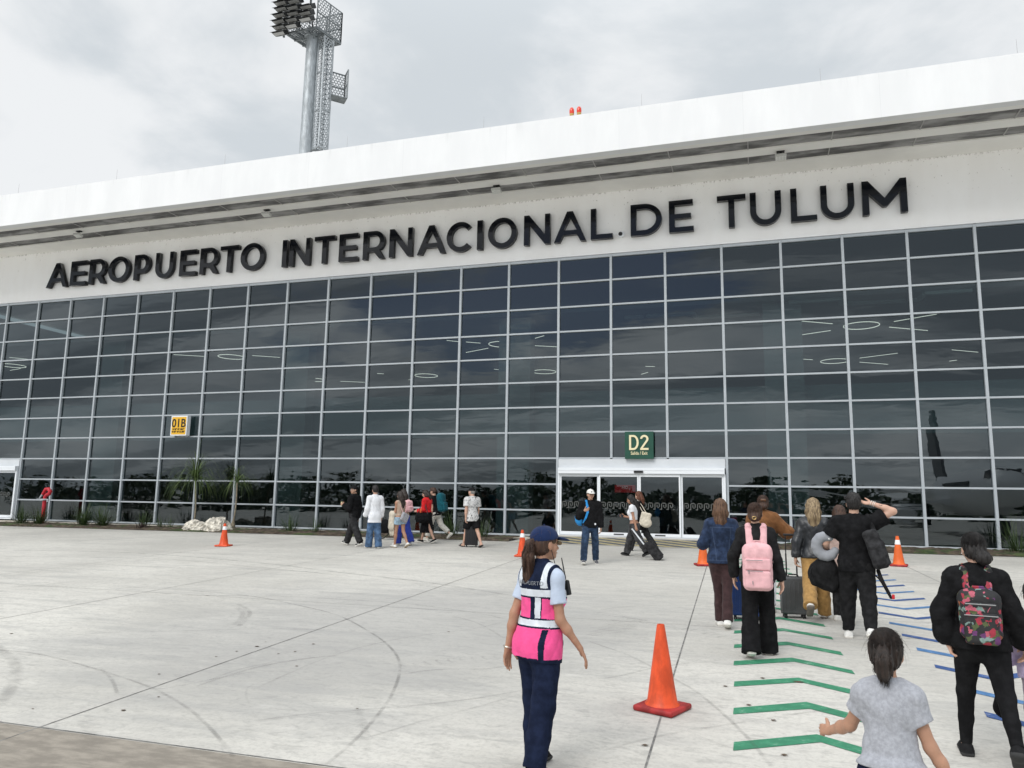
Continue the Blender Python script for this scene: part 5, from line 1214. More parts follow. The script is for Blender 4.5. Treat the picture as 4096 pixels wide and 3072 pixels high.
# ---- hair
def hair(J, style, m, h, root, seed=5, strands=0, L=1., thick=1., name='hair', fly=0, bun=(0, -.118, -.035), under=0, sweep=0):
    s, hp, M = J['hs'], J['hp'], J['HM']; sd = Sd(min(h, .011)); r = np.random.default_rng(seed); g = under or (1.0 if style != 'crop' else .945)
    sd.ell(hp(0, -.010, .036), np.array((.085, .106, .096))*s*g, M, .02); sd.ell(hp(0, -.04, -.02), np.array((.077, .072, .075))*s*g, M, .03)
    if style == 'short':
        sd.ell(hp(0, .03, .085), np.array((.07, .075, .05))*s, M, .03)
    ch = None
    if style == 'pony':
        a = hp(0, -.105, .0)
        ch = [hp(0, -.09, .01), hp(0, -.13, -.0), hp(0, -.145, -.06*L), hp(0, -.14, -.15*L), hp(0, -.13, -.22*L)]; rs = np.array((.034, .034, .046, .042, .020))*thick*s; sd.chain(ch, rs, k=.02)
    if style == 'bun': sd.ell(hp(*bun), np.array((.047, .040, .042))*s*thick, M, .010); sd.ell(hp(0, -.09, -.03), np.array((.05, .04, .045))*s, M, .03)
    if style in ('long', 'mid'):
        ch = [hp(0, -.035, .04), hp(0, -.085, -.05), hp(0, -.115, -.16*L), hp(0, -.12, -.28*L), hp(0, -.115, -.38*L)]; rs = np.array((.085, .088, .088, .075, .04))*thick*s; sd.chain(ch, rs, k=.03, n=M@vec(0, 1, 0), f=.62)
        for x in (-1, 1): sd.chain([hp(x*.06, 0, .02), hp(x*.075, -.015, -.08), hp(x*.082*thick, -.05, -.2*L)], np.array((.034, .034, .024))*s, k=.03)
    # face opening
    sd.ell(hp(0, .115, -.045), np.array((.066, .075, .105))*s, M, .015, 's'); sd.ell(hp(0, .1, .02), np.array((.055, .055, .05))*s, M, .015, 's')
    if style not in ('long', 'mid'):
        for x in (-1, 1): sd.ell(hp(x*.085, .02, -.045), np.array((.03, .045, .05))*s, M, .012, 's')
    if style in ('short', 'crop'): sd.box(hp(0, -.06, -.125), (.12*s, .12*s, .06*s), M, .02, .015, 's')
    hc = J['hc']; ph = r.uniform(0, 6, 4); amp = (.0042 if style != 'crop' else .002)*s
    def groove(X, Y, Z, D):
        x, y = X-hc[0], Y-hc[1]; iM = M.T; lx = iM[0, 0]*x+iM[0, 1]*y+iM[0, 2]*(Z-hc[2]); ly = iM[1, 0]*x+iM[1, 1]*y+iM[1, 2]*(Z-hc[2]); a = np.arctan2(lx, -ly+.03)
        return D+(amp*(np.sin(31*a+4*np.sin(8*Z+ph[0])+ph[1])+.8*np.sin(53*a+5*np.sin(11*Z+ph[2])))).astype(np.float32)
    sd.post.append(groove); parts = [sd.mesh()]
    paths = []
    if ch is not None and strands:
        C = np.array(ch); 
        for i in range(strands):
            th = r.uniform(0, 6.28); rho = r.uniform(.75, 1.08); n = 9; P = []
            st = r.uniform(.0, .35); en = r.uniform(.75, 1.12)
            ax = unit(C[-1]-C[0]); e1 = unit(np.cross(ax, M@vec(0, 1, 0))); e2 = np.cross(ax, e1); wv = r.normal(0, .006, 2); fr = r.uniform(2, 6)
            for f in np.linspace(st, en, n):
                u = min(f, .999)*(len(C)-1); k = int(u); q = C[k]+(C[min(k+1, len(C)-1)]-C[k])*(u-k); rr = rs[k]+(rs[min(k+1, len(C)-1)]-rs[k])*(u-k)
                if f > 1: q = q+ax*(f-1)*.3
                fl = .66 if style in ('long', 'mid') else 1
                P.append(q+(e1*math.cos(th)+e2*math.sin(th)*fl)*rr*rho*s/s+e1*wv[0]*math.sin(fr*f*3)+e2*wv[1]*math.cos(fr*f*3))
            paths.append((P, r.uniform(.0012, .0028)*s))
    if sweep:                                             # combed strands lying over the skull towards the tie
        r0 = np.array((.086, .107, .097)); tie = unit(np.array((0, -.10, .0))/r0); c0 = np.array((0, -.010, .036))
        for i in range(sweep):
            a_ = unit(r.normal(0, 1, 3)*[1, .8, .9]+[0, .5, .35]); 
            if a_ @ tie > .75 or (a_[1] > .55 and a_[2] < .25): continue
            om = math.acos(np.clip(a_@tie, -1, 1)); P = []; up_ = r.uniform(.995, 1.045)
            for f in np.linspace(0, .93, 8): d = (math.sin((1-f)*om)*a_+math.sin(f*om)*tie)/math.sin(om); P.append(hp(*(c0+d*r0*(up_+.012*math.sin(f*3.1)))))
            paths.append((P, r.uniform(.0008, .0018)*s))
    for i in range(fly):
        a, b = r.uniform(0, 6.28), r.uniform(-.3, 1.3); p = vec(math.cos(a)*math.cos(b)*.084, -.01+math.sin(a)*math.cos(b)*.104, .036+math.sin(b)*.094); nrm = unit(p*[1, .8, 1]); tg = unit(np.cross(nrm, r.normal(0, 1, 3))); l = r.uniform(.02, .07); P = []
        for f in np.linspace(0, 1, 6): P.append(hp(*(p+nrm*(.014*math.sin(f*2.2))+tg*l*f-vec(0, .02*f*f, .03*f*f))))
        paths.append((P, r.uniform(.0006, .0011)*s))
    if paths: parts.append(tubes(paths, 0))
    return soft(name, join(*parts), [m], root)
def capf(J, m, h, root, visor=1., name='cap', back=False):
    s, hp, M = J['hs'], J['hp'], J['HM']; sd = Sd(min(h, .008)); sd.ell(hp(0, -.006, .045), np.array((.089, .110, .086))*s, M, .01); nz = M.T; hc = J['hc']
    def cut(X, Y, Z, D): l = nz[2, 0]*(X-hc[0])+nz[2, 1]*(Y-hc[1])+nz[2, 2]*(Z-hc[2]); ly = nz[1, 0]*(X-hc[0])+nz[1, 1]*(Y-hc[1])+nz[1, 2]*(Z-hc[2]); return np.maximum(D, .028*s+ly*.12-l)
    sd.post.append(cut); parts = [sd.mesh()]; sg = -1 if back else 1
    v = Sd(.005); v.ell(hp(0, sg*.125, .036), np.array((.078, .082, .012))*s, M@rotm('X', -10*sg), .004); v.box(hp(0, sg*.02, .03), (.12*s, .075*s, .06*s), M, .02, .004, 's')
    parts.append(v.mesh()); b = Sd(.006); b.ell(hp(0, -.006, .136), np.array((.009, .009, .006))*s, M, .002); parts.append(b.mesh()); return soft(name, join(*parts), [m], root)
def world(root, p):           # a point of a figure in world space
    return Matrix.Translation(root.location) @ root.rotation_euler.to_matrix().to_4x4() @ Vector(p)
def person(loc, rz, lab, group=None):
    e = empty('person', loc, R(rz)); tag(e, lab, 'person', group); return e
def worn(name, root, lab, cat, group=None):           # something a figure carries: a thing of its own, placed in that figure's frame
    e = empty(name, root.location, 0); e.rotation_euler = root.rotation_euler; tag(e, lab, cat, group); return e
def backpack(J, root, m, lab, h=.009, sz=(.15, .085, .23), at=(0, -.20, .26), ms=None, pockets=((-.10, .10, .7, .03),), handle=True, straps=True, lid=False, tilt=0, matfn=None, m2=None, name='backpack', seed=4, fold=.003, zips=(), sw_=.028):
    t, TM, s = J['t'], J['TM']@rotm('X', tilt), J['s']; e = worn(name, root, lab, 'backpack'); sd = Sd(h); c = t(*at); W_ = lambda x, y, z: c+TM@vec(x, y, z)
    sd.box(c, sz, TM, min(sz)*.75, .02); sd.ell(W_(0, .0, sz[2]*.55), (sz[0]*.98, sz[1]*1.0, sz[2]*.52), TM, .03)
    if fold: sd.post.append(folds(fold, seed, .12, .12))
    soft('main_bag', sd, [m] if not isinstance(m, list) else m, e, matfn)
    for (z, hz_, fx, dp) in pockets:
        p = Sd(h); p.box(W_(0, -sz[1]-dp*.35, z), (sz[0]*fx, dp, hz_), TM, min(dp, hz_)*.8, .01); p.post.append(folds(fold*.8, seed+1, .12, .12)); soft('pocket', p, [m2 or m] if not isinstance(m, list) else m, e, matfn)
    ms = ms or (m if not isinstance(m, list) else m[0])
    if straps:
        for sx in (-1, 1):
            p = Sd(min(h, .008)); sw = J['sw']*.58; pts = [W_(sx*sz[0]*.45, sz[1]*.4, sz[2]*.72), t(sx*sw, -.075, .535), t(sx*sw, .0, .565), t(sx*sw*1.1, .09, .50), t(sx*sw*1.25, .135, .36), t(sx*sw*1.6, .08, .2), W_(sx*sz[0]*.9, .06, -sz[2]*.7)]
            p.chain([np.asarray(q) for q in pts], [sw_]*5+[.014, .012], k=.01, n=TM@vec(0, .75, .45), f=.35); soft('strap', p, [ms], e)
    if handle: p = Sd(.006); p.chain([W_(-.045, sz[1]*.3, sz[2]*.98), W_(-.03, sz[1]*.1, sz[2]*1.14), W_(.03, sz[1]*.1, sz[2]*1.14), W_(.045, sz[1]*.3, sz[2]*.98)], [.009]*4, k=.006); soft('handle', p, [ms], e)
    if zips:
        for (x0, z0, x1, z1) in zips: b = MB(); b.tube([W_(x0, -sz[1]-.055, z0), W_(x1, -sz[1]-.055, z1)], .004, 5); b.build('zip', M_ZIP, e)
    return e
M_ZIP = mat('zip_metal', (.25, .25, .25), .4, metal=.7)
def suitcase(loc, rz, m, lab, w=.36, d=.23, hgt=.56, handle=.45, lean=0, ribs=True, soft_=False, hm=None, group='wheeled suitcases'):
    e = empty('suitcase', loc, R(rz)); e.rotation_euler = (R(lean), 0, R(rz)); tag(e, lab, 'suitcase', group); z0 = .055
    b = MB(); b.rbox((0, 0, z0+hgt/2), (w/2, d/2, hgt/2), None, .035, 4)
    if ribs:
        for i in range(5):
            x = -w/2+.05+(w-.1)*i/4
            for y in (-1, 1): b.rbox((x, y*(d/2), z0+hgt/2), (.013, .006, hgt/2-.06), None, .005, 2)
    b.build('shell', m, e, 40)
    b = MB(); b.rbox((0, 0, z0+hgt/2), (w/2+.004, .012, hgt/2+.004), None, .03, 3); b.build('zip_band', M_DGREY, e, 40)
    b = MB()
    for x in (-.075, .075):
        x0 = x*w/.36; b.tube([(x0, d/2-.03, z0+hgt-.02), (x0, d/2-.03, z0+hgt+handle*.55)], .011, 8); b.tube([(x0, d/2-.03, z0+hgt+handle*.5), (x0, d/2-.03, z0+hgt+handle)], .008, 8)
    b.rbox((0, d/2-.03, z0+hgt+handle+.01), (.075*w/.36+.03, .014, .016), None, .012, 3); b.build('pull_handle', hm or M_BLK, e, 50)
    b = MB(); b.tube([(-.07, -.02, z0+hgt), (-.06, -.02, z0+hgt+.03), (.06, -.02, z0+hgt+.03), (.07, -.02, z0+hgt)], .011, 8); b.build('top_handle', M_BLK, e, 50)
    b = MB(); b.tube([(w/2, -.06, z0+hgt*.35), (w/2+.03, -.05, z0+hgt*.38), (w/2+.03, -.05, z0+hgt*.62), (w/2, -.06, z0+hgt*.65)], .010, 8); b.build('side_handle', M_BLK, e, 50)
    for x in (-1, 1):
        for y in (-1, 1):
            b = MB(); b.rbox((x*(w/2-.05), y*(d/2-.045), .05), (.018, .02, .02), None, .006); 
            for k in (-.012, .012): b.tube([(x*(w/2-.05)+k-.008, y*(d/2-.045), .026), (x*(w/2-.05)+k+.008, y*(d/2-.045), .026)], .026, 14)
            b.build('wheel', M_BLK, e, 40)
    return e
# ================================================================== PEOPLE
def ramp_mat(name, stops, scale=14, stretch=(1, 1, 1), src='voronoi', rot=(0, 0, 0), rough=.7, dist=.5):
    m = bpy.data.materials.new(name); m.use_nodes = True; t = m.node_tree; b = t.nodes['Principled BSDF']; co = vscale(t, N(t, 'ShaderNodeTexCoord').outputs['Object'], stretch, (0, 0, 0), rot)
    if src == 'voronoi':
        w_ = N(t, 'ShaderNodeVectorMath', operation='ADD'); t.links.new(co, w_.inputs[0]); s_ = N(t, 'ShaderNodeVectorMath', operation='SCALE'); t.links.new(noise(t, co, scale*.8, 3, .6, 0, 1), s_.inputs[0]); s_.inputs[3].default_value = dist*.12; t.links.new(s_.outputs[0], w_.inputs[1])
        v = N(t, 'ShaderNodeTexVoronoi'); v.inputs['Scale'].default_value = scale; t.links.new(w_.outputs[0], v.inputs['Vector']); f = N(t, 'ShaderNodeSeparateColor'); t.links.new(v.outputs['Color'], f.inputs[0]); f = f.outputs[0]
    elif src == 'wave':
        v = N(t, 'ShaderNodeTexWave'); v.inputs['Scale'].default_value = scale; t.links.new(co, v.inputs['Vector']); f = v.outputs['Fac']
    else: f = noise(t, co, scale, 4, .55, dist)
    r = N(t, 'ShaderNodeValToRGB'); r.color_ramp.interpolation = 'CONSTANT'; t.links.new(f, r.inputs[0]); e = r.color_ramp.elements
    while len(e) < len(stops): e.new(.5)
    for q, (p, c) in zip(e, stops): q.position = p; q.color = (*c, 1)
    n = noise(t, co, scale*3, 4, .6); t.links.new(mixc(t, mapr(t, n, .3, .7, 0, .35), r.outputs[0], (.02, .02, .02)), b.inputs['Base Color']); b.inputs['Roughness'].default_value = rough; return m
C_BLACK = cloth('black', (.012, .012, .013), .3); C_BLACK2 = cloth('soft_black', (.018, .018, .019), .3); C_CHAR = cloth('charcoal', (.035, .035, .037), .4)
C_NAVY = cloth('navy', (.012, .018, .042), .3); C_WHITE = cloth('white', (.76, .77, .80), .06); C_PINK = cloth('pink_bag', (.74, .43, .45), .10, bs=120); C_HOT = cloth('hot_pink', (.83, .09, .28), .10)
C_LBLUE = cloth('pale_blue', (.48, .55, .67), .06); C_DENIM = cloth('dark_denim', (.022, .037, .078), .45, bs=150); C_JEAN = cloth('jeans', (.075, .135, .24), .45, vs=7, bs=150); C_JEAN2 = cloth('blue_jeans', (.030, .055, .105), .5, vs=7, bs=150); C_LJEAN = cloth('light_denim', (.30, .42, .52), .3)
C_TAN = cloth('tan_suede', (.20, .088, .034), .22); C_KHAKI = cloth('khaki', (.40, .235, .085), .2); C_PLUM = cloth('plum', (.050, .027, .028), .25); C_GREY = cloth('heather_grey', (.37, .38, .415), .14, vs=60)
C_LEATH = mat('black_leather', (.020, .022, .026), .38, .5, var=.3, vs=12, bump=.35, bs=40); C_RED = cloth('red', (.62, .018, .022), .15); C_BEIGE = cloth('beige', (.42, .32, .25), .12); C_CREAM = cloth('cream', (.62, .56, .46), .12); C_COBALT = cloth('cobalt', (.035, .06, .33), .2); C_TEAL = cloth('teal', (.008, .095, .125), .25); C_SKY = cloth('sky_blue', (.03, .26, .62), .15); C_ASH = cloth('washed_black', (.05, .05, .052), .6, vs=8)
C_ROSE = cloth('rose_beige', (.45, .33, .29), .12); C_STEEL = cloth('pillow_grey', (.30, .31, .335), .05, bump=.1); C_REFL = mat('reflective_tape', (.62, .66, .71), .35, .6, var=.06, vs=20); S_WHITE = mat('shoe_white', (.74, .73, .70), .6, var=.08, vs=20); S_SOLE = mat('sole_white', (.70, .68, .63), .7); S_DARK = mat('sole_dark', (.03, .03, .03), .8); S_GUM = mat('sole_gum', (.36, .30, .22), .7)
H_DARK = hairmat('dark', (.014, .009, .007), (.035, .022, .016)); H_BROWN = hairmat('brown', (.028, .013, .008), (.075, .035, .02)); H_AUBURN = hairmat('auburn', (.05, .022, .012), (.16, .085, .045)); H_BLOND = hairmat('blond', (.10, .065, .035), (.38, .28, .16)); H_BLACK = hairmat('black', (.006, .005, .005), (.016, .013, .012)); H_GREY = hairmat('grey', (.15, .14, .13), (.3, .29, .28)); H_RED = hairmat('copper', (.06, .02, .01), (.16, .055, .025))
M_FLORAL = ramp_mat('floral', [(0, (.010, .010, .012)), (.50, (.36, .02, .045)), (.62, (.50, .10, .15)), (.70, (.075, .10, .03)), (.77, (.13, .03, .14)), (.82, (.010, .010, .012)), (.90, (.30, .09, .03)), (.95, (.20, .30, .27))], 30)
def pf(px, py):
    p = gp(px, py); return Vector((p.x, p.y, p.z))
def at(px, py, Y): p = onY(px, py, Y); return Vector((p.x, Y, gz(p.x, Y)))
def loc_t(J, C): return (C-J['o'])@J['TM']/J['s']
def phone(root, J, q, lab, m=None):
    e = worn('mobile_phone', root, lab, 'phone'); hd, tt, nn, _ = J['hd'+q]; s = J['s']; c = J['wr'+q]+hd*.11*s+nn*.022*s
    M = Matrix([list(tt), list(hd), list(nn)]).transposed(); b = MB(); b.rbox(c, (.037, .075, .005), M, .006); b.build('case', m or M_BLK, e, 40); b = MB(); b.rbox(c+nn*.0052, (.034, .071, .0012), M, .001, 1); b.build('screen', mat('phone_screen', (.02, .025, .035), .1, .6), e); return e
def glasses(J, root, m, sun=False, name='glasses'):
    hp = J['hp']; b = MB(); s = J['hs']
    for x in (-1, 1): b.tube([hp(x*.078, .0, .008), hp(x*.072, .06, .010), hp(x*.064, .088, .010)], .0022*s, 6); 
    for x in (-1, 1):
        if sun: b.tube([hp(x*.008, .108, .006), hp(x*.035, .104, .004), hp(x*.062, .090, .006)], .015*s, 8)
        else: b.tube([hp(x*.034+.024*s/s*math.cos(a), .106-.012*abs(math.cos(a)*x > 0)*abs(math.cos(a)), .004+.017*math.sin(a)) for a in [i*.6283 for i in range(11)]], .0018*s, 5, False)
    b.tube([hp(-.01, .108, .008), hp(.01, .108, .008)], .002*s, 5); b.build(name, m, root, 50)

# ---- 1 the guard
g = person(at(1164, 1470, 5.17), -24, 'woman in navy cap and hot pink reflective vest walking away with arms held out')
J = pose(1.552, 'f', 3, ((9, 1, 6), (-9, 2, 6)), dict(L=((-.20, -.26, -1), (-.10, -.10, -1), (-.08, .0, -1), (.25, .9, .1), .3), R=((.20, .02, -1), (.36, .56, -.80), (.34, .46, -.88), (-.55, .75, 0), .28)), (-16, 1), hs=1.06, wide=.86)
body(J, .009, 'tan', g)
top(J, .008, C_LBLUE, g, 'shirt', 'short', -.02, .008, .0015, 11, .62, (.058, .061, .05), collar=.030)
def vest(C):
    q = loc_t(J, C); x, y, z = q.T; r = np.zeros(len(q), int); bk = y < .02
    r[z > .385] = 1
    r[(z > .335) & (z < .39)] = 2; r[((z > .322) & (z < .335)) | ((z > .388) & (z < .398))] = 1
    v = bk & (x > .012) & (x < .046) & (z > .16) & (z < .33); r[v] = 1; r[bk & (x > .046) & (x < .088) & (z > .16) & (z < .33)] = 2; r[bk & (x > .088) & (x < .097) & (z > .16) & (z < .33)] = 1
    w = (z > .125) & (z < .172); r[w] = 2; r[((z > .113) & (z < .125)) | ((z > .172) & (z < .182))] = 1
    sh = (z > .398) & (np.abs(np.abs(x)-.112) < .021); r[sh] = 2
    r[(x > .115) & (x < .150) & (z < .11) & (y < .06)] = 1; r[z < -.095] = 1
    return r
top(J, .0058, [C_HOT, C_NAVY, C_REFL], g, 'vest', 'none', -.108, .028, .0045, 12, flare=.006, matfn=vest, hemtilt=-.10, collar=.022)
for o in [o for o in COL.objects if o.parent == g and o.name.startswith('vest')]: VV = np.empty(len(o.data.vertices)*3, np.float32); o.data.vertices.foreach_get('co', VV); VV = VV.reshape(-1, 3)
tx = text_mesh('lettering', 'AEROPUERTO', .036, .002, mat('print_grey', (.42, .44, .47), .5), g, 0, .95); tm = tx.data
P = np.empty(len(tm.vertices)*3, np.float32); tm.vertices.foreach_get('co', P); P = P.reshape(-1, 3); P[:, 2] += J['t'](0, 0, .425)[2]; bkv = VV[(VV[:, 1] < J['t'](0, -.03, .42)[1])]
P[:, 0] += J['t'](-.005, 0, .42)[0]
for i in range(len(P)): d = (bkv[:, 0]-P[i, 0])**2+(bkv[:, 2]-P[i, 2])**2; P[i, 1] = bkv[np.argmin(d), 1]-.0035
tm.vertices.foreach_set('co', P.ravel()); tm.update()
trousers(J, .0085, C_NAVY, g, r=(.104, .083, .078), fold=.0035, seed=3, g=.010)
shoes(J, .009, C_BLACK, S_DARK, g)
hair(J, 'pony', H_BROWN, .008, g, 5, 520, 1.45, .84, fly=60, under=.935)
capf(J, cloth('cap_navy', (.012, .026, .085), .15, bs=160), .0075, g); glasses(J, g, mat('amber_lens', (.10, .06, .02), .1, .6), True, 'sunglasses')
b = MB(); w_ = J['wrL']; d = unit(J['wrL']-J['elL'])
b.tube([w_+np.cross(d, [math.cos(a), math.sin(a), .2])*.030 for a in [i*.5236 for i in range(13)]], .0065, 6, False); b.build('bracelet', mat('bracelet', (.45, .40, .33), .3, metal=.6), g, 50)
rd = worn('two_way_radio', g, 'black two way radio with antenna clipped to the front shoulder of the pink vest', 'radio'); c = J['t'](.135, .135, .40)
b = MB(); b.rbox(c, (.024, .015, .05), Matrix.Rotation(R(-14), 3, 'Y'), .008); b.build('handset', M_BLK, rd, 40); b = MB(); b.tube([c+vec(-.012, 0, .06), c+vec(-.055, .01, .20)], [.006, .0035], 6); b.build('antenna', M_BLK, rd, 50)
b = MB(); hq = J['hp']; b.tube([hq(.074, .0, -.02), hq(.078, .02, -.09), J['t'](.09, .06, .52), J['t'](.13, .12, .46), c+vec(0, .01, .05)], .0028, 5); b.build('earpiece_cable', M_BLK, rd, 50)

# ---- 2 the child
g = person(at(1922, 1560, 3.86), -9, 'small girl in grey T-shirt with dark ponytail walking with both arms spread')
J = pose(1.27, 'f', 2, ((10, 2, 4), (-8, 2, 10)), dict(L=((-.40, .46, -.76), (-.58, .74, -.38), (-.70, .70, -.15), (-.1, .55, .8), .75), R=((.34, .05, -.94), (.50, .20, -.84), (.5, .25, -.85), (-.3, .9, 0), .3)), (-6, -4), hs=1.09, child=True, wide=.80)
body(J, .0085, 'child', g, face=False)
top(J, .0065, C_GREY, g, 'shirt', 'short', .075, .010, .005, 21, .46, (.050, .060, .05), .010, hemtilt=.02)
trousers(J, .008, C_NAVY, g, 'leggings', (.098, .070, .062), .002, 22, waist=.125)
shoes(J, .009, S_WHITE, S_SOLE, g)
hair(J, 'pony', hairmat('child', (.009, .006, .0045), (.028, .016, .011)), .0065, g, 8, 420, .58, .95, fly=110, sweep=700)

# ---- 3 woman with the floral backpack
g = person(at(2134, 1600, 6.35), -10, 'woman in black sweatshirt and leggings with floral backpack on the right', 'travellers walking to the terminal')
J = pose(1.535, 'f', 4, ((12, 5, 8), (-24, 6, 22)), dict(L=((-.40, -.10, -.92), (.16, .16, -.97), (.25, .05, -.95), (.1, .9, .2), 1.0), R=((.34, -.05, -.94), (.20, .42, -.88), (.2, .5, -.8), (-.3, .8, .4), 1.1)), (14, 2))
body(J, .010, 'light', g)
top(J, .0085, C_BLACK, g, 'sweatshirt', 'long', -.06, .018, .007, 31, .97, (.066, .066, .046), .010, collar=.006, puff=.020)
trousers(J, .0085, C_BLACK, g, 'leggings', (.108, .062, .041), .0015, 32, .97, g=.006)
shoes(J, .009, C_BLACK2, S_DARK, g)
hair(J, 'bun', H_BLACK, .008, g, 9, 0, 1, 1.3, fly=120, bun=(.035, -.115, -.065), sweep=500)
b = MB()
for x in (-1, 1): b.lathe([(0, -.004), (.004, 0), (0, .004)], 8, tuple(J['hp'](x*.084, .0, -.04)))
b.build('earrings', mat('pearl', (.8, .78, .75), .2), g, 60)
backpack(J, g, M_FLORAL, 'black backpack with red and green floral print worn by woman on the right', .0075, (.125, .07, .165), (.0, -.185, .205), M_FLORAL, ((-.085, .105, .82, .035), (.045, .04, .78, .022)), zips=((-.10, .0, .10, .0), (-.09, .075, .09, .075)), seed=34)

# ---- 4 woman with the pink backpack
g = person(pf(1641, 1416), 2, 'woman in black jacket and wide black trousers carrying the pink backpack', 'travellers walking to the terminal')
J = pose(1.65, 'f', 3, ((-7, 1, 16), (10, 2, 4)), dict(L=((-.42, -.14, -.9), (.02, .30, -.95)), R=((.26, -.06, -.96), (.20, .10, -.97), (.10, .10, -.98), (-.35, .85, 0), .45)), (-6, 6))
body(J, .012, 'light', g); top(J, .010, C_BLACK2, g, 'jacket', 'long', -.08, .018, .0055, 41, .98, (.062, .056, .046), .01, collar=.02)
trousers(J, .010, C_BLACK, g, r=(.098, .084, .105), fold=.003, seed=42, end=1.12); shoes(J, .010, C_BLACK2, S_SOLE, g)
hair(J, 'bun', H_BROWN, .010, g, 12, 0, 1, .85, fly=40, sweep=300)
b = MB(); c = J['hp'](0, -.158, -.035); b.tube([c+vec(.022*math.cos(a), 0, .016*math.sin(a)) for a in [i*.5236 for i in range(13)]], .0035, 6, False); b.build('hair_clip', mat('gold', (.6, .42, .18), .3, metal=.8), g, 50)
backpack(J, g, C_PINK, 'pale pink square backpack on the back of woman in black', .0085, (.155, .085, .25), (0, -.210, .095), C_PINK, ((-.135, .095, .86, .034), (.03, .06, .86, .022)), zips=((-.12, .075, .05, .075), (-.12, -.04, .05, -.04)), seed=44, sw_=.040)
pk = [o for o in COL.objects if o.get('category') == 'backpack'][-1]; t = J['t']
for z in (.16, -.06):
    b = MB(); b.rbox(t(.162, -.235, z), (.014, .02, .016), None, .005); b.build('buckle', M_BLK, pk, 40); b = MB(); b.bar(t(.157, -.27, z), t(.157, -.16, z-.01), .02, .006); b.build('side_strap', C_PINK, pk)
for x, z in ((-.10, .06), (-.06, -.055)):
    b = MB(); b.tube([t(x, -.362, z), t(x, -.366, z-.04)], .0045, 5); b.build('zip_pull', M_ZIP, pk, 40)
suitcase(pf(1612, 1337), 2, mat('case_blue', (.014, .045, .17), .4, var=.2), 'tall blue ribbed suitcase half hidden behind the pink backpack woman', .40, .26, .62, .34)

# ---- 5 woman in the denim jacket
g = person(pf(1563, 1353), 6, 'woman with long auburn hair in dark denim jacket and plum flared trousers', 'travellers walking to the terminal')
J = pose(1.67, 'f', 2, ((9, -4.5, 6), (-10, -4, 14)), dict(L=((-.38, -.12, -.9), (.30, .85, .35), (.3, .8, .5), (.3, -.3, .8), .8), R=((.30, -.10, -.95), (-.30, .85, .30))), (-8, 8))
body(J, .012, 'light', g)
def dj(C): q = loc_t(J, C); x, y, z = q.T; return ((np.abs(z-.435) < .007) & (np.abs(x) < .16) | (np.abs(z+.012) < .006) | ((np.abs(np.abs(x)-(.085+.04*np.clip((z-.1)/.3, 0, 1))) < .006) & (z < .43) & (z > -.01))) .astype(int)
top(J, .008, [C_DENIM, cloth('denim_seam', (.040, .060, .11), .2)], g, 'jacket', 'long', -.055, .024, .0035, 51, .96, (.072, .068, .05), .0, collar=.02, matfn=dj)
trousers(J, .010, C_PLUM, g, 'trousers', (.110, .060, .072), .0015, 52, 1.02, g=.006); shoes(J, .010, S_WHITE, S_SOLE, g)
hair(J, 'long', H_AUBURN, .010, g, 14, 300, 1.12, .92, fly=30)

# ---- 6 woman in the tan jacket
g = person(pf(1655, 1318), -6, 'woman in tan suede jacket and white trousers, mostly hidden by the pink backpack woman', 'travellers walking to the terminal')
J = pose(1.69, 'f', 2, ((8, 1, 6), (-8, 1, 14)), dict(L=((-.30, .1, -.9), (.2, .8, .3)), R=((.62, .28, -.60), (-.30, .90, -.10))), (10, 6))
body(J, .013, 'olive', g); top(J, .0105, C_TAN, g, 'jacket', 'long', -.12, .046, .006, 61, .95, (.084, .082, .055), .02, collar=.03); trousers(J, .011, C_WHITE, g, r=(.094, .070, .066), fold=.002, seed=62, g=.0); shoes(J, .010, S_WHITE, S_SOLE, g)
hair(J, 'bun', H_BROWN, .010, g, 15, 0, 1, 1.1, fly=20, sweep=200)
b = MB(); c = J['hp'](.0, -.10, .06); b.rbox(c, (.042, .018, .022), None, .014, 3); b.build('claw_clip', mat('tortoise', (.10, .045, .02), .25), g, 40)

# ---- 7 blonde woman in leather
g = person(pf(1766, 1338), -4, 'blonde woman in black leather jacket and khaki trousers pulling a grey suitcase', 'travellers walking to the terminal')
J = pose(1.68, 'f', 3, ((-17, 0, 36), (14, 1, 4)), dict(L=((-.32, -.16, -.93), (-.10, -.10, -.99), (-.05, .3, -.9), (.2, .9, .2), 1.2), R=((.42, -.08, -.9), (-.1, .8, -.3))), (6, 4))
body(J, .012, 'light', g); top(J, .0095, C_LEATH, g, 'jacket', 'long', -.03, .020, .0045, 71, .97, (.068, .064, .05), .0, collar=.028); trousers(J, .0095, C_KHAKI, g, r=(.100, .088, .088), fold=.005, seed=72, g=.003, end=1.04, waist=.0); shoes(J, .009, S_WHITE, mat('sole_grey', (.16, .14, .12), .8), g)
hair(J, 'long', H_BLOND, .0095, g, 16, 420, .92, 1.02, fly=50)
suitcase(pf(1716, 1334), 6, mat('case_graphite', (.062, .064, .066), .42, var=.25), 'dark grey hard shell suitcase rolling upright beside the blonde woman', .35, .24, .52, .58)

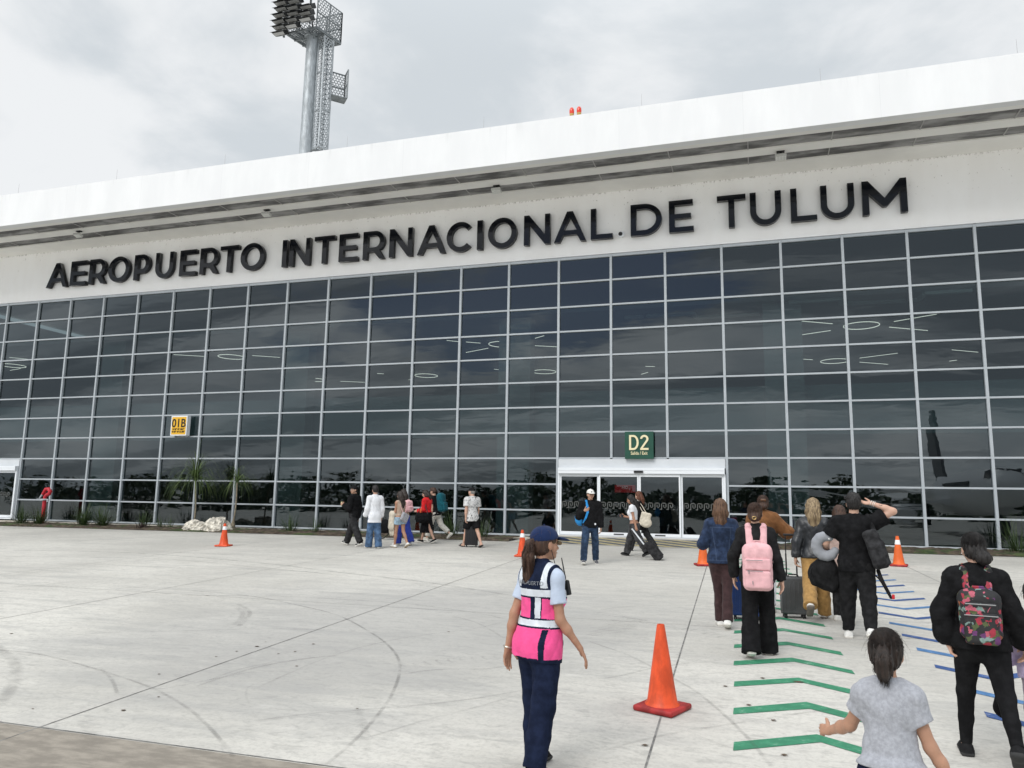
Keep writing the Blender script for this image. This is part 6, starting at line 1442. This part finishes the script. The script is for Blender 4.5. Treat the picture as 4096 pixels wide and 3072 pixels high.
# ---- 8 man in black
g = person(pf(1858, 1382), -9, 'man in black T-shirt and joggers with one arm raised to his head', 'travellers walking to the terminal')
J = pose(1.76, 'm', 3, ((8, 4, 4), (-16, 5, 16)), dict(L=((-.52, .06, -.86), (-.02, .78, -.40), (.1, .9, -.3), (.2, .1, .9), 1.1), R=((.80, .06, .50), (-.90, .05, .36), (-.97, .1, .06), (.1, .8, .5), .5)), (8, 8), wide=1.06)
body(J, .0115, 'light', g); top(J, .0095, C_BLACK, g, 'shirt', 'short', -.11, .022, .006, 81, .62, (.074, .074, .06), .012); trousers(J, .0095, C_BLACK2, g, 'joggers', (.116, .088, .060), .005, 82, .94, g=.020)
shoes(J, .007, S_WHITE, S_SOLE, g, .055, accent='swoosh'); hair(J, 'short', H_BLACK, .0095, g, 17, fly=20)
b = MB(); w_ = J['wrR']; d = unit(J['wrR']-J['elR']); e1 = unit(np.cross(d, [0, 1, .1])); e2 = np.cross(d, e1)
for k in (-.012, .012, .03): b.tube([w_-d*k+(e1*math.cos(a)+e2*math.sin(a))*.033 for a in [i*.5236 for i in range(13)]], .004, 6, False)
b.build('bracelets', mat('bead_white', (.75, .72, .68), .4), g, 50)
b = MB(); b.tube([J['hp'](-.088, -.02, .055), J['hp'](-.092, .06, .06), J['hp'](-.08, .10, .062)], .004, 6); b.tube([J['hp'](.088, -.02, .06), J['hp'](.06, -.09, .085), J['hp'](-.06, -.09, .085), J['hp'](-.088, -.02, .06)], .003, 6); b.rbox(Vector(J['hp'](-.085, .10, .06)), (.012, .028, .02), None, .006); b.build('sunglasses', M_BLK, g, 50)
# tattoos: thin dark marks on both arms
def tattoo(q, a, bq, seed):
    rr = np.random.default_rng(seed); m_ = MB(); E_, W_ = J['el'+q], J['wr'+q]; d = unit(W_-E_); n_ = unit(np.cross(d, [1, .2, 0])); n_ = n_ if n_[1] < 0 else -n_; n2 = np.cross(d, n_)
    for i in range(3):
        c0 = E_+d*(a+(bq-a)*i/3); P_ = []
        for k in range(9): ph = .5*math.sin(k*1.3+seed)*1.0+(.35-.1*i)*math.cos(k*.8); rd_ = .041-.012*np.clip((np.dot(c0-E_, d)+.004*k)/.245, 0, 1); P_.append(c0+d*(.004*k+.012*math.sin(k))+(n_*math.cos(ph)+n2*math.sin(ph))*rd_)
        m_.tube(P_, .0028, 4)
    m_.build('tattoo', mat('ink', (.10, .075, .07), .7), g, 60)
tattoo('R', .06, .16, 2); tattoo('L', .01, .10, 5)
bp = worn('backpack', g, 'black backpack hanging by one strap on the right shoulder of the man in black', 'backpack'); sd = Sd(.010); t = J['t']
TMx = J['TM']@rotm('Y', -16); c = t(.225, -.10, .17); sd.box(c, (.085, .15, .235), TMx, .045, .02); sd.box(c+TMx@vec(.075, 0, -.06), (.035, .12, .15), TMx, .03, .02); sd.box(c+TMx@vec(0, -.13, -.07), (.07, .04, .13), TMx, .03, .02); sd.post.append(folds(.004, 84)); soft('main_bag', sd, [C_CHAR], bp)
p = Sd(.008); p.chain([t(.225, -.12, .36), t(.17, -.07, .52), t(.15, .0, .565), t(.17, .1, .46), t(.24, .06, .25)], [.030, .030, .030, .028, .02], k=.01, n=(0, .8, .4), f=.35); soft('strap', p, [C_BLACK2], bp)
p = Sd(.007); p.chain([t(.24, -.13, -.08), t(.27, -.16, -.18), t(.335, -.16, -.32), t(.36, -.16, -.38)], [.026, .026, .022, .017], k=.01, n=(.3, .9, 0), f=.4); p.chain([t(.16, -.16, -.10), t(.24, -.17, -.16), t(.30, -.16, -.26)], [.010]*3, k=.01); soft('strap', p, [C_BLACK2], bp)
p = Sd(.006); p.box(t(.385, -.165, -.365), (.016, .012, .028), None, .008); soft('tag', p, [mat('tag_red', (.55, .02, .03), .5)], bp)
np_ = worn('neck_pillow', g, 'grey curved neck pillow hung on the forearm of the man in black', 'neck pillow'); sd = Sd(.008); c = (J['elL']+J['wrL'])/2+vec(.0, -.0, .0); pts = []
for i in range(10): a = R(152-265*i/9); pts.append(J['elL']+vec(.005+.115*math.cos(a)*-1, -.01+.02*math.sin(a), -.055+.125*math.sin(a)*-1+.02))
sd.chain(pts, [.052, .058, .062, .063, .063, .063, .063, .062, .058, .052], k=.02); soft('cushion', sd, [C_STEEL], np_); b = MB(); b.rbox(Vector(pts[-1])+Vector((.0, -.05, -.02)), (.009, .009, .009), None, .004); b.build('snap', S_WHITE, np_)
db = worn('drawstring_bag', g, 'black drawstring bag hanging below the grey neck pillow', 'bag'); sd = Sd(.010); c = J['elL']+vec(-.045, .10, -.40)
sd.ell(c, (.185, .10, .17), None, .03); sd.cap(c+vec(.02, 0, .08), c+vec(.06, 0, .26), .14, .06, .06); sd.box(c+vec(.02, 0, -.07), (.165, .085, .11), rotm('Y', 22), .06, .03); sd.post.append(folds(.007, 85, .10, .2)); soft('pouch', sd, [C_BLACK2], db)
b = MB()
for k in (-1, 1): b.tube([c+vec(-.10, -.06, .14), c+vec(-.15, -.08+.02*k, .06), c+vec(-.175+.01*k, -.08, -.05)], .003, 5)
b.tube([c+vec(.10, -.04, -.10), c+vec(.13, -.05, -.18)], .014, 6); b.build('cord', M_BLK, db, 50)

# ---- 9 woman hidden behind the man
g = person(at(1822, 1300, 11.9), -6, 'woman with brown hair and pale rose coat, nearly hidden behind man in black', 'travellers walking to the terminal')
J = pose(1.58, 'f', 3, ((8, 1, 5), (-10, 1, 14)), None, (4, 4)); body(J, .014, 'light', g, False, False); top(J, .012, C_ROSE, g, 'coat', 'long', -.38, .022, .005, 91, .97, flare=.02); trousers(J, .012, C_CHAR, g, r=(.09, .06, .05), fold=.001, seed=92, g=.0); shoes(J, .011, S_WHITE, S_SOLE, g); hair(J, 'mid', H_BROWN, .012, g, 19, 60, .6, .9)

# ---- 20 child cut by the right edge
g = person(at(2264, 1590, 6.5), -12, 'small child in lilac with dark curly hair, cut by right edge of photo', 'travellers walking to the terminal')
J = pose(1.22, 'f', 2, ((8, 2, 6), (-12, 2, 16)), dict(L=((-.45, .0, -.9), (-.25, .3, -.9), (-.2, .3, -.9), (.2, .9, 0), 1.0), R=ARM['R']), (0, 0), hs=1.25, child=True); body(J, .011, 'brown', g, True, False, hands='L'); top(J, .010, cloth('lilac', (.50, .42, .60), .15), g, 'sweater', 'long', -.08, .02, .004, 201, .62); trousers(J, .010, cloth('mauve', (.36, .30, .36), .15), g, 'trousers', (.09, .07, .062), .002, 202); shoes(J, .010, cloth('shoe_lilac', (.45, .36, .5), .1), S_SOLE, g)
hair(J, 'bun', H_BLACK, .010, g, 29, 0, 1, 1.5, fly=60)
pu = worn('handbag', g, 'small black pouch bag held at the right edge of the photo', 'bag'); sd = Sd(.009); c = J['wrL']+vec(-.03, .03, -.27); sd.ell(c, (.065, .045, .095), None, .03); sd.ell(c+vec(0, 0, -.04), (.075, .05, .065), None, .03); soft('pouch', sd, [C_BLACK], pu); b = MB(); b.tube([c+vec(0, 0, .08), J['wrL']+vec(-.02, .0, -.07)], .008, 6); b.build('loop', cloth('pink_loop', (.6, .35, .4), .1), pu, 50)

# ---- 10 man in the white cap
g = person(pf(1275, 1219), 198, 'young man in white cap, black hoodie and blue jeans walking toward the camera', 'travellers coming out of the exit door')
J = pose(1.72, 'm', 1, ((-9, 6, 10), (14, 8, 6)), dict(L=((-.17, -.02, -1), (-.08, .14, -1), (0, .2, -1), (.2, .9, 0), .8), R=((.30, -.06, -.95), (-.42, .62, .52), (-.75, .3, .35), (.1, .3, .9), .9)), (6, 0))
body(J, .0125, 'olive', g); top(J, .011, C_BLACK, g, 'hoodie', 'long', -.06, .026, .005, 101, .97, (.070, .066, .050), .0, collar=.012); trousers(J, .011, C_JEAN2, g, 'jeans', (.100, .078, .072), .004, 102, .99); shoes(J, .009, mat('shoe_grey', (.10, .10, .11), .7), S_SOLE, g, accent='stripes')
hair(J, 'crop', H_BLACK, .011, g, 20); capf(J, cloth('cap_white', (.74, .73, .69), .05), .008, g); glasses(J, g, M_BLK)
b = MB(); hq = J['hp']; 
for pts in ([(-.012, .1115, .05), (-.004, .1105, .082)], [(-.004, .1105, .082), (.0, .1115, .05)], [(.004, .112, .045), (.012, .1115, .07)]): b.tube([hq(*q) for q in pts], .0035, 4)
b.build('cap_emblem', M_BLK, g)
b = MB(); b.rbox(Vector(J['t'](-.10, .150, .03)), (.018, .004, .022), None, .002, 1); b.build('label_patch', C_WHITE, g)
bp = worn('backpack', g, 'bright blue backpack slung over one shoulder of man in white cap', 'backpack'); sd = Sd(.011); t = J['t']; sd.ell(t(.235, -.09, .12), (.115, .11, .15), rotm('Y', 20), .03); sd.box(t(.20, -.11, .19), (.09, .09, .14), rotm('Y', 25), .07, .03); sd.post.append(folds(.006, 103, .11, .14)); soft('main_bag', sd, [C_SKY], bp)
p = Sd(.009); p.chain([t(.16, -.12, .40), t(.12, -.06, .545), t(.10, .04, .56), t(.085, .13, .44), t(.08, .152, .30), t(.12, .155, .17), t(.18, .08, .05)], [.03]*5+[.026, .016], k=.01, n=(0, .9, .3), f=.35); soft('strap', p, [C_SKY], bp)

# ---- 11 woman in the white top with a rolling bag
g = person(pf(1370, 1202), 82, 'woman in white cropped top and dark baggy jeans pulling a rolling bag', 'travellers coming out of the exit door')
J = pose(1.60, 'f', 4, ((-24, 2, 10), (20, 2, 6)), dict(L=((-.08, -.16, -1), (-.12, -.22, -.97), (-.1, -.2, -.97), (0, .9, -.2), 1.1), R=((.10, .25, -.95), (-.05, .96, .22), (-.1, .95, .3), (-.3, .1, .9), .9)), (12, -14))
body(J, .0125, 'tan', g); top(J, .011, C_WHITE, g, 'top', 'short', .13, .012, .003, 111, .42, (.060, .056, .05)); trousers(J, .011, C_ASH, g, 'jeans', (.112, .098, .094), .006, 112, .97, g=.012); shoes(J, .0105, C_BLACK2, S_DARK, g); hair(J, 'mid', H_BLACK, .011, g, 21, 160, .82, 1.08, fly=30)
phone(g, J, 'R', 'dark phone held out by woman in the white cropped top')
c = pf(1427, 1210); rb = empty('rolling_bag', c); rb.rotation_euler = (0, R(-38), R(3)); tag(rb, 'charcoal soft rolling bag tilted behind the woman in white top', 'suitcase')
b = MB(); b.rbox((0, 0, .28), (.11, .17, .27), None, .05, 4); b.build('shell', C_CHAR, rb, 40); b = MB(); b.rbox((.115, 0, .24), (.02, .14, .19), None, .02, 3); b.build('pocket', C_CHAR, rb, 40); b = MB()
for y in (-.13, .13): b.tube([(-.06, y-.025, .035), (-.06, y+.025, .035)], .04, 14)
b.build('wheels', M_BLK, rb, 40); b = MB()
for y in (-.09, .09): b.tube([(-.09, y, .54), (-.09, y*.9, 1.02)], .009, 8)
b.tube([(-.09, -.09, 1.02), (-.09, .09, 1.02)], .014, 8); b.build('pull_handle', M_ALUW, rb, 50); b = MB(); b.tube([(0, -.06, .54), (0, -.05, .58), (0, .05, .58), (0, .06, .54)], .01, 6); b.build('top_handle', M_BLK, rb, 50)
# ---- 12 companion behind her
g = person(pf(1384, 1190), 84, 'copper haired woman in black coat half hidden behind the white cropped top', 'travellers coming out of the exit door')
J = pose(1.68, 'f', 3, ((22, 2, 6), (-22, 2, 12)), None, (0, 0)); body(J, .014, 'light', g, True, False, hands=''); top(J, .012, C_BLACK, g, 'coat', 'long', -.28, .022, .004, 121, .97, flare=.02); trousers(J, .012, C_CHAR, g, r=(.10, .085, .085), fold=.004, seed=122); shoes(J, .011, C_BLACK2, S_DARK, g); hair(J, 'mid', H_RED, .012, g, 22, 80, .75, 1.0)
tb = worn('tote_bag', g, 'cream cloth tote bag hanging behind the woman in white cropped top', 'bag'); t = J['t']; sd = Sd(.010); sd.box(t(-.20, -.19, .03), (.05, .14, .19), rotm('X', 14), .045, .02); sd.ell(t(-.2, -.22, -.08), (.06, .15, .12), None, .04); sd.post.append(folds(.006, 123)); soft('pouch', sd, [C_CREAM], tb)
b = MB(); 
for k in (-.03, .05): b.tube([t(-.2, -.20+k, .2), t(-.19, -.10+k, .40), t(-.16, -.02, .56)], .011, 6)
b.build('strap', C_CREAM, tb, 50)

# ---- 13 man in the black tracksuit looking back
g = person(at(762, 1176, 20.7), 84, 'man in black tracksuit and cap, looking back over his shoulder', 'travellers walking left along the building')
J = pose(1.77, 'm', 2, ((-19, 2, 8), (22, 2, 4)), dict(R=((.16, -.08, -1), (.05, .2, -1)), L=((-.12, .12, -1), (.05, .86, .40), (0, .8, .6), (.4, -.2, .8), 1.0)), (70, -2), wide=.92)
body(J, .0135, 'olive', g); top(J, .0125, C_BLACK, g, 'jacket', 'long', -.10, .026, .006, 131, .97, (.07, .068, .05), .0, collar=.03); trousers(J, .0125, C_CHAR, g, 'trousers', (.108, .092, .088), .006, 132, 1.0); shoes(J, .011, C_BLACK2, S_SOLE, g, accent='stripes'); hair(J, 'crop', H_BLACK, .012, g, 23); capf(J, C_BLACK2, .009, g, back=True); glasses(J, g, M_ALU)
cn = worn('drink_can', g, 'pale yellow drink can in the hand of man in black tracksuit', 'can'); c = J['wrL']+J['hdL'][0]*.09+J['hdL'][2]*.045; b = MB(); b.lathe([(.024, -.06), (.031, -.052), (.031, .05), (.025, .062)], 16, tuple(c)); b.build('can', mat('can_yellow', (.6, .55, .3), .3, metal=.4, var=.4, vs=40), cn, 50)
# ---- 14 man in the white shirt
g = person(pf(806, 1184), 50, 'man in loose white shirt and wide blue jeans seen from behind', 'travellers walking left along the building')
J = pose(1.76, 'm', 1, ((7, 2, 3), (-5, 2, 6)), dict(L=((-.16, .06, -.97), (-.05, .45, -.8)), R=((.14, -.04, -.97), (.06, .30, -.95))), (-4, 4), wide=.9)
body(J, .0135, 'light', g, True, False, hands='R'); top(J, .0115, C_WHITE, g, 'shirt', 'long', -.20, .014, .006, 141, .92, (.060, .060, .054), .022, collar=.02); trousers(J, .012, C_JEAN, g, 'jeans', (.102, .086, .10), .004, 142, 1.10, waist=-.06); shoes(J, .011, C_BLACK2, S_SOLE, g, accent='stripes'); hair(J, 'short', H_BLACK, .012, g, 24)
df = worn('duffel_bag', g, 'large black soft bag with trailing strap beside the man in white shirt', 'bag'); df.location = pf(832, 1166); df.rotation_euler = (0, 0, 0); sd = Sd(.013); z = .42; sd.box((-.02, 0, z), (.22, .15, .19), None, .12, .03); sd.ell((-.06, 0, z+.06), (.2, .15, .18), None, .05); sd.post.append(folds(.010, 143, .14, .18)); soft('main_bag', sd, [C_BLACK], df)
b = MB(); b.tube([(.20, -.05, z-.10), (.16, -.12, .18), (.02, -.14, .06), (-.16, -.14, .02), (-.30, -.13, .015)], .016, 6); b.build('strap', M_BLK, df, 50); b = MB(); b.tube([(-.10, 0, z+.17), (-.1, 0, z+.32), (-.02, 0, z+.34), (.02, 0, z+.18)], .014, 6); b.build('handle', M_BLK, df, 50)
# ---- 15 girl in shorts, 16 companion behind
g = person(pf(862, 1183), 62, 'girl with long dark hair in beige top and denim shorts holding a cream jacket', 'travellers walking left along the building')
J = pose(1.60, 'f', 2, ((10, 1, 6), (-10, 1, 22)), dict(L=((-.14, .10, -1), (.0, .75, -.5), (0, .9, -.3), (.2, .1, .9), .8), R=((.14, .05, -1), (-.05, .85, .15))), (8, -8))
J['legk'] = 1.; body(J, .0135, 'tan', g, True, False); top(J, .011, C_BEIGE, g, 'top', 'none', .08, .010, .003, 151); trousers(J, .011, C_LJEAN, g, 'shorts', (.108, .104, .1), .004, 152, short=.44, g=.008); shoes(J, .011, S_WHITE, S_GUM, g); hair(J, 'long', H_DARK, .0115, g, 25, 200, 1.0, .95)
jk = worn('folded_jacket', g, 'cream jacket draped over the forearm of girl in denim shorts', 'jacket'); sd = Sd(.011); w_ = (J['elL']+J['wrL'])/2; sd.cap(w_+vec(0, .06, .02), w_+vec(0, -.04, .02), .075, .07, .03); sd.cap(w_+vec(0, .03, 0), w_+vec(.02, .06, -.52), .09, .085, .04, (1, .2, 0), .5); sd.cap(w_+vec(-.03, .0, 0), w_+vec(-.05, .02, -.35), .08, .09, .04, (1, .2, 0), .5); sd.post.append(folds(.012, 153, .09, .4)); soft('cloth', sd, [C_CREAM], jk)
sb = worn('drawstring_bag', g, 'striped black and white drawstring bag on back of girl in shorts', 'bag'); t = J['t']; M_STR = ramp_mat('striped', [(0, (.02, .02, .05)), (.5, (.7, .7, .72))], 14, (1, 1, 1), 'wave', (0, R(35), R(20)), dist=0); sd = Sd(.010); sd.box(t(.02, -.20, .02), (.13, .05, .135), J['TM']@rotm('Y', 28), .045, .02); soft('pouch', sd, [M_STR], sb)
b = MB(); 
for k in (-1, 1): b.tube([t(.02+k*.05, -.2, .14), t(k*.09, -.11, .40), t(k*.1, -.02, .55), t(k*.11, .08, .45)], .007, 6)
b.build('cord', C_PINK, sb, 50)
g = person(at(870, 1176, 21.3), 72, 'woman in cobalt wide trousers hidden behind girl in denim shorts', 'travellers walking left along the building')
J = pose(1.66, 'f', 2, ((12, 1, 5), (-12, 1, 12)), None, (-10, -8)); body(J, .014, 'olive', g, True, False, hands=''); top(J, .012, C_BEIGE, g, 'top', 'short', -.02, .014, .003, 161, .5); trousers(J, .012, C_COBALT, g, r=(.105, .098, .11), fold=.005, seed=162, g=.012); shoes(J, .011, S_WHITE, S_SOLE, g); hair(J, 'mid', H_DARK, .012, g, 26, 60, .75, .95)
backpack(J, g, C_PINK, 'small pale pink backpack above the striped drawstring bag', .011, (.125, .08, .17), (0, -.195, .30), C_PINK, ((-.07, .07, .8, .03),), seed=164)
# ---- 17 red jacket, 18 teal rucksack
g = person(pf(921, 1173), 82, 'woman in red cropped jacket and long black skirt looking at phone', 'travellers walking left along the building')
J = pose(1.66, 'f', 4, ((-20, 1, 10), (20, 1, 6)), dict(L=((-.05, .15, -1), (.0, .96, -.1), (0, .95, .1), (.3, .1, .9), .9), R=((.08, .2, -.97), (-.08, .95, .12))), (14, -16))
J['legk'] = .95; body(J, .0135, 'light', g); top(J, .0115, C_RED, g, 'jacket', 'long', .10, .026, .006, 171, .95, (.074, .074, .052), .0, collar=.012); skirt(J, .012, C_BLACK, g, -.56, .27, seed=172); shoes(J, .011, C_BLACK2, S_SOLE, g); hair(J, 'mid', H_DARK, .012, g, 27, 60, .55, .95, fly=20)
phone(g, J, 'L', 'dark phone in the hand of woman in red jacket')
df = worn('duffel_bag', g, 'black duffel bag with orange tag on the hip of woman in red jacket', 'bag'); t = J['t']; sd = Sd(.012); sd.box(t(-.25, .03, -.06), (.10, .24, .13), J['TM']@rotm('X', 6), .09, .03); sd.ell(t(-.26, .0, -.14), (.11, .23, .10), J['TM'], .04); sd.post.append(folds(.006, 173, .13, .15)); soft('main_bag', sd, [C_BLACK], df)
b = MB(); b.tube([t(-.25, .2, .05), t(-.20, .12, .30), t(-.12, .02, .555), t(-.08, -.05, .53)], .014, 6); b.tube([t(-.25, -.18, .05), t(-.20, -.08, .28), t(-.12, .0, .55)], .014, 6); b.build('strap', M_BLK, df, 50); b = MB(); b.rbox(Vector(t(-.34, .02, .16)), (.02, .03, .07), Matrix.Rotation(.3, 3, 'X'), .015); b.build('tag', mat('tag_orange', (.62, .10, .03), .6), df, 40)
g = person(at(939, 1166, 23.4), 82, 'traveller in white trousers hidden under the tall teal rucksack', 'travellers walking left along the building')
J = pose(1.72, 'm', 8, ((20, 1, 6), (-26, 1, 26)), None, (0, -4)); body(J, .014, 'light', g, True, False, hands=''); top(J, .012, C_BLACK2, g, 'shirt', 'short', -.08, .016, .003, 181, .6); trousers(J, .012, cloth('off_white', (.55, .53, .48), .1), g, 'trousers', (.10, .08, .075), .005, 182, .80); shoes(J, .011, mat('shoe_beige', (.5, .48, .42), .7), S_SOLE, g); hair(J, 'short', H_BROWN, .012, g, 28)
backpack(J, g, C_TEAL, 'tall teal hiking rucksack with pale straps carried by hidden walker', .011, (.155, .12, .30), (0, -.26, .32), C_BLACK2, ((-.14, .13, .8, .03),), lid=True, seed=184, zips=((-.1, .05, .1, .08), (-.1, -.06, .08, -.10)))
# ---- 19 man in the patterned shirt
g = person(pf(1018, 1182), 52, 'man in black cap, patterned white shirt, black shorts and sandals', 'travellers walking left along the building')
J = pose(1.74, 'm', 2, ((18, 4, 4), (-18, 4, 10)), dict(L=((-.14, -.10, -1), (-.02, .06, -1), (0, .1, -1), (.2, .9, 0), .9), R=((.14, .1, -1), (.05, .4, -.9))), (22, -2), wide=1.02)
M_PAT = ramp_mat('leaf_print', [(0, (.025, .025, .03)), (.40, (.72, .71, .70)), (.62, (.09, .085, .09)), (.67, (.72, .71, .70))], 17, (1.5, 1.5, .8), 'noise', dist=.8)
J['legk'] = 1.; body(J, .013, 'light', g, feet='LR'); top(J, .0115, M_PAT, g, 'shirt', 'short', -.14, .022, .004, 191, .62, (.070, .074, .07), .024, collar=.02); trousers(J, .0115, C_BLACK, g, 'shorts', (.112, .112, .1), .004, 192, short=.86, g=.008, waist=-.04); shoes(J, .011, S_DARK, S_DARK, g, style='sandal'); hair(J, 'crop', H_GREY, .012, g, 30); capf(J, C_BLACK2, .009, g)
b = MB(); b.tube([J['t'](-.13, -.05, .55), J['t'](0, -.125, .38), J['t'](.15, -.09, .16)], .012, 5); b.build('shoulder_strap', M_BLK, g, 50)
suitcase(at(1018, 1178, 21.6), 20, mat('case_black', (.016, .016, .018), .5), 'black upright suitcase behind the legs of man in patterned shirt', .38, .26, .56, .38)
